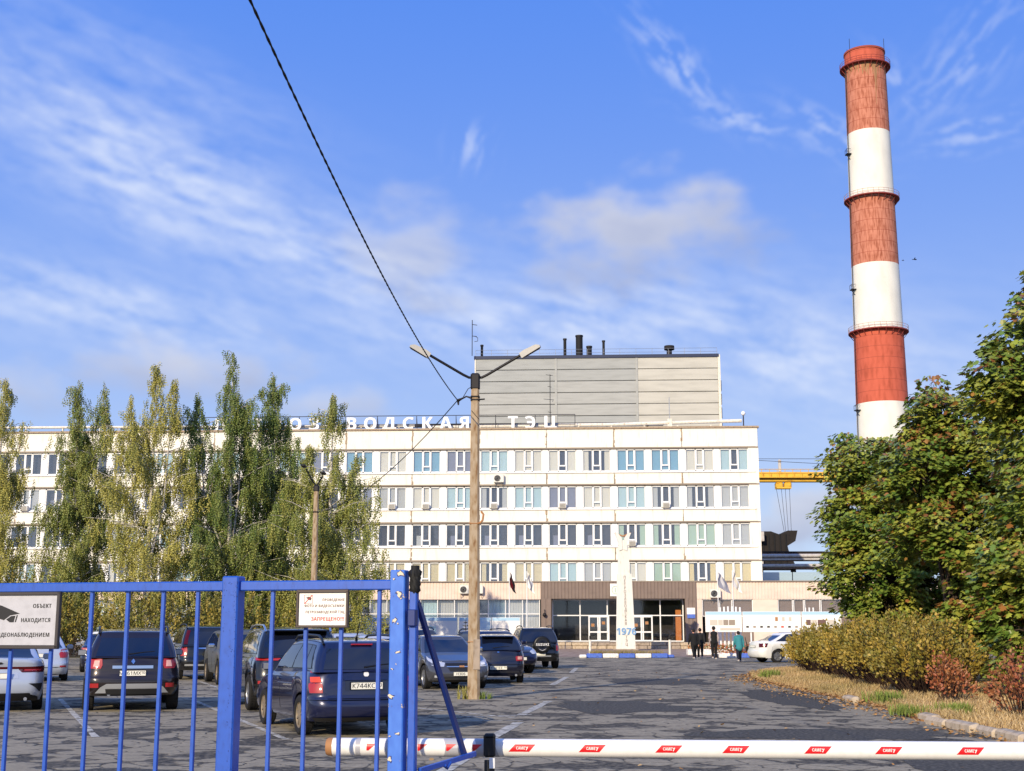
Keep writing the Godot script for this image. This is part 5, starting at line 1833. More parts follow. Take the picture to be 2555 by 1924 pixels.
func lamp_posts() -> void:
	var p := lamp_post("tall weathered concrete lamp post with two spread lamp arms in the car park", Vector3(-0.92, 0, -32.6), 7.72, 0.30, 0.2, 0)
	var g := G.new()
	g.cbox(Vector3(0, 7.75, 0), Vector3(0.235, 0.42, 0.235), 0.04)
	put("cap", g, M.metal_dark, p)
	for s in [-1.0, 1.0]:
		var a := Node3D.new()
		a.name = "lamp_arm"
		p.add_child(a, true)
		var h := G.new()
		var tip := Vector3(s * 1.2, 8.42, 0.25)
		h.tube([Vector3(0, 7.86, 0), Vector3(s * 0.16, 7.86, 0.0), Vector3(s * 0.3, 7.92, 0.05), tip], 0.034, 8)
		put("tube", h, M.metal_dark, a)
		var ax := (tip - Vector3(s * 0.3, 7.92, 0.05)).normalized()
		var z := Vector3(0, 0, 1)
		var bas := Basis(ax * s, (z.cross(ax * s)).normalized(), z)
		bas = bas.orthonormalized()
		var hd := G.new()
		hd.prism(PackedVector2Array([Vector2(-0.04, -0.09), Vector2(0.5, -0.08), Vector2(0.51, -0.03), Vector2(0.42, 0.035), Vector2(0.1, 0.065), Vector2(-0.04, 0.05)]) if s > 0 else PackedVector2Array([Vector2(0.04, -0.09), Vector2(-0.5, -0.08), Vector2(-0.51, -0.03), Vector2(-0.42, 0.035), Vector2(-0.1, 0.065), Vector2(0.04, 0.05)]), -0.08, 0.08)
		put("lamp_head", hd, M.lamp_grey, a, Transform3D(bas, tip - ax * 0.04))
		var un := G.new()
		un.cbox(Vector3(s * 0.24, -0.09, 0), Vector3(0.46, 0.022, 0.13), 0.008)
		put("lamp_glass", un, M.rail_dark, a, Transform3D(bas, tip - ax * 0.04))
	var b := G.new()
	for y in [7.28, 7.36]:
		b.cbox(Vector3(0, y, 0), Vector3(0.235, 0.05, 0.235), 0.02)
	b.tube([Vector3(-0.1, 7.32, 0.12), Vector3(-0.22, 7.36, 0.1), Vector3(-0.34, 7.31, 0.05), Vector3(-0.44, 7.27, 0.0)], [0.03, 0.02, 0.025, 0.045], 6)
	b.tube([Vector3(-0.43, 7.3, 0), Vector3(-0.42, 7.16, 0)], [0.045, 0.02], 6)
	b.tube([Vector3(0.1, 7.3, 0.0), Vector3(0.24, 7.31, 0)], 0.02, 5)
	put("cable_bracket", b, M.metal_dark, p)
	var lp := G.new()
	lp.tube([Vector3(-0.1, 7.6, 0.11), Vector3(-0.18, 7.55, 0.1), Vector3(-0.3, 7.35, 0.06)], 0.01, 5)
	lp.tube([Vector3(-0.09, 7.0, 0.125), Vector3(0.1, 6.78, 0.13)], 0.008, 4)
	put("loose_wire", lp, M.metal_dark, p)
	var st := G.new()
	st.cbox(Vector3(0, 4.2, 0), Vector3(0.27, 0.045, 0.27), 0.02)
	st.tube([Vector3(0.13, 4.2, 0.1), Vector3(0.2, 4.28, 0.1), Vector3(0.22, 4.42, 0.1), Vector3(0.16, 4.5, 0.1)], 0.03, 6)
	st.cbox(Vector3(0, 1.35, 0), Vector3(0.3, 0.02, 0.3), 0.005)
	put("steel_band", st, M.cap_tan, p)
	var hb := G.new()
	hb.cbox(Vector3(0.07, 1.05, 0.145), Vector3(0.17, 0.72, 0.03), 0.012)
	put("hatch", hb, M.stone, p)
	weeds(p)
	# the smaller post among the birches
	var p2 := lamp_post("smaller concrete lamp post standing among the birch trees", Vector3(-8.3, 0, -56.0), 7.5, 0.3, 0.19, 0)
	var c2 := G.new()
	c2.cbox(Vector3(0, 7.5, 0), Vector3(0.24, 0.3, 0.24), 0.05)
	c2.cbox(Vector3(0, 6.5, 0), Vector3(0.25, 0.06, 0.25), 0.02)
	put("cap", c2, M.metal_dark, p2)
	for e in [[-0.42, 8.3, "lamp_arm"], [0.3, 8.0, "lamp_arm"]]:
		var h := G.new()
		h.tube([Vector3(0, 7.6, 0), Vector3(e[0] * 0.4, 7.8, 0), Vector3(e[0], e[1], 0.3)], 0.035, 6)
		h.cbox(Vector3(e[0] * 1.15, e[1] + 0.1, 0.5), Vector3(0.22, 0.12, 0.5), 0.05)
		put("lamp_arm", h, M.metal_dark, p2)
	# overhead cable, thick twisted bundle
	var cb := thing("overhead_cable", "thick black overhead cable running up from the tall lamp post out of view", "cable", Vector3.ZERO)
	var pts := []
	var a := Vector3(-1.36, 7.28, -32.6)
	var z := Vector3(-2.78, 8.0, -3.0)
	for i in 49:
		var t := i / 48.0
		var q := a.lerp(z, t)
		q.y -= 1.72 * 4.0 * t * (1 - t) * 0.36
		pts.append(q)
	var cg := G.new()
	for s in 2:
		var pp := []
		for i in pts.size() * 6 - 5:
			var f := i / 6.0
			var k := int(f)
			var q: Vector3 = pts[k].lerp(pts[mini(k + 1, 48)], f - k)
			pp.append(q + Vector3(cos(i * 1.3 + s * PI), sin(i * 1.3 + s * PI), 0) * 0.006)
		cg.tube(pp, 0.009, 6)
	put("strand", cg, M.black_rubber, cb)
	var c3 := thing("overhead_cable", "thin cable sagging from the tall lamp post down to the smaller one", "cable", Vector3.ZERO)
	var p3 := []
	for i in 15:
		var t := i / 14.0
		var q := Vector3(-1.36, 7.28, -32.6).lerp(Vector3(-8.2, 6.5, -56.0), t)
		q.y -= 0.55 * 4 * t * (1 - t)
		p3.append(q)
	var g3 := G.new()
	g3.tube(p3, 0.013, 5)
	put("wire", g3, M.black_rubber, c3)

# ---------------------------------------------------------------- gate and barrier in front
func gate() -> void:
	var a := Vector3(-4.35, 0, -8.315)
	var dir := Vector3(2.44, 0, 0.6).normalized()
	var turn := rad_to_deg(atan2(-dir.z, dir.x))
	var gt := thing("swing_gate", "blue painted steel bar gate with two chunky posts across the left foreground", "gate", a, turn)
	var L := 3.84      # to the chipped post
	var post := 2.845
	var r := G.new()
	r.cbox(Vector3(L / 2, 1.915, 0), Vector3(L - 0.05, 0.055, 0.05), 0.006)
	put("top_rail", r, M.gate_blue, gt)
	var r2 := G.new()
	r2.cbox(Vector3(L / 2, 0.16, 0), Vector3(L - 0.05, 0.05, 0.05), 0.006)
	put("bottom_rail", r2, M.gate_blue, gt)
	var weld := G.new()
	for s in [0.2, 0.44, 0.68, 0.92, 1.17, 1.43, 1.698, 1.945, 2.179, 2.404, 2.627, 3.085, 3.292, 3.501, 3.723]:
		var b := G.new()
		b.cbox(Vector3.ZERO, Vector3(0.021, 1.73, 0.021), 0.002)
		put("bar", b, M.gate_blue, gt, Transform3D(Basis(Vector3.BACK, rng.randf_range(-0.004, 0.004)) * Basis(Vector3.RIGHT, rng.randf_range(-0.004, 0.004)), Vector3(s, 1.03, 0)))
		for q in 5:
			weld.cbox(Vector3(s + rng.randf_range(-0.012, 0.012), 1.886 - rng.randf() * 0.006, 0.011), Vector3(0.007, 0.005, 0.005), 0.0015)
	put("weld_bead", weld, M.gate_navy, gt).set_meta("kind", "stuff")
	var p := G.new()
	p.cbox(Vector3(post, 0.97, 0.005), Vector3(0.1, 2.0, 0.1), 0.008)
	put("post", p, M.gate_blue, gt)
	var sp := G.new()
	for i in 110:   # flaked spots on the post
		var y := 1.94 - pow(rng.randf(), 1.8) * 1.6
		var s := rng.randf_range(0.001, 0.0028)
		sp.cbox(Vector3(post + 0.045 - pow(rng.randf(), 2.0) * 0.085, y, 0.0555), Vector3(s * 1.6, s * 2.2, 0.0016), 0.0004)
	put("rust_spot", sp, M.gate_navy, gt).set_meta("kind", "stuff")
	var q := G.new()
	q.cbox(Vector3(L, 0.94, 0.0), Vector3(0.085, 2.11, 0.085), 0.006)
	put("chipped_post", q, M.gate_blue_chipped, gt)
	# flakes that stand off the paint, with bare metal between
	var fl := G.new()
	var edge := G.new()
	for e in [[1.975, 0.018, 0.03, 0.9], [1.945, -0.02, 0.014, 0.5], [1.865, 0.012, 0.03, 1.1], [1.84, 0.022, 0.012, 0.6], [1.72, -0.012, 0.018, 1.2], [1.705, 0.006, 0.012, 0.5], [1.55, 0.008, 0.026, 0.35], [1.46, -0.022, 0.013, 0.4], [1.315, -0.026, 0.03, 0.5], [1.12, 0.014, 0.02, 0.5], [1.105, -0.03, 0.012, 0.5], [0.985, -0.03, 0.022, 0.8], [0.86, -0.02, 0.024, 0.45], [0.845, 0.02, 0.012, 0.8], [0.72, -0.01, 0.014, 0.4]]:
		var poly := PackedVector2Array()
		for k in 11:
			var rr: float = e[2] * rng.randf_range(0.2, 0.85)
			poly.append(Vector2(rr * cos(TAU * k / 11), rr * e[3] * sin(TAU * k / 11)))
		fl.prism(poly, 0.0, 0.0022, Transform3D(Basis(Vector3.BACK, rng.randf_range(-0.6, 0.6)), Vector3(L + e[1], e[0], 0.042)))
		edge.prism(poly, 0.0, 0.0012, Transform3D(Basis(Vector3.BACK, rng.randf_range(-0.6, 0.6)) * Basis.from_scale(Vector3(1.3, 1.5, 1.0)), Vector3(L + e[1] + 0.001, e[0] - 0.001, 0.042)))
	put("bare_patch", fl, M.bare_paint, gt).set_meta("kind", "stuff")
	put("flake_edge", edge, M.gate_navy, gt).set_meta("kind", "stuff")
	# hinged stile behind the post, wrapped hinge on top
	var h := G.new()
	h.cbox(Vector3(L + 0.078, 0.9, -0.02), Vector3(0.042, 1.96, 0.05), 0.005)
	put("hinge_stile", h, M.gate_blue, gt)
	var hb := G.new()
	hb.cbox(Vector3(L + 0.079, 1.735, 0.004), Vector3(0.044, 0.09, 0.052), 0.004)
	put("stile_band", hb, M.gate_navy, gt)
	var hw := G.new()
	var rows := []
	for y in 9:
		var rr := []
		for j in 15:
			var an := TAU * j / 14.0
			var rad := 0.028 + 0.006 * sin(j * 3.1 + y * 1.7) + (0.008 * sin(j * 2.0) if y > 4 else 0.0) - (0.014 if y == 0 or y == 8 else 0.0)
			rr.append(Vector3(L + 0.085 + rad * cos(an), 1.865 + y * 0.0175, -0.01 + rad * sin(an)))
		rows.append(rr)
	hw.grid(rows, false, true)
	hw.tube([Vector3(L + 0.085, 1.89, -0.01), Vector3(L + 0.085, 2.02, -0.01)], 0.025, 8)
	put("wrapped_hinge", hw, M.black_rubber, gt)
	# folded brace: diagonal and foot arm
	var inv := gt.transform.affine_inverse()
	var bt := inv * Vector3(-0.523, 1.82, -7.41)
	var foot := inv * Vector3(-0.268, 0.945, -7.86)
	var end := inv * Vector3(-0.215, 0.965, -7.9)
	var st := inv * Vector3(-0.5, 0.92, -7.42)
	var d := G.new()
	d.beam(bt, foot, 0.024, 0.028)
	put("diagonal_brace", d, M.gate_navy, gt)
	var f := G.new()
	f.beam(st, end, 0.022, 0.026)
	f.tube([st.lerp(end, 0.45) + Vector3(0, -0.012, 0.02), st.lerp(end, 0.5) + Vector3(0, -0.03, 0.02), st.lerp(end, 0.56) + Vector3(0, -0.005, 0.02)], 0.012, 5)
	put("foot_arm", f, M.gate_blue, gt)
	# signs hang on the bars
	var s1 := thing("gate_sign", "grey sign with a camera pictogram in a dark frame on the gate", "sign", gt.transform * Vector3(1.452, 1.725, 0.03), turn)
	put("panel", slab(Vector3.ZERO, Vector3(0.6, 0.32, 0.012), 0.002), M.sign_grey, s1)
	var fr := G.new()
	for e in [[0, 0.155, 0.62, 0.02], [0, -0.155, 0.62, 0.022], [0.3, 0, 0.022, 0.33], [-0.3, 0, 0.022, 0.33]]:
		fr.cbox(Vector3(e[0], e[1], 0.004), Vector3(e[2], e[3], 0.026), 0.003)
	put("frame", fr, M.sign_frame, s1)
	for e in [["ОБЪЕКТ", 0.082, 0.252], ["НАХОДИТСЯ", 0.0, 0.252], ["ПОД ВИДЕОНАБЛЮДЕНИЕМ", -0.085, 0.252]]:
		words("sign_text", e[0], 0.0235, M.print_dark, s1, Transform3D(Basis(), Vector3(e[2], e[1], 0.0065)), true, 1.0, 2, 0.001)
	var cam := G.new()
	cam.prism(PackedVector2Array([Vector2(-0.2, 0.11), Vector2(-0.08, 0.085), Vector2(0.045, 0.038), Vector2(-0.02, 0.028), Vector2(-0.06, 0.0), Vector2(-0.2, 0.04)]), 0.006, 0.0075)
	cam.prism(PackedVector2Array([Vector2(-0.045, 0.004), Vector2(-0.012, 0.024), Vector2(0.016, 0.026), Vector2(0.006, -0.012), Vector2(-0.02, -0.012)]), 0.006, 0.0075)
	cam.prism(PackedVector2Array([Vector2(0.024, 0.028), Vector2(0.032, 0.03), Vector2(0.022, -0.01), Vector2(0.014, -0.012)]), 0.006, 0.0075)
	put("camera_pictogram", cam, M.print_dark, s1)
	var s2 := thing("gate_sign", "white framed sign with a crossed-out camera and red bottom line on the gate", "sign", gt.transform * Vector3(3.40, 1.785, 0.028), turn)
	put("panel", slab(Vector3.ZERO, Vector3(0.285, 0.19, 0.01), 0.002), M.sign_white, s2)
	var f2 := G.new()
	for e in [[0, 0.097, 0.31, 0.018], [0, -0.097, 0.31, 0.014], [0.147, 0, 0.014, 0.2], [-0.147, 0, 0.014, 0.2]]:
		f2.cbox(Vector3(e[0], e[1], 0.004), Vector3(e[2], e[3], 0.022), 0.003)
	put("frame", f2, M.sign_frame_bronze, s2)
	for e in [["ПРОВЕДЕНИЕ", 0.049, 0.0145, "print_brown"], ["ФОТО И ВИДЕОСЪЕМКИ", 0.016, 0.0145, "print_brown"], ["ПЕТРОЗАВОДСКОЙ ТЭЦ", -0.018, 0.0145, "print_brown"], ["ЗАПРЕЩЕНО!!!", -0.056, 0.02, "print_red"]]:
		words("sign_text", e[0], e[2], M[e[3]], s2, Transform3D(Basis(), Vector3(0.131, e[1], 0.0055)), true, 1.0, 2, 0.001)
	var pi := G.new()
	for e in [[0, 0.024, 0.05, 0.002], [0, -0.024, 0.05, 0.002], [0.024, 0, 0.002, 0.05], [-0.024, 0, 0.002, 0.05]]:
		pi.box(Vector3(-0.085 + e[0], 0.052 + e[1], 0.0055), Vector3(e[2], e[3], 0.001))
	pi.beam(Vector3(-0.106, 0.03, 0.0062), Vector3(-0.064, 0.074, 0.0062), 0.001, 0.004)
	put("pictogram_frame", pi, M.print_red, s2)
	var pc := G.new()
	pc.prism(PackedVector2Array([Vector2(-0.1, 0.062), Vector2(-0.082, 0.068), Vector2(-0.066, 0.06), Vector2(-0.07, 0.046), Vector2(-0.084, 0.05)]), 0.005, 0.0058)
	put("camera_pictogram", pc, M.print_brown, s2)

func barrier() -> void:
	var b := thing("barrier_boom", "white round barrier boom with red stickers lying level across the foreground", "barrier", Vector3(-1.13, 0.96, -8.42), 5.0 * -1.0)
	var d := (Vector3(4.6, 0.965, -8.0) - b.position)
	b.rotation.y = atan2(-d.z, d.x)
	var L := d.length()
	var g := G.new()
	g.tube([Vector3(0.02, 0, 0), Vector3(L, 0, 0)], 0.054, 28)
	put("boom_tube", g, M.boom_white, b)
	var c := G.new()
	c.tube([Vector3(-0.012, 0, 0), Vector3(0.0, 0, 0), Vector3(0.028, 0, 0)], [0.047, 0.0545, 0.0555], 24)
	put("end_cap", c, M.cap_tan, b)
	for e in [[0.175, 0.03, 0], [0.36, 0.028, 0], [0.543, 0.028, 0], [0.71, 0.13, 1], [0.90, 0.14, 1]]:
		var k := G.new()
		if e[2] == 0:
			k.tube([Vector3(e[0], 0, 0), Vector3(e[0] + e[1], 0, 0)], 0.0546, 28, false)
		else:   # slanting grey bands
			var rows := []
			for s in [0.0, 1.0]:
				var r := []
				for j in 29:
					var an := TAU * j / 28
					r.append(Vector3(e[0] + s * e[1] + 0.018 * cos(an) * (1 - s) - 0.02 * sin(an) * s, 0.0546 * sin(an), 0.0546 * cos(an)))
				rows.append(r)
			k.grid(rows)
		put("grey_band", k, M.band_grey, b)
	# stickers follow the round tube
	var curved := func(poly: Array) -> G:
		var gg := G.new()
		var rows := []
		for s in 5:
			var t := s / 4.0
			var r := []
			for k in 5:
				var u := k / 4.0
				var lo: Vector2 = poly[0].lerp(poly[1], u)
				var hi: Vector2 = poly[3].lerp(poly[2], u)
				var p := lo.lerp(hi, t)
				var an := p.y / 0.055
				r.append(Vector3(p.x, 0.0553 * sin(an), 0.0553 * cos(an)))
			rows.append(r)
		gg.grid(rows)
		return gg
	for x in [0.245, 0.56, 0.735, 0.895]:
		put("red_arrow", (curved as Callable).call([Vector2(x, -0.016), Vector2(x + 0.012, -0.016), Vector2(x + 0.06, 0.024), Vector2(x, 0.024)]), M.sticker_red, b)
	for x in [1.115, 1.54, 2.0, 2.4, 2.885, 3.3, 3.775, 4.3, 4.8]:
		var st := Node3D.new()
		st.name = "sticker"
		b.add_child(st, true)
		st.position.x = x
		put("red_patch", (curved as Callable).call([Vector2(0, -0.018), Vector2(0.125, -0.018), Vector2(0.165, 0.026), Vector2(0.04, 0.026)]), M.sticker_red, st)
		words("sticker_text", "CAME", 0.017, M.sign_white, st, Transform3D(Basis(), Vector3(0.074, 0.004, 0.0552)), true, 0.85, 1, 0.002)
		var mk := G.new()
		mk.beam(Vector3(0.118, 0.012, 0.0558), Vector3(0.108, -0.008, 0.0558), 0.002, 0.005)
		mk.beam(Vector3(0.104, 0.012, 0.0558), Vector3(0.112, 0.006, 0.0558), 0.002, 0.004)
		put("sticker_mark", mk, M.sign_white, st)
	# rest post in front of the boom
	var r := thing("boom_rest_post", "black boom rest post with a white reflector standing before the boom", "post", Vector3(-0.135, 0, -8.2))
	var p := G.new()
	p.cbox(Vector3(0, 0.45, 0), Vector3(0.062, 0.9, 0.05), 0.008)
	put("post", p, M.plastic_black, r)
	var s := G.new()
	s.cbox(Vector3(0, 0.985, 0.0), Vector3(0.072, 0.135, 0.03), 0.012)
	s.cbox(Vector3(0, 1.035, -0.05), Vector3(0.072, 0.03, 0.13), 0.012)
	put("saddle", s, M.black_rubber, r)
	put("reflector", slab(Vector3(0.016, 0.885, 0.03), Vector3(0.034, 0.06, 0.008), 0.002), M.reflector_white, r)
	put("reflector", slab(Vector3(-0.018, 0.86, 0.028), Vector3(0.024, 0.09, 0.006), 0.002), M.bumper_plastic, r)

# ---------------------------------------------------------------- plants
var leaf_cache := {}

func leaf_mesh(kind: int) -> Mesh:
	if leaf_cache.has(kind):
		return leaf_cache[kind]
	var g := G.new()
	if kind == 0:      # small pointed leaf, folded along the rib
		g.quad(Vector3(0, 0, 0), Vector3(0.34, 0.06, 0.4), Vector3(0, 0, 1), Vector3(0, 0, 0.001))
		g.quad(Vector3(0, 0, 0), Vector3(0, 0, 0.001), Vector3(0, 0, 1), Vector3(-0.34, 0.06, 0.4))
	elif kind == 1:    # five-lobed leaf
		var o := [[0, 0.0], [0.42, 0.1], [0.3, 0.32], [0.62, 0.5], [0.25, 0.6], [0.3, 0.78], [0.0, 1.05]]
		for sg in [-1.0, 1.0]:
			for i in o.size() - 1:
				var a := Vector3(o[i][0] * sg, -0.12 * o[i][0], o[i][1])
				var b := Vector3(o[i + 1][0] * sg, -0.12 * o[i + 1][0], o[i + 1][1])
				g.tri3(Vector3(0, 0, 0.4), a, b)
	elif kind == 2:    # spray of birch leaves
		for k in 4:
			var y := -0.08 - k * 0.26
			var s := 1.0 if k % 2 == 0 else -1.0
			var c := Vector3(s * 0.1, y, 0)
			g.tri3(c, c + Vector3(s * 0.2, -0.02, 0.12), c + Vector3(s * 0.16, -0.3, 0.02))
			g.tri3(c, c + Vector3(s * 0.16, -0.3, 0.02), c + Vector3(s * 0.0, -0.14, -0.12))
	elif kind == 3:    # blade tuft
		for k in 4:
			var a := k * 1.7
			var d := Vector3(cos(a), 0, sin(a))
			var q := Vector3(-d.z, 0, d.x) * 0.05
			var t := d * (0.3 + 0.1 * k)
			g.tri3(q, -q, t * 0.5 + Vector3(0, 0.7, 0))
			g.tri3(t * 0.5 + Vector3(0, 0.7, 0) + q * 0.5, t * 0.5 + Vector3(0, 0.7, 0) - q * 0.5, t + Vector3(0, 1.0, 0))
			g.tri3(q, t * 0.5 + Vector3(0, 0.7, 0) + q * 0.5, t * 0.5 + Vector3(0, 0.7, 0) - q * 0.5)
	leaf_cache[kind] = g.mesh()
	return leaf_cache[kind]

func mixc(a: Color, b: Color, t: float, dv := 0.25) -> Color:
	var c := a.lerp(b, clampf(t, 0, 1))
	var k := 1.0 + rng.randf_range(-dv, dv)
	return Color(c.r * k, c.g * k, c.b * k)

func rdir() -> Vector3:
	var z := rng.randf_range(-1, 1)
	var a := rng.randf() * TAU
	var r := sqrt(1 - z * z)
	return Vector3(r * cos(a), z, r * sin(a))

func grass_patch(called: String, parent: Node, c: Vector3, s: Vector2, n: int, h: float) -> void:
	var xfs := []
	var cols := PackedColorArray()
	for i in n:
		var k := h * rng.randf_range(0.5, 1.2)
		xfs.append(Transform3D(Basis(Vector3.UP, rng.randf() * TAU).scaled(Vector3(k * 0.8, k, k * 0.8)), c + Vector3(rng.randf_range(-s.x, s.x), 0, rng.randf_range(-s.y, s.y))))
		cols.append(mixc(Color(0.34, 0.23, 0.09), Color(0.16, 0.22, 0.05), rng.randf() * rng.randf()))
	instances(called, leaf_mesh(3), M.straw, xfs, cols, parent)

func weeds(p: Node3D) -> void:
	for e in [[-0.25, 0.36, 16], [0.28, 0.2, 26]]:
		var t := thing("weed_tuft", "%s of weeds at the foot of the tall lamp post" % ("dry yellow tuft on the left" if e[0] < 0 else "green tuft on the right"), "weeds", p.position + Vector3(e[0], 0, 0.05))
		var xfs := []
		var cols := PackedColorArray()
		for i in e[2]:
			var k: float = e[1] * rng.randf_range(0.5, 1.1)
			xfs.append(Transform3D(Basis(Vector3.UP, rng.randf() * TAU).scaled(Vector3(k, k, k)), Vector3(rng.randf_range(-0.16, 0.16), 0, rng.randf_range(-0.12, 0.12))))
			cols.append(mixc(Color(0.4, 0.34, 0.1), Color(0.16, 0.26, 0.05), 0.2 if e[0] < 0 else 0.85))
		instances("blades", leaf_mesh(3), M.straw, xfs, cols, t)

func birch(at: Vector3, h: float, wide: float, tint: float, label: String, tops: Array, dense := 1.0) -> void:
	# tops: leading shoots [dx, height share]; crowns hang in curtains of sprays
	var t := thing("birch_tree", label, "tree", at, 0, "birch trees in front of the office")
	var wood := G.new()
	wood.tube([Vector3(0, -0.2, 0), Vector3(0.05, h * 0.3, 0), Vector3(tops[0][0] * 0.5, h * 0.6, 0), Vector3(tops[0][0], h * 0.97, 0)], [0.2, 0.16, 0.09, 0.015], 9)
	put("trunk", wood, M.birch_bark, t)
	var limbs := G.new()
	var xfs := []
	var cols := PackedColorArray()
	var green := Color(0.115, 0.175, 0.035)
	var gold := Color(0.42, 0.37, 0.08)
	for tp in tops:
		var top := Vector3(tp[0], h * tp[1], rng.randf_range(-0.5, 0.5) if tp[0] != tops[0][0] else 0.0)
		limbs.tube([Vector3(0.04, h * 0.28, 0), Vector3(tp[0] * 0.7, h * 0.5, top.z * 0.7), top], [0.09, 0.06, 0.012], 6)
		for i in 90:           # short leafy shoots up to the tip
			var dy := pow(rng.randf(), 0.8) * 4.2
			var a := rng.randf() * TAU
			var w := (0.08 + dy * 0.24) * rng.randf_range(0.3, 1.0)
			var p := Vector3(lerpf(top.x, 0.0, dy / h * 0.8), top.y - dy + 0.1, lerpf(top.z, 0.0, dy / h)) + Vector3(cos(a) * w, 0.1, sin(a) * w)
			var local := tint + rng.randf_range(-0.2, 0.2)
			for s in 7:
				xfs.append(Transform3D(Basis.from_euler(Vector3(rng.randf_range(-0.5, 0.5), rng.randf() * TAU, rng.randf_range(-0.5, 0.5))).scaled(Vector3.ONE * rng.randf_range(0.2, 0.34)), p + Vector3(rng.randf_range(-0.08, 0.08), -s * 0.09, rng.randf_range(-0.08, 0.08))))
				cols.append(mixc(green, gold, local + rng.randf_range(-0.15, 0.15)))
		var n := int(100.0 * dense * tp[1] / sqrt(tops.size()))
		for i in n:
			var f := pow(rng.randf(), 0.72)            # 0 at the tip, 1 at the ground
			var y := lerpf(top.y, 1.2, f)
			var w: float = wide * (0.16 + 0.9 * pow(f, 0.52)) * (1.0 if f < 0.78 else lerpf(1.0, 0.8, (f - 0.78) / 0.22))
			w *= rng.randf_range(0.35, 1.05) * (0.85 if tops.size() > 1 and f < 0.4 else 1.0)
			var a := rng.randf() * TAU
			var stem := Vector3(lerpf(top.x, 0.0, f * 0.8), y, lerpf(top.z, 0.0, f))
			var end := stem + Vector3(cos(a) * w, w * rng.randf_range(0.15, 0.6), sin(a) * w)
			limbs.tube([stem, stem.lerp(end, 0.6) + Vector3(0, 0.15, 0), end], [0.03, 0.02, 0.008], 4, false)
			# hanging twigs along the branch
			var tw := 4 + int(w * 3.5)
			for q in tw:
				var p := stem.lerp(end, rng.randf_range(0.25, 1.0)) + Vector3(rng.randf_range(-0.2, 0.2), 0.1, rng.randf_range(-0.2, 0.2))
				var len := rng.randf_range(0.5, 1.9) * (0.5 if f < 0.15 else 1.0)
				var sway := Vector3(rng.randf_range(-0.25, 0.25), 0, rng.randf_range(-0.25, 0.25))
				var cnt := int(len * 12.0)
				var local := tint + rng.randf_range(-0.22, 0.22) + (0.12 if f > 0.7 else 0.0)
				for s in cnt:
					var u := s / float(cnt)
					var pp := p + Vector3(0, -len * u, 0) + sway * u * len
					if pp.y < 0.3:
						break
					var sc := rng.randf_range(0.2, 0.36)
					xfs.append(Transform3D(Basis.from_euler(Vector3(rng.randf_range(-0.5, 0.5), rng.randf() * TAU, rng.randf_range(-0.5, 0.5))).scaled(Vector3.ONE * sc), pp + Vector3(rng.randf_range(-0.09, 0.09), 0, rng.randf_range(-0.09, 0.09))))
					cols.append(mixc(green, gold, local + rng.randf_range(-0.15, 0.15)))
	put("limbs", limbs, M.birch_bark, t)
	instances("crown", leaf_mesh(2), M.leaf, xfs, cols, t)

func maple(at: Vector3, h: float, lobes: Array, label: String, n: int, red := 0.1) -> void:
	# lobes: crown masses [x, y, z, radius x, radius y]
	var t := thing("maple_tree", label, "tree", at, 0, "maple trees right of the drive")
	var wood := G.new()
	wood.tube([Vector3(0, -0.2, 0), Vector3(0.06, h * 0.16, 0), Vector3(0.0, h * 0.4, 0.05), Vector3(lobes[0][0], h * 0.85, 0)], [0.13, 0.1, 0.08, 0.02], 9)
	put("trunk", wood, M.bark, t)
	var limbs := G.new()
	var xfs := []
	var cols := PackedColorArray()
	var vol := 0.0
	for l in lobes:
		vol += l[3] * l[3] + l[3] * l[4]
	for l in lobes:
		var c := Vector3(l[0], l[1], l[2])
		limbs.tube([Vector3(0.02, h * 0.2, 0), Vector3(c.x * 0.5, lerpf(h * 0.22, c.y, 0.6), c.z * 0.5), c + Vector3(0, l[4] * 0.5, 0)], [0.09, 0.06, 0.02], 6)
		var m := int(n * (l[3] * l[3] + l[3] * l[4]) / vol)
		# flattened boughs of leaves, dark hollows between them
		var per := 64
		for k in maxi(4, int(m / float(per))):
			var d := rdir()
			d.y = d.y * 0.9 + 0.08
			var s := rng.randf_range(0.6, 1.02)
			var bc := c + d * Vector3(l[3], l[4], l[3]) * s
			var br := rng.randf_range(0.26, 0.55)
			if k % 2 == 0:
				limbs.tube([c + (bc - c) * 0.1, c + (bc - c) * 0.6 + Vector3(0, 0.1, 0), bc], [0.035, 0.02, 0.006], 4, false)
			var hue := rng.randf()
			var ruddy: float = red * (2.4 if bc.y > l[1] + l[4] * 0.45 else 0.5)
			var slope := Vector3(d.x, 0, d.z) * 0.22
			for q in per:
				var e := rdir()
				e.y = e.y * 0.75 + 0.12
				var o := e * br * pow(rng.randf(), 0.35)
				o.y = o.y * 0.85 - (o.x * slope.x + o.z * slope.z)
				var p := bc + o
				if p.y < 0.25:
					continue
				var outw := (Vector3(d.x, 0, d.z) * 0.6 + Vector3(e.x, 0, e.z) * 0.7 + rdir() * 0.5)
				outw.y = -rng.randf_range(0.2, 0.9)
				outw = outw.normalized()
				var up := (Vector3.UP + rdir() * 0.5).normalized()
				var x := up.cross(outw).normalized()
				up = outw.cross(x)
				xfs.append(Transform3D(Basis(x, up, outw).scaled(Vector3.ONE * rng.randf_range(0.1, 0.185)), p))
				var g := mixc(Color(0.10, 0.185, 0.028), Color(0.39, 0.385, 0.06), pow(hue, 1.3) * 0.75 + rng.randf_range(-0.12, 0.3), 0.25)
				if rng.randf() < ruddy:
					g = mixc(Color(0.22, 0.08, 0.025), Color(0.3, 0.17, 0.04), rng.randf())
				cols.append(g)
	put("limbs", limbs, M.bark, t)
	instances("crown", leaf_mesh(1), M.leaf_glossy, xfs, cols, t)

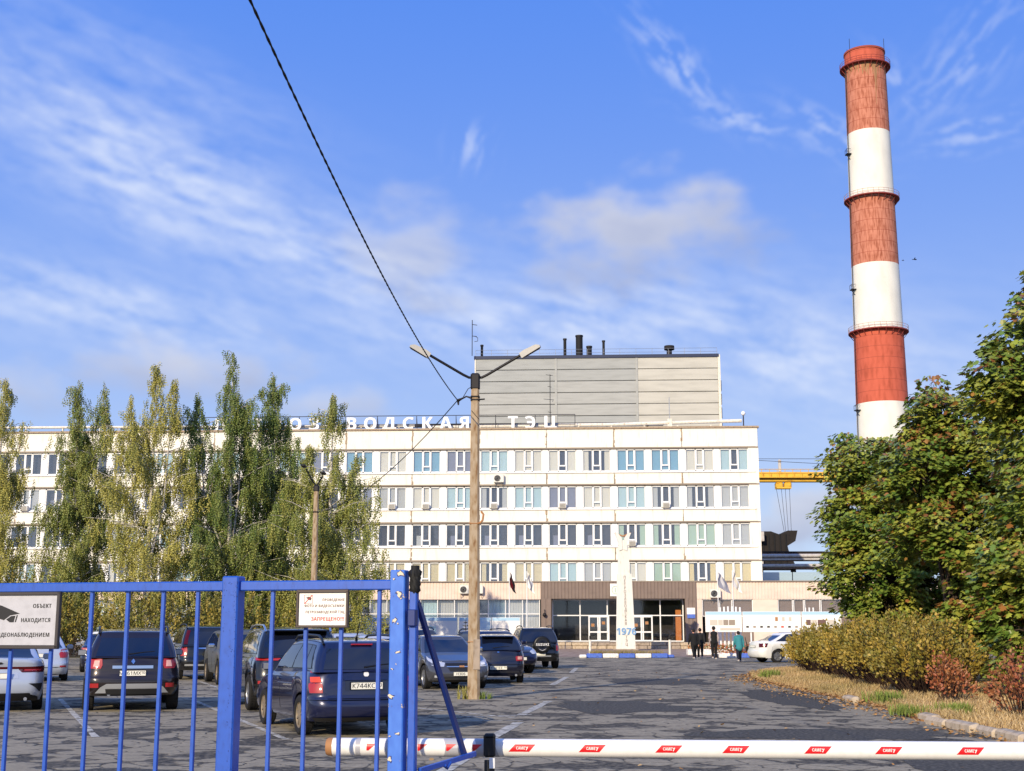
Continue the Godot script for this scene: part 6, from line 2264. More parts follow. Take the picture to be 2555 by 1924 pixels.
func shrub(called: String, label: String, at: Vector3, s: Vector3, n: int, a: Color, b: Color, group: String, leaf := 0.085, twiggy := 0.3) -> void:
	var t := thing(called, label, "shrub", at, 0, group)
	var tw := G.new()
	var xfs := []
	var cols := PackedColorArray()
	var stems := int(n / 38.0)
	for i in stems:
		var d := Vector2.from_angle(rng.randf() * TAU) * sqrt(rng.randf())
		var foot := Vector3(d.x * s.x * 0.45, 0, d.y * s.z * 0.45)
		var env := sqrt(maxf(0.05, 1.0 - d.length_squared() * 0.75))
		var tip := Vector3(d.x * s.x, s.y * env * rng.randf_range(0.72, 1.14), d.y * s.z)
		var mid := foot.lerp(tip, 0.5) + Vector3(d.x * s.x * 0.15, s.y * 0.06, d.y * s.z * 0.15)
		tw.tube([foot, mid, tip], [0.012, 0.008, 0.003], 4, false)
		var hue := rng.randf()
		for k in 38:
			var u := lerpf(twiggy, 1.0, sqrt(rng.randf()))
			var p := (foot.lerp(mid, u * 2.0) if u < 0.5 else mid.lerp(tip, u * 2.0 - 1.0)) + rdir() * rng.randf_range(0.02, 0.16)
			p.y = maxf(p.y, 0.06)
			var dir := (Vector3(d.x, 0.9, d.y) + rdir() * 0.9).normalized()
			var x := dir.cross(rdir()).normalized()
			xfs.append(Transform3D(Basis(x, dir.cross(x) * -1.0, dir).scaled(Vector3.ONE * leaf * rng.randf_range(0.7, 1.35)), p))
			cols.append(mixc(a, b, hue * 0.7 + rng.randf() * 0.4, 0.28))
	put("stems", tw, M.twig, t)
	instances("foliage", leaf_mesh(0), M.leaf, xfs, cols, t)

func spruce(label: String, at: Vector3, h: float) -> void:
	var t := thing("young_spruce", label, "tree", at, 0, "young spruces before the office")
	var g := G.new()
	g.tube([Vector3.ZERO, Vector3(0, h, 0)], [0.05, 0.01], 6)
	put("trunk", g, M.bark, t)
	var xfs := []
	var cols := PackedColorArray()
	for i in 900:
		var f := rng.randf()
		var a := floorf(rng.randf() * 7.0) / 7.0 * TAU + floorf(f * 9.0)
		var r := h * 0.38 * (1.05 - f) * sqrt(rng.randf())
		var y := h * (0.12 + 0.88 * floorf(f * 9.0) / 9.0) + r * 0.25
		xfs.append(Transform3D(Basis.from_euler(Vector3(rng.randf_range(-0.7, 0.3), -a + PI / 2 + rng.randf_range(-0.8, 0.8), 0)).scaled(Vector3(0.05, 0.1, 0.16)), Vector3(r * cos(a), y, r * sin(a))))
		cols.append(mixc(Color(0.07, 0.1, 0.05), Color(0.14, 0.16, 0.08), rng.randf()))
	instances("needles", leaf_mesh(0), M.leaf, xfs, cols, t)

func plants() -> void:
	birch(Vector3(-35.3, 0, -90), 18.6, 4.0, 0.72, "yellow green birch at the far left edge of the yard", [[0.3, 1.0], [-1.0, 0.9]])
	birch(Vector3(-28.8, 0, -88), 18.2, 3.6, 0.3, "green birch with two tops, second from the left", [[-0.5, 1.0], [1.35, 0.985], [0.2, 0.8]])
	birch(Vector3(-23.0, 0, -84), 18.6, 4.2, 0.72, "yellow thin-topped birch between the two green ones", [[0.1, 1.0], [1.3, 0.94], [-1.6, 0.88]], 0.65)
	birch(Vector3(-18.3, 0, -86), 19.6, 4.3, 0.12, "tall dark green birch with the highest pointed top", [[-0.2, 1.0], [-2.4, 0.86], [0.6, 0.83]], 1.15)
	birch(Vector3(-15.6, 0, -88), 18.7, 3.4, 0.1, "dark green pointed birch beside the tallest one, nearer the smaller lamp post", [[-0.6, 1.0], [0.5, 0.84]], 1.2)
	birch(Vector3(-11.6, 0, -84), 16.6, 4.2, 0.4, "sparse-topped olive birch behind the smaller lamp post", [[0.1, 1.0], [-1.5, 0.8], [1.7, 0.76]], 0.8)
	var k := 0
	for e in [[-33.0, -80, 4.6, 0.75, "golden shrub thicket at the left edge behind the silver cars"], [-26.5, -79, 5.4, 0.7, "tall golden shrub behind the dark brown car"], [-21.2, -78, 5.2, 0.8, "golden shrub left of the plain thick gate post"], [-16.5, -79, 5.0, 0.45, "olive shrub behind the black estate's roof"], [-29.8, -82, 5.6, 0.45, "green shrub between two golden ones"], [-13.0, -81, 3.6, 0.5, "low olive shrub behind the framed white sign"]]:
		shrub("yard_shrub", e[4], Vector3(e[0], 0, e[1]), Vector3(2.7, e[2] * 0.8, 1.6), 2900, Color(0.11, 0.14, 0.03), Color(0.36, 0.27, 0.05), "shrubs below the birches", 0.17, 0.12)
		k += 1
	maple(Vector3(13.1, 0, -46.5), 8.8, [[-1.0, 7.3, 0, 1.1, 1.25], [0.5, 6.9, 0, 1.5, 1.6], [0.2, 5.2, 0.2, 2.0, 1.7], [-1.1, 5.4, 0.3, 1.25, 1.3], [-0.7, 3.7, 0.3, 1.8, 1.4], [0.9, 3.4, 0, 1.9, 1.6], [-0.2, 2.3, 0.2, 1.5, 0.8], [1.9, 5.9, -0.4, 1.4, 1.4], [0.9, 1.6, -0.3, 1.7, 0.9]], "leftmost maple, over the far half of the hedge, its leaves touching the chimney", 40000, 0.06)
	maple(Vector3(12.6, 0, -38.6), 8.7, [[0.1, 7.7, 0, 1.0, 1.15], [-0.6, 6.1, 0, 1.4, 1.4], [1.1, 6.3, 0.2, 1.6, 1.5], [0.3, 4.2, 0.2, 2.0, 1.4], [1.6, 3.0, 0.3, 1.8, 1.3], [2.2, 4.8, 0.2, 1.5, 1.5], [0.9, 1.7, 0.5, 1.5, 0.9], [2.6, 1.8, 0.4, 1.6, 1.2]], "middle maple with reddish top leaves, its trunk showing behind the small red shrub", 44000, 0.16)
	maple(Vector3(13.9, 0, -31.5), 11.5, [[0.1, 10.0, 0, 1.1, 1.4], [-0.2, 9.1, 0, 1.35, 1.0], [-1.1, 8.5, 0.1, 1.25, 1.0], [0.6, 8.2, 0, 1.8, 1.6], [-0.5, 6.4, 0, 1.9, 1.4], [-1.8, 7.3, 0.1, 1.05, 1.0], [-0.9, 4.6, 0.2, 1.9, 1.3], [0.8, 4.4, -0.2, 2.1, 1.8], [-1.1, 2.9, 0.3, 1.9, 1.1], [-1.5, 1.5, 0.3, 1.5, 0.9], [0.3, 1.6, 0.3, 1.7, 1.1], [-2.0, 2.6, 0.1, 1.0, 0.8], [-1.6, 0.8, -0.4, 1.0, 0.6]], "tallest maple at the right edge with foliage down to the grass", 56000, 0.09)
	var ol := Color(0.13, 0.145, 0.025)
	var go := Color(0.40, 0.27, 0.045)
	var nm := ["farthest olive hedge bush, beside the white car", "second olive hedge bush from the white car", "third olive hedge bush from the white car", "fourth olive hedge bush, under the leftmost maple", "fifth olive hedge bush, golden low leaves", "nearest olive hedge bush, behind the small red shrub"]
	var i := 0
	for e in [[12.25, -54.0, 1.35, 1.62], [11.75, -50.0, 1.55, 1.72], [11.55, -46.0, 1.55, 1.85], [11.25, -42.0, 1.6, 1.95], [10.95, -38.2, 1.55, 1.95], [10.55, -34.2, 1.45, 1.8]]:
		shrub("hedge_bush", nm[i], Vector3(e[0], 0.03, e[1]), Vector3(e[2], e[3], 2.1), 8600, ol, go, "olive bushes in the trimmed hedge", 0.085, 0.26)
		i += 1
	shrub("red_shrub", "small red-leaved shrub at the near end of the olive hedge", Vector3(9.75, 0.03, -30.2), Vector3(0.5, 1.0, 0.55), 1150, Color(0.3, 0.07, 0.035), Color(0.36, 0.17, 0.06), "red shrubs on the dry lawn", 0.075, 0.1)
	shrub("red_shrub", "larger red-leaved shrub at the right edge of the dry lawn", Vector3(9.62, 0.03, -25.6), Vector3(0.55, 1.2, 0.55), 1300, Color(0.32, 0.07, 0.04), Color(0.3, 0.15, 0.06), "red shrubs on the dry lawn", 0.075, 0.12)
	spruce("young grey green spruce before the right-hand notice boards", Vector3(17.4, 0, -80), 1.9)
	spruce("thin young spruce before the blue poster board right of the lamp post", Vector3(-2.9, 0, -84), 2.2)

func lawn() -> void:
	var edge := [Vector2(7.55, 3), Vector2(7.5, -12), Vector2(7.6, -21), Vector2(7.5, -25.2), Vector2(7.75, -27.5), Vector2(8.0, -30.3), Vector2(7.9, -36), Vector2(7.95, -42), Vector2(8.1, -46.0), Vector2(8.9, -51), Vector2(10.3, -54.6), Vector2(12.5, -58.6)]
	var poly := PackedVector2Array()
	for p in edge:
		poly.append(p)
	poly.append_array([Vector2(60, -58.6), Vector2(60, 3)])
	struct("lawn_ground", sheet(poly, 0.03), M.dry_grass_floor)
	var side := G.new()
	for i in edge.size() - 1:
		side.quad(Vector3(edge[i].x, -0.02, edge[i].y), Vector3(edge[i + 1].x, -0.02, edge[i + 1].y), Vector3(edge[i + 1].x, 0.03, edge[i + 1].y), Vector3(edge[i].x, 0.03, edge[i].y))
	struct("lawn_border", side, M.dry_grass_floor)
	# blades and dead leaves
	var xfs := []
	var cols := PackedColorArray()
	while xfs.size() < 26000:
		var z := -12.0 - 46.0 * pow(rng.randf(), 1.2)
		var ex := 8.0
		for i in edge.size() - 1:
			if z <= edge[i].y and z >= edge[i + 1].y:
				ex = lerpf(edge[i].x, edge[i + 1].x, (edge[i].y - z) / (edge[i].y - edge[i + 1].y))
		var x := ex + pow(rng.randf(), 1.4) * 8.0 + 0.05
		var h := rng.randf_range(0.06, 0.17) * (0.6 if x < ex + 0.4 else 1.0)
		xfs.append(Transform3D(Basis(Vector3.UP, rng.randf() * TAU).scaled(Vector3(h * 1.5, h, h * 1.5)), Vector3(x, 0.025, z)))
		var patch := sin(x * 1.3 + z * 0.7) * sin(z * 0.41 + 1.0)
		cols.append(mixc(Color(0.56, 0.40, 0.19), Color(0.30, 0.26, 0.09), patch * 0.45 + rng.randf() * 0.3))
	tag(instances("dry_grass", leaf_mesh(3), M.straw, xfs, cols, self), "dry yellow grass on the lawn beside the drive", "grass")
	xfs = []
	cols = PackedColorArray()
	for i in 5200:
		var z := -13.0 - 42.0 * pow(rng.randf(), 1.1)
		var x := (7.65 if z > -46 else lerpf(8.0, 11.0, (-46 - z) / 9.0)) + rng.randfn(0.0, 0.32) + (rng.randf() * 3.0 if rng.randf() < 0.3 else 0.0)
		if rng.randf() < 0.025:
			x -= rng.randf() * 8.0
		xfs.append(Transform3D(Basis.from_euler(Vector3(rng.randf_range(-0.5, 0.5), rng.randf() * TAU, rng.randf_range(-0.5, 0.5))).scaled(Vector3.ONE * rng.randf_range(0.035, 0.08)), Vector3(x, 0.02 if x < 7.5 else 0.055, z)))
		cols.append(mixc(Color(0.42, 0.2, 0.05), Color(0.46, 0.3, 0.12), rng.randf(), 0.3))
	tag(instances("fallen_leaves", leaf_mesh(1), M.straw, xfs, cols, self), "fallen orange leaves along the lawn edge", "leaves")
	# green clumps
	var gi := 0
	for e in [[8.6, -45.2, 0.32, "bright green clump at the far tip of the lawn"], [8.4, -30.5, 0.3, "green weed clump on the lawn edge beside the first kerb stones"], [8.6, -26.5, 0.26, "green weed clump on the lawn behind the kerb stones"], [7.6, -26.2, 0.24, "green weed clump between two kerb stones"]]:
		var t := thing("weed_tuft", e[3], "weeds", Vector3(e[0], 0.03, e[1]))
		var xf2 := []
		var c2 := PackedColorArray()
		for k in 120:
			var h: float = e[2] * rng.randf_range(0.4, 1.0)
			xf2.append(Transform3D(Basis(Vector3.UP, rng.randf() * TAU).scaled(Vector3(h, h, h)), Vector3(rng.randfn(0, e[2] * 0.6), 0, rng.randfn(0, e[2] * 0.8))))
			c2.append(mixc(Color(0.16, 0.24, 0.04), Color(0.24, 0.28, 0.06), rng.randf()))
		instances("blades", leaf_mesh(3), M.straw, xf2, c2, t)
	# old kerb stones
	var kb := thing("kerb", "broken line of pale weathered kerb stones along the lawn", "kerb", Vector3.ZERO)
	var z := -13.0
	while z > -31:
		var l := rng.randf_range(0.8, 1.25)
		var x := 7.55 + (0.25 if z < -27 else 0.0) + rng.randf_range(-0.07, 0.07)
		if z > -24.4 or rng.randf() < 0.5:
			var g := G.new()
			g.cbox(Vector3.ZERO, Vector3(0.2, 0.2, l), 0.045)
			for q in g.v.size():
				var w: Vector3 = g.v[q]
				g.v[q] = w + Vector3(sin(w.z * 9.0 + z), sin(w.x * 40.0 + w.z * 7.0 + z * 3.0), cos(w.y * 31.0 + z)) * 0.016
			put("kerb_stone", g, M.stone_light, kb, Transform3D(Basis(Vector3.UP, rng.randf_range(-0.06, 0.06)), Vector3(x, 0.035, z - l / 2)))
		z -= l + 0.05

# ---------------------------------------------------------------- people
func smin(a: float, b: float, k: float) -> float:
	var h := maxf(k - absf(a - b), 0.0) / k
	return minf(a, b) - h * h * k * 0.25

func figure_mesh(bones: Array, cell: float, blend: float) -> G:
	# bones: [from, to, radius from, radius to]; the joined tapered capsules meshed as surface nets
	var lo := Vector3.INF
	var hi := -Vector3.INF
	for b in bones:
		for k in 2:
			lo = lo.min(b[k] - Vector3.ONE * (b[2 + k] + cell * 2))
			hi = hi.max(b[k] + Vector3.ONE * (b[2 + k] + cell * 2))
	var n := Vector3i(((hi - lo) / cell).ceil()) + Vector3i.ONE
	var d := PackedFloat32Array()
	d.resize(n.x * n.y * n.z)
	d.fill(9.0)
	for b in bones:
		var a: Vector3 = b[0]
		var ab: Vector3 = b[1] - b[0]
		var l2 := maxf(ab.length_squared(), 1e-6)
		var r: float = maxf(b[2], b[3]) + cell * 2.5 + blend * 0.5
		var l := Vector3i(((a.min(b[1]) - Vector3.ONE * r - lo) / cell).floor()).clamp(Vector3i.ZERO, n - Vector3i.ONE)
		var m := Vector3i(((a.max(b[1]) + Vector3.ONE * r - lo) / cell).ceil()).clamp(Vector3i.ZERO, n - Vector3i.ONE)
		for z in range(l.z, m.z + 1):
			for y in range(l.y, m.y + 1):
				var q := (z * n.y + y) * n.x
				for x in range(l.x, m.x + 1):
					var p := lo + Vector3(x, y, z) * cell - a
					var t := clampf(p.dot(ab) / l2, 0.0, 1.0)
					var e: float = (p - ab * t).length() - lerpf(b[2], b[3], t)
					var o := d[q + x]
					d[q + x] = e if o > 8.0 else smin(o, e, blend)
	var g := G.new()
	var idx := {}
	var st := [1, n.x, n.x * n.y]
	for z in n.z - 1:
		for y in n.y - 1:
			for x in n.x - 1:
				var q := (z * n.y + y) * n.x + x
				var s := 0
				var acc := Vector3.ZERO
				var c := 0
				var v := []
				for k in 8:
					var w := d[q + (k & 1) + ((k >> 1) & 1) * n.x + (k >> 2) * st[2]]
					v.append(w)
					if w < 0:
						s += 1
				if s == 0 or s == 8:
					continue
				for e in [[0, 1], [2, 3], [4, 5], [6, 7], [0, 2], [1, 3], [4, 6], [5, 7], [0, 4], [1, 5], [2, 6], [3, 7]]:
					var a: float = v[e[0]]
					var b: float = v[e[1]]
					if (a < 0) != (b < 0):
						var t := a / (a - b)
						acc += Vector3(e[0] & 1, (e[0] >> 1) & 1, e[0] >> 2).lerp(Vector3(e[1] & 1, (e[1] >> 1) & 1, e[1] >> 2), t)
						c += 1
				var nn := Vector3(v[1] + v[3] + v[5] + v[7] - v[0] - v[2] - v[4] - v[6], v[2] + v[3] + v[6] + v[7] - v[0] - v[1] - v[4] - v[5], v[4] + v[5] + v[6] + v[7] - v[0] - v[1] - v[2] - v[3]).normalized()
				idx[q] = g.vert(lo + (Vector3(x, y, z) + acc / c) * cell, nn)
	for q in idx:
		for ax in 3:
			var s1: int = st[(ax + 1) % 3]
			var s2: int = st[(ax + 2) % 3]
			if (d[q] < 0) == (d[q + st[ax]] < 0):
				continue
			if idx.has(q - s1) and idx.has(q - s2) and idx.has(q - s1 - s2):
				g.tri(idx[q], idx[q - s1], idx[q - s1 - s2])
				g.tri(idx[q], idx[q - s1 - s2], idx[q - s2])
	return g

func walker(label: String, at: Vector3, turn: float, h: float, look: Dictionary) -> void:
	# walks away: forward is -z. Joints as shares of the height
	var t := thing("person", label, "person", at, turn, "")
	var J := func(x: float, y: float, z: float) -> Vector3: return Vector3(x, y, z) * h
	var lean: float = look.get("lean", 0.02)
	var stride: float = look.get("stride", 0.1)
	var b: float = look.get("broad", 1.0)
	var hip := Vector3(0, 0.52, 0) * h
	var chest := Vector3(0, 0.74, -lean) * h
	var neck := Vector3(0, 0.83, -lean * 1.3) * h
	var head := Vector3(0, 0.925, -lean * 1.6 - look.get("nod", 0.0)) * h
	var legs := []
	var shoes := []
	var arms := []
	var hands := []
	for s in [-1.0, 1.0]:
		var fw: float = stride * s
		var hj := hip + Vector3(s * 0.052 * b, -0.01, 0) * h
		var kn := Vector3(s * 0.056, 0.28, -fw * 0.65 - 0.015) * h
		var an := Vector3(s * 0.055, 0.045 + (0.03 if fw < 0 else 0.0), -fw * 0.9 + (0.03 if fw < 0 else 0.0)) * h
		legs.append([hj, kn, 0.056 * h * b, 0.036 * h])
		legs.append([kn, an, 0.037 * h, 0.025 * h])
		shoes.append([an + Vector3(0, -0.022, 0.012) * h, an + Vector3(s * 0.008, -0.028, -0.085) * h, 0.024 * h, 0.018 * h])
		var sh := Vector3(s * 0.105 * b, 0.8, -lean * 1.2) * h
		var sw: float = look.get("swing", 0.06) * -s
		var el := sh + Vector3(s * 0.03, -0.165, -sw * 0.3 + 0.01) * h
		var wr := el + Vector3(s * 0.006 - s * look.get("tuck", 0.0), -0.14, -sw * 0.8 - 0.03) * h
		arms.append([sh, el, 0.033 * h * b, 0.026 * h])
		arms.append([el, wr, 0.026 * h, 0.018 * h])
		var palm := wr + Vector3(0, -0.045, -0.006) * h
		hands.append([wr, palm, 0.014 * h, 0.017 * h])
		for k in 4:
			var root := palm + Vector3(0, -0.004, (-0.012 + k * 0.008)) * h
			var md := root + Vector3(-s * 0.002, -0.022 - 0.003 * (1 if k == 1 or k == 2 else 0), -0.004) * h
			hands.append([root, md, 0.0055 * h, 0.005 * h])
			hands.append([md, md + Vector3(-s * 0.006, -0.016, -0.005) * h, 0.005 * h, 0.004 * h])
		hands.append([wr + Vector3(0, -0.02, -0.01) * h, wr + Vector3(-s * 0.004, -0.045, -0.03) * h, 0.0065 * h, 0.005 * h])
	var skull := [[head + Vector3(0, 0.012, 0.008) * h, head + Vector3(0, 0.012, -0.012) * h, 0.052 * h, 0.05 * h], [head + Vector3(0, -0.01, -0.022) * h, head + Vector3(0, -0.038, -0.03) * h, 0.042 * h, 0.03 * h], [neck, head + Vector3(0, -0.03, 0.0) * h, 0.034 * h, 0.034 * h],
		[head + Vector3(0, -0.002, -0.06) * h, head + Vector3(0, -0.014, -0.068) * h, 0.008 * h, 0.011 * h], [head + Vector3(-0.052, -0.005, 0.0) * h, head + Vector3(-0.054, 0.012, 0.003) * h, 0.008 * h, 0.011 * h], [head + Vector3(0.052, -0.005, 0.0) * h, head + Vector3(0.054, 0.012, 0.003) * h, 0.008 * h, 0.011 * h]]
	var torso := [[hip, chest, 0.078 * h * b, 0.088 * h * b], [chest + Vector3(-0.06 * b, 0.03, 0) * h, chest + Vector3(0.06 * b, 0.03, 0) * h, 0.055 * h, 0.055 * h], [chest, neck, 0.06 * h, 0.036 * h]]
	var body := figure_mesh(torso + legs + arms + shoes, 0.024, 0.05)
	body.add(figure_mesh(skull, 0.008, 0.02), Transform3D())
	body.add(figure_mesh(hands, 0.0065, 0.006), Transform3D())
	put("body", body, M.skin, t)
	var grow := func(list: Array, k: float) -> Array:
		var o := []
		for e in list:
			o.append([e[0], e[1], e[2] + k, e[3] + k])
		return o
	var low: float = look.get("hem", 0.5)
	var coat := [[Vector3(0, low, 0) * h, chest, (0.083 * b + look.get("flare", 0.0)) * h, 0.09 * h * b], torso[1], [chest, neck + Vector3(0, -0.02, 0) * h, 0.066 * h, 0.042 * h]]
	put("trousers", figure_mesh((grow as Callable).call(legs, 0.012) + [[hip + Vector3(-0.03, 0, 0) * h, hip + Vector3(0.03, 0, 0) * h, 0.078 * h * b, 0.078 * h * b]], 0.02, 0.03), M[look.trousers], t)
	put("coat" if look.has("hood") else "jacket", figure_mesh((grow as Callable).call(coat + ([] if look.has("sleeves") else arms), 0.014), 0.02, 0.028), M[look.coat], t)
	if look.has("sleeves"):
		put("sleeves", figure_mesh((grow as Callable).call(arms, 0.012), 0.018, 0.03), M[look.sleeves], t)
	put("shoes", figure_mesh((grow as Callable).call(shoes, 0.008), 0.012, 0.02), M[look.shoes], t)
	put("hair", figure_mesh([[head + Vector3(0, 0.022, 0.014) * h, head + Vector3(0, 0.028, -0.014) * h, 0.054 * h, 0.05 * h], [head + Vector3(0, -0.005, 0.022) * h, head + Vector3(0, 0.02, 0.02) * h, 0.044 * h, 0.05 * h]], 0.012, 0.02), M.hair_dark, t)
	var eyes := G.new()
	for s in [-0.02, 0.02]:
		eyes.cbox(head + Vector3(s, 0.002, -0.058) * h, Vector3(0.018, 0.008, 0.01), 0.003)
	eyes.cbox(head + Vector3(0, -0.034, -0.058) * h, Vector3(0.035, 0.006, 0.01), 0.002)
	put("eyes_and_mouth", eyes, M.hair_dark, t)
	if look.has("hood"):
		put("hood", figure_mesh([[neck + Vector3(-0.045, 0.005, 0.03) * h, neck + Vector3(0.045, 0.005, 0.03) * h, 0.04 * h, 0.04 * h], [neck + Vector3(-0.05, 0.01, -0.01) * h, neck + Vector3(-0.04, 0.0, 0.03) * h, 0.025 * h, 0.03 * h], [neck + Vector3(0.05, 0.01, -0.01) * h, neck + Vector3(0.04, 0.0, 0.03) * h, 0.025 * h, 0.03 * h]], 0.016, 0.04), M[look.coat], t)

func people() -> void:
	walker("person in a black jacket and black trousers, leftmost of the walkers", Vector3(9.95, 0, -73.6), 8, 1.64, {"coat": "cloth_black", "trousers": "cloth_black", "shoes": "shoe_pale", "stride": 0.13, "broad": 1.12, "lean": 0.035, "nod": 0.012})
	walker("person in dark clothes walking half hidden behind the leftmost walker", Vector3(10.5, 0, -75.2), -6, 1.68, {"coat": "cloth_charcoal", "trousers": "cloth_black", "shoes": "shoe_pale", "stride": -0.1, "broad": 1.05, "swing": 0.1})
	walker("person in a black vest with pale sleeves standing tall between the walkers", Vector3(11.07, 0, -73.8), 0, 1.78, {"coat": "cloth_black", "trousers": "cloth_black", "shoes": "shoe_pale", "sleeves": "cloth_grey", "stride": 0.03, "hem": 0.52, "swing": 0.02, "tuck": 0.02})
	walker("person in a teal hooded coat and dark jeans walking toward the entrance", Vector3(11.42, 0, -67.8), 4, 1.53, {"coat": "cloth_teal", "trousers": "cloth_denim", "shoes": "shoe_pale", "hood": true, "hem": 0.46, "flare": 0.022, "broad": 1.1, "stride": 0.1, "nod": 0.02})
	var bag := thing("handbag", "black handbag hanging at the right side of the teal coat", "bag", Vector3(11.82, 0.52, -67.7))
	put("bag", slab(Vector3(0, 0.12, 0), Vector3(0.13, 0.26, 0.24), 0.04), M.cloth_black, bag)
	var st := G.new()
	st.tube([Vector3(0, 0.24, -0.08), Vector3(-0.1, 0.7, 0), Vector3(0, 0.24, 0.08)], 0.014, 5)
	put("strap", st, M.cloth_black, bag)

func birds() -> void:
	for e in [[37.8, 35.7, "dark bird gliding right of the chimney, the larger of two"], [36.7, 35.6, "tiny dark bird close beside the larger one by the chimney"]]:
		var b := thing("bird", e[2], "bird", Vector3(e[0], e[1], -120), 0, "birds in the sky")
		var k := 1.0 if e[0] > 37 else 0.55
		var g := figure_mesh([[Vector3(0.14, 0, 0) * k, Vector3(-0.12, 0.02, 0) * k, 0.05 * k, 0.035 * k], [Vector3(0.16, 0.02, 0) * k, Vector3(0.2, 0.03, 0) * k, 0.035 * k, 0.02 * k], [Vector3(-0.12, 0.02, 0) * k, Vector3(-0.26, 0.03, 0) * k, 0.025 * k, 0.015 * k]], 0.014, 0.02)
		for s in [-1.0, 1.0]:
			g.tri3(Vector3(0.08, 0.02, 0) * k, Vector3(-0.08, 0.02, 0) * k, Vector3(-0.02, 0.14, s * 0.3) * k)
			g.tri3(Vector3(-0.02, 0.14, s * 0.3) * k, Vector3(-0.08, 0.02, 0) * k, Vector3(-0.1, 0.1, s * 0.48) * k)
		put("body", g, M.flue_black, b)

# ---------------------------------------------------------------- the parked cars
func parked_cars() -> void:
	wheel_meshes()
	var c: Car
	# dark blue estate, nearest
	c = estate(4.5, 1.76, 1.52)
	c.yb = 0.24
	c.rear = [[0.0, 0.14], [0.1, 0.02], [0.25, 0.0], [0.42, 0.005], [0.46, 0.07], [0.75, 0.085], [1.0, 0.13]]
	make_car("estate_car", "dark blue estate car with a dusty flank parked nearest behind the gate", "car", Vector3(-3.14, 0, -23.35), 23, c, "paint_navy", {"rim": 2, "rim_mat": "rim_dirty", "rails": "trim_black", "wiper": -0.05, "brake": 1, "aerial": 1, "rear_window": [0.1, 0.86, 0.9], "mirror": "paint_navy",
		"lamps": [["tail_light", "rear", "tail_red", [[0.68, 0.69, 0.92], [0.78, 0.69, 0.96], [1.01, 0.74, 0.96]], 0.014], ["tail_light_lens", "rear", "tail_amber", [[0.84, 0.71, 0.9], [0.92, 0.73, 0.92]], 0.02], ["bumper_groove", "rear", "trim_black", [[0.565, 0.0, 1.1], [0.575, 0.0, 1.1]], 0.004]],
		"marks": [["plate_recess", "rear", "paint_dark_blue", [[0.71, -0.34, 0.34], [0.86, -0.34, 0.34]], 0.006], ["boot_trim", "rear", "paint_navy", [[0.865, -0.36, 0.36], [0.9, -0.36, 0.36]], 0.03], ["boot_badge", "rear", "reflector_white", [[0.925, -0.02, 0.02], [0.935, -0.035, 0.035], [0.96, -0.045, 0.045], [0.985, -0.035, 0.035], [0.995, -0.02, 0.02]], 0.012], ["boot_gap", "rear", "trim_black", [[0.586, -0.62, 0.62], [0.594, -0.62, 0.62]], 0.005], ["valance", "rear", "bumper_plastic", [[0.245, -0.8, 0.8], [0.31, -0.9, 0.9]], 0.006]],
		"plate": ["rear", 0.785, "К744КС", "10"]})
	# dark brown off-roader
	c = offroad(4.32, 1.9, 1.66)
	c.wid = [[0.0, 0.9], [0.12, 0.96], [0.35, 1.0], [0.6, 0.99], [0.8, 0.96], [0.93, 0.93], [1.0, 0.88]]
	c.ct[0] = 1.62
	make_car("offroad_car", "dark brown off-road car with silver skid plate and roof rails", "car", Vector3(-8.38, 0, -29.7), 17, c, "paint_brown", {"rim": 0, "rails": "trim_black", "wiper": -0.1, "lower": 0.5, "exhaust": -0.45, "handle": "chrome", "mirror": "trim_black", "rear_window": [0.06, 0.84, 0.9],
		"lamps": [["tail_light", "rear", "tail_red", [[0.86, 0.63, 0.84], [0.93, 0.6, 0.92], [1.05, 0.61, 0.9]], 0.015], ["tail_light_lens", "rear", "tail_clear", [[0.9, 0.66, 0.78], [1.02, 0.66, 0.76]], 0.022], ["fog_reflector", "rear", "tail_red", [[0.49, 0.66, 0.84], [0.57, 0.66, 0.84]], 0.02]],
		"marks": [["skid_plate", "rear", "skid_silver", [[0.4, -0.72, 0.72], [0.5, -0.62, 0.62], [0.56, -0.5, 0.5]], 0.035], ["skid_recess", "rear", "bumper_plastic", [[0.38, -0.5, 0.5], [0.47, -0.52, 0.52]], 0.045], ["boot_trim", "rear", "chrome", [[0.86, -0.4, 0.4], [0.92, -0.4, 0.4]], 0.03], ["boot_badge", "rear", "chrome", [[0.95, 0.0, 0.01], [1.0, -0.04, 0.04], [1.05, 0.0, 0.01]], 0.02], ["boot_gap", "rear", "trim_black", [[0.62, -0.64, 0.64], [0.628, -0.64, 0.64]], 0.006]],
		"plate": ["rear", 0.77, "М461МХ", "10"]})
	# big black off-roader behind the estate
	c = offroad(4.69, 1.89, 1.7)
	make_car("offroad_car", "large black off-road car with thin red tail bar behind the dark blue estate", "car", Vector3(-5.1, 0, -29.9), 20, c, "paint_black", {"rim": 1, "rails": "chrome", "spoiler": "paint_black", "lower": 0.55, "handle": "paint_black", "rear_window": [0.08, 0.86, 0.98],
		"lamps": [["tail_light", "rear", "tail_red", [[1.02, 0.48, 0.98], [1.06, 0.42, 1.02], [1.1, 0.5, 1.02]], 0.016], ["fog_reflector", "rear", "tail_red", [[0.56, 0.62, 0.9], [0.62, 0.62, 0.9]], 0.018]],
		"marks": [["boot_trim", "rear", "chrome", [[1.0, -0.42, 0.42], [1.05, -0.42, 0.42]], 0.012]], "plate": ["rear", 0.8, "", ""]})
	# silver saloon at the left edge
	c = sedan(4.64, 1.8, 1.45)
	c.wr = 0.32
	c.top[0] = [2.32, 1.04]; c.top[1] = [1.85, 1.06]
	c.rear = [[0.0, 0.16], [0.12, 0.02], [0.35, 0.0], [0.55, 0.02], [0.75, 0.08], [0.9, 0.04], [1.0, 0.04]]
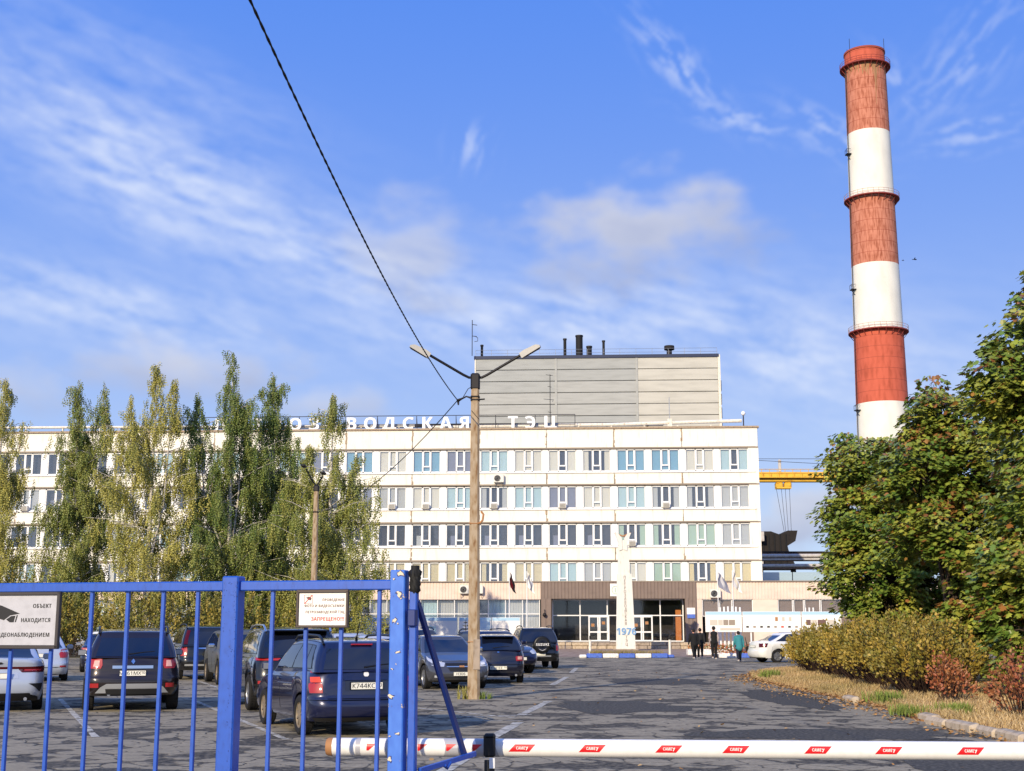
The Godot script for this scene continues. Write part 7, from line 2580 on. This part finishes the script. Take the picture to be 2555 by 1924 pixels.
	make_car("saloon_car", "silver saloon with dark slim tail lamps at the left edge under the grey sign", "car", Vector3(-11.25, 0, -29.7), 20, c, "paint_silver", {"rim": 0, "exhaust": 0.55,
		"lamps": [["tail_light", "rear", "tail_dark", [[0.78, 0.46, 0.95], [0.83, 0.4, 1.02], [0.9, 0.36, 1.02]], 0.012], ["tail_light_lens", "rear", "tail_red", [[0.81, 0.5, 0.84], [0.85, 0.5, 0.86]], 0.02], ["bumper_vent", "rear", "plastic_black", [[0.4, 0.84, 0.87], [0.48, 0.74, 0.92], [0.56, 0.6, 0.93]], 0.01]],
		"marks": [["light_bar", "rear", "tail_dark", [[0.855, -0.42, 0.42], [0.9, -0.42, 0.42]], 0.012], ["boot_badge", "rear", "plate_black", [[0.95, -0.05, 0.05], [0.97, -0.09, 0.09], [0.99, -0.05, 0.05]], 0.012], ["diffuser", "rear", "plastic_black", [[0.22, -0.85, 0.85], [0.3, -0.82, 0.82], [0.37, -0.62, 0.62]], 0.014], ["plate_recess", "rear", "paint_silver", [[0.66, -0.4, 0.4], [0.78, -0.4, 0.4]], 0.004]],
		"plate": ["rear", 0.715, "5АК", "1"]})
	# silver saloon one row further
	c = sedan(4.5, 1.76, 1.47)
	make_car("saloon_car", "pale silver saloon with red corner lamps one row behind, left", "car", Vector3(-15.75, 0, -45.0), 20, c, "paint_silver", {"rim": 1,
		"lamps": [["tail_light", "rear", "tail_red", [[0.74, 0.6, 0.86], [0.86, 0.56, 0.95], [1.0, 0.62, 0.96]], 0.014], ["fog_reflector", "rear", "tail_red", [[0.45, 0.6, 0.82], [0.5, 0.6, 0.82]], 0.012]],
		"marks": [["bumper_lower", "rear", "bumper_plastic", [[0.22, -0.95, 0.95], [0.45, -1.0, 1.0]], 0.008]], "plate": ["rear", 0.82, "", ""]})
	# dark saloon beyond it
	c = sedan(4.6, 1.77, 1.46)
	make_car("saloon_car", "dark blue saloon with a glossy bluish rear window beyond the pale silver one", "car", Vector3(-16.35, 0, -54.0), 18, c, "paint_dark_blue", {"rim": 0,
		"lamps": [["tail_light", "rear", "tail_red", [[0.78, 0.5, 0.9], [0.84, 0.42, 0.95], [0.92, 0.5, 0.95]], 0.014], ["tail_light_lens", "rear", "tail_clear", [[0.82, 0.6, 0.85], [0.88, 0.6, 0.85]], 0.02]], "plate": ["rear", 0.72, "", ""]})
	# dark tall off-roader with red pillars
	c = offroad(4.9, 1.95, 1.76)
	make_car("offroad_car", "tall black off-road car with red rear pillar lamps beside the thick gate post", "car", Vector3(-10.75, 0, -46.6), 20, c, "paint_black", {"rim": 1, "rails": "trim_black", "lower": 0.45, "exhaust": 0.6, "rear_window": [0.1, 0.84, 0.86],
		"lamps": [["tail_light", "rear", "tail_red", [[0.78, 0.74, 0.96], [0.95, 0.72, 1.0], [1.1, 0.74, 1.0]], 0.016]],
		"marks": [["boot_trim", "rear", "chrome", [[1.0, -0.45, 0.45], [1.04, -0.45, 0.45]], 0.012], ["skid_plate", "rear", "skid_silver", [[0.46, -0.8, 0.8], [0.52, -0.8, 0.8]], 0.015]]})
	var van: Node3D = get_node("offroad_car_002")
	for sg in [-1.0, 1.0]:
		put("pillar_lamp", c.pane(true, [[0.12, sg * 0.72, sg * 0.84], [0.5, sg * 0.68, sg * 0.79], [0.9, sg * 0.6, sg * 0.71]], 0.02), M.tail_dark, van)
	# dusty grey car facing out, half behind the post
	c = offroad(4.4, 1.82, 1.62)
	make_car("offroad_car", "dusty grey car facing the gate, mostly hidden behind the thick gate post", "car", Vector3(-8.5, 0, -42.3), 200, c, "paint_grey_dusty", {"rim": 1, "rim_mat": "rim_dirty", "lower": 0.5, "mirror": "chrome",
		"lamps": [["headlight", "front", "head_clear", [[0.72, 0.52, 0.95], [0.8, 0.48, 1.05], [0.86, 0.6, 1.08]], 0.014]],
		"marks": [["front_grille", "front", "plastic_black", [[0.6, -0.42, 0.42], [0.78, -0.45, 0.45]], 0.012]], "plate": ["front", 0.5, "", ""]})
	# graphite saloon facing out behind the lamp post
	c = sedan(4.6, 1.79, 1.48)
	c.wr = 0.325
	c.top = [[2.3, 1.0], [1.65, 1.04], [0.9, 1.01], [-0.85, 0.99], [-1.1, 0.98], [-1.75, 0.9], [-2.3, 0.76]]
	make_car("saloon_car", "graphite saloon facing the gate behind the tall lamp post", "car", Vector3(-2.08, 0, -39.6), 198, c, "paint_graphite", {"rim": 0, "mirror": "chrome",
		"lamps": [["headlight", "front", "head_clear", [[0.62, 0.5, 0.86], [0.72, 0.44, 1.1], [0.8, 0.62, 1.22]], 0.012], ["headlight_bulb", "front", "reflector_white", [[0.655, 0.6, 0.74], [0.71, 0.6, 0.76]], 0.018], ["fog_lamp", "front", "head_clear", [[0.33, 0.66, 0.78], [0.39, 0.66, 0.78]], 0.014]],
		"marks": [["front_grille", "front", "plastic_black", [[0.5, -0.34, 0.34], [0.6, -0.4, 0.4]], 0.012], ["front_grille", "front", "plastic_black", [[0.635, -0.42, 0.42], [0.71, -0.44, 0.44]], 0.012], ["grille_trim", "front", "chrome", [[0.605, -0.42, 0.42], [0.63, -0.43, 0.43]], 0.02], ["front_badge", "front", "cap_tan", [[0.595, -0.07, 0.07], [0.64, -0.07, 0.07]], 0.03], ["lower_intake", "front", "plastic_black", [[0.22, -0.78, 0.78], [0.33, -0.6, 0.6]], 0.01], ["bumper_lip", "front", "plastic_black", [[0.215, -0.95, 0.95], [0.24, -0.95, 0.95]], 0.02]],
		"plate": ["front", 0.43, "Н306", ""]})
	# small dark blue hatchback
	c = estate(3.81, 1.66, 1.49)
	c.wr = 0.29
	c.zr = 1.16; c.zf = -1.29
	c.cb[0] = 1.82; c.ct[0] = 1.5
	make_car("hatchback", "small dark blue hatchback with bright tail lamps right of the tall lamp post", "car", Vector3(-0.58, 0, -43.4), 5, c, "paint_dark_blue", {"rim": 1, "spoiler": "paint_black", "wiper": -0.18, "exhaust": 0.55, "rear_window": [0.05, 0.86, 0.93], "side_windows": [[0.06, 0.42], [0.44, 0.96]],
		"lamps": [["tail_light", "rear", "tail_red", [[0.68, 0.56, 0.84], [0.78, 0.54, 0.88], [1.0, 0.62, 0.86]], 0.014], ["tail_light_lens", "rear", "tail_clear", [[0.72, 0.6, 0.76], [0.81, 0.6, 0.76]], 0.022]],
		"marks": [["bumper_groove", "rear", "trim_black", [[0.57, -0.85, 0.85], [0.585, -0.85, 0.85]], 0.006], ["bumper_groove", "rear", "paint_graphite", [[0.34, -0.8, 0.8], [0.36, -0.8, 0.8]], 0.012], ["boot_badge", "rear", "chrome", [[0.93, -0.03, 0.03], [0.96, -0.03, 0.03]], 0.012]],
		"plate": ["rear", 0.475, "К041ЕЕ", "10"]})
	# navy off-roader facing out
	c = offroad(4.55, 1.82, 1.6)
	make_car("offroad_car", "navy estate-like off-road car facing out between hatchback and spare-wheel car", "car", Vector3(-0.72, 0, -52.0), 207, c, "paint_navy", {"rim": 0, "rails": "trim_black", "mirror": "paint_navy",
		"lamps": [["headlight", "front", "head_clear", [[0.72, 0.56, 0.92], [0.8, 0.5, 1.08], [0.88, 0.62, 1.14]], 0.014]],
		"marks": [["front_grille", "front", "plastic_black", [[0.62, -0.42, 0.42], [0.8, -0.45, 0.45]], 0.012], ["lower_intake", "front", "plastic_black", [[0.32, -0.8, 0.8], [0.46, -0.7, 0.7]], 0.01]], "plate": ["front", 0.56, "", ""]})
	# black off-roader with a spare wheel
	c = offroad(4.2, 1.81, 1.72)
	var vit := make_car("offroad_car", "black off-road car with a covered spare wheel on its back", "car", Vector3(0.85, 0, -58.2), 8, c, "paint_black", {"rim": 1, "rails": "trim_black", "lower": 0.52, "rear_window": [0.08, 0.84, 0.92],
		"lamps": [["tail_light", "rear", "tail_red", [[0.74, 0.74, 0.9], [0.9, 0.74, 0.92], [1.08, 0.76, 0.92]], 0.014]],
		"marks": [["skid_plate", "rear", "skid_silver", [[0.5, -0.66, 0.5], [0.56, -0.7, 0.5]], 0.012]], "plate": ["rear", 0.6, "", ""]})
	var sw := Node3D.new()
	sw.name = "spare_wheel"
	vit.add_child(sw)
	sw.position = Vector3(0.1, 1.0, c.L / 2 + 0.07)
	var rows := []
	for p in [[0.37, -0.13], [0.37, 0.02], [0.35, 0.07], [0.31, 0.09], [0.26, 0.085], [0.0, 0.1]]:
		var r := []
		for j in 33:
			r.append(Vector3(p[0] * cos(TAU * j / 32), p[0] * sin(TAU * j / 32), p[1]))
		rows.append(r)
	var g := G.new()
	g.grid(rows)
	put("cover", g, M.trim_black, sw)
	words("cover_text", "SUZUKI", 0.1, M.reflector_white, sw, Transform3D(Basis(), Vector3(0, 0.0, 0.105)), true, 1.15, 1, 0.006)
	var cr := G.new()
	cr.prism(PackedVector2Array([Vector2(-0.17, -0.16), Vector2(0, -0.23), Vector2(0.17, -0.16), Vector2(0.1, -0.22), Vector2(0, -0.26), Vector2(-0.1, -0.22)]), 0.09, 0.1)
	put("cover_mark", cr, M.band_grey, sw)
	# white saloon on the right
	c = sedan(4.48, 1.71, 1.47)
	c.wr = 0.32
	c.cb[0] = 1.75
	make_car("saloon_car", "white saloon by the hedge with its tail toward the walkers", "car", Vector3(14.05, 0, -67.6), -73, c, "paint_white", {"rim": 0, "side_rear": 0.1,
		"lamps": [["tail_light", "rear", "tail_dark", [[0.74, 0.55, 0.98], [0.92, 0.5, 1.0]], 0.014], ["tail_light_lens", "rear", "tail_clear", [[0.79, 0.78, 0.9], [0.87, 0.78, 0.9]], 0.02]],
		"marks": [["bumper_lower", "rear", "plastic_black", [[0.2, -0.85, 0.85], [0.26, -0.85, 0.85]], 0.01]], "plate": ["rear", 0.78, "", ""]})
	c = estate(4.0, 1.7, 1.45)
	make_car("hatchback", "black car mostly hidden by the hedge before the white saloon", "car", Vector3(15.1, 0, -64.6), -45, c, "paint_black", {"rim": 0,
		"lamps": [["tail_light", "rear", "tail_amber", [[0.62, 0.6, 1.0], [0.9, 0.6, 1.0]], 0.014], ["tail_light_lens", "rear", "tail_clear", [[0.72, 0.8, 0.95], [0.82, 0.8, 0.95]], 0.02]]})
	# roofs further back
	for e in [["white", sedan(4.5, 1.75, 1.56), -17.6, -58.5, 18, "paint_white", "white car showing only its roof above the pale silver saloon"],
		["black", offroad(4.6, 1.85, 1.7), -17.0, -62.0, 18, "paint_black", "dark off-road car's roof behind the brown off-road car, left"],
		["white", sedan(4.4, 1.74, 1.48), -17.2, -72.0, 18, "paint_white", "white car far back just right of the brown off-road car"],
		["silver", sedan(4.5, 1.76, 1.5), -6.1, -50.5, 200, "paint_silver", "silver car facing out behind the dark blue estate, under the framed white sign"],
		["white", sedan(4.5, 1.76, 1.48), -4.35, -43.5, 198, "paint_silver", "pale silver car facing out between estate and chipped gate post"],
		["black", offroad(4.5, 1.84, 1.66), -3.6, -50.5, 200, "paint_black", "black off-road car with roof rails behind the graphite saloon"],
		["navy", offroad(4.5, 1.84, 1.66), -11.6, -56.5, 20, "paint_dark_blue", "dark blue car roof just right of the thick gate post"]]:
		var k: Car = e[1]
		var front: bool = absf(e[4]) > 90
		make_car("saloon_car" if k.yb < 0.3 else "offroad_car", e[6], "car", Vector3(e[2], 0, e[3]), e[4], k, e[5], {"rim": 1, "rails": "trim_black"} if k.yb > 0.3 else {"rim": 0,
			"lamps": [["headlight" if front else "tail_light", "front" if front else "rear", "head_clear" if front else "tail_red", [[0.66, 0.5, 0.95], [0.78, 0.45, 1.05]], 0.014]]})

# ---------------------------------------------------------------- scene
func _ready() -> void:
	rng.seed = 20240917
	var cam := Camera3D.new()
	cam.name = "camera"
	add_child(cam)
	cam.position = Vector3(0, 1.68, 0)
	cam.rotation = Vector3(atan(605.0 / 3300.0), 0, 0)
	cam.fov = rad_to_deg(2.0 * atan(962.0 / 3300.0))
	cam.near = 0.1
	cam.far = 3000.0
	cam.current = true
	var we := WorldEnvironment.new()
	we.name = "environment"
	var env := Environment.new()
	env.background_mode = Environment.BG_SKY
	env.tonemap_mode = Environment.TONE_MAPPER_LINEAR
	env.tonemap_exposure = 1.0
	env.sdfgi_enabled = true
	env.ssao_enabled = true
	env.ssil_enabled = true
	var sky := Sky.new()
	var sm := PanoramaSkyMaterial.new()
	sm.panorama = sky_image()
	sky.sky_material = sm
	env.sky = sky
	we.environment = env
	add_child(we)
	var sun := DirectionalLight3D.new()
	sun.name = "sun"
	sun.light_color = Color(1.0, 0.93, 0.80)
	sun.light_energy = 1.55
	sun.light_angular_distance = 0.5
	sun.shadow_enabled = true
	add_child(sun)
	sun.look_at_from_position(Vector3.ZERO, Vector3(0.43, -0.415, -0.903))
	build_materials()
	ground()
	office_building()
	roof_things()
	power_station()
	lawn()
	plants()
	yard_things()
	lamp_posts()
	gate()
	barrier()
	parked_cars()
	people()
	birds()
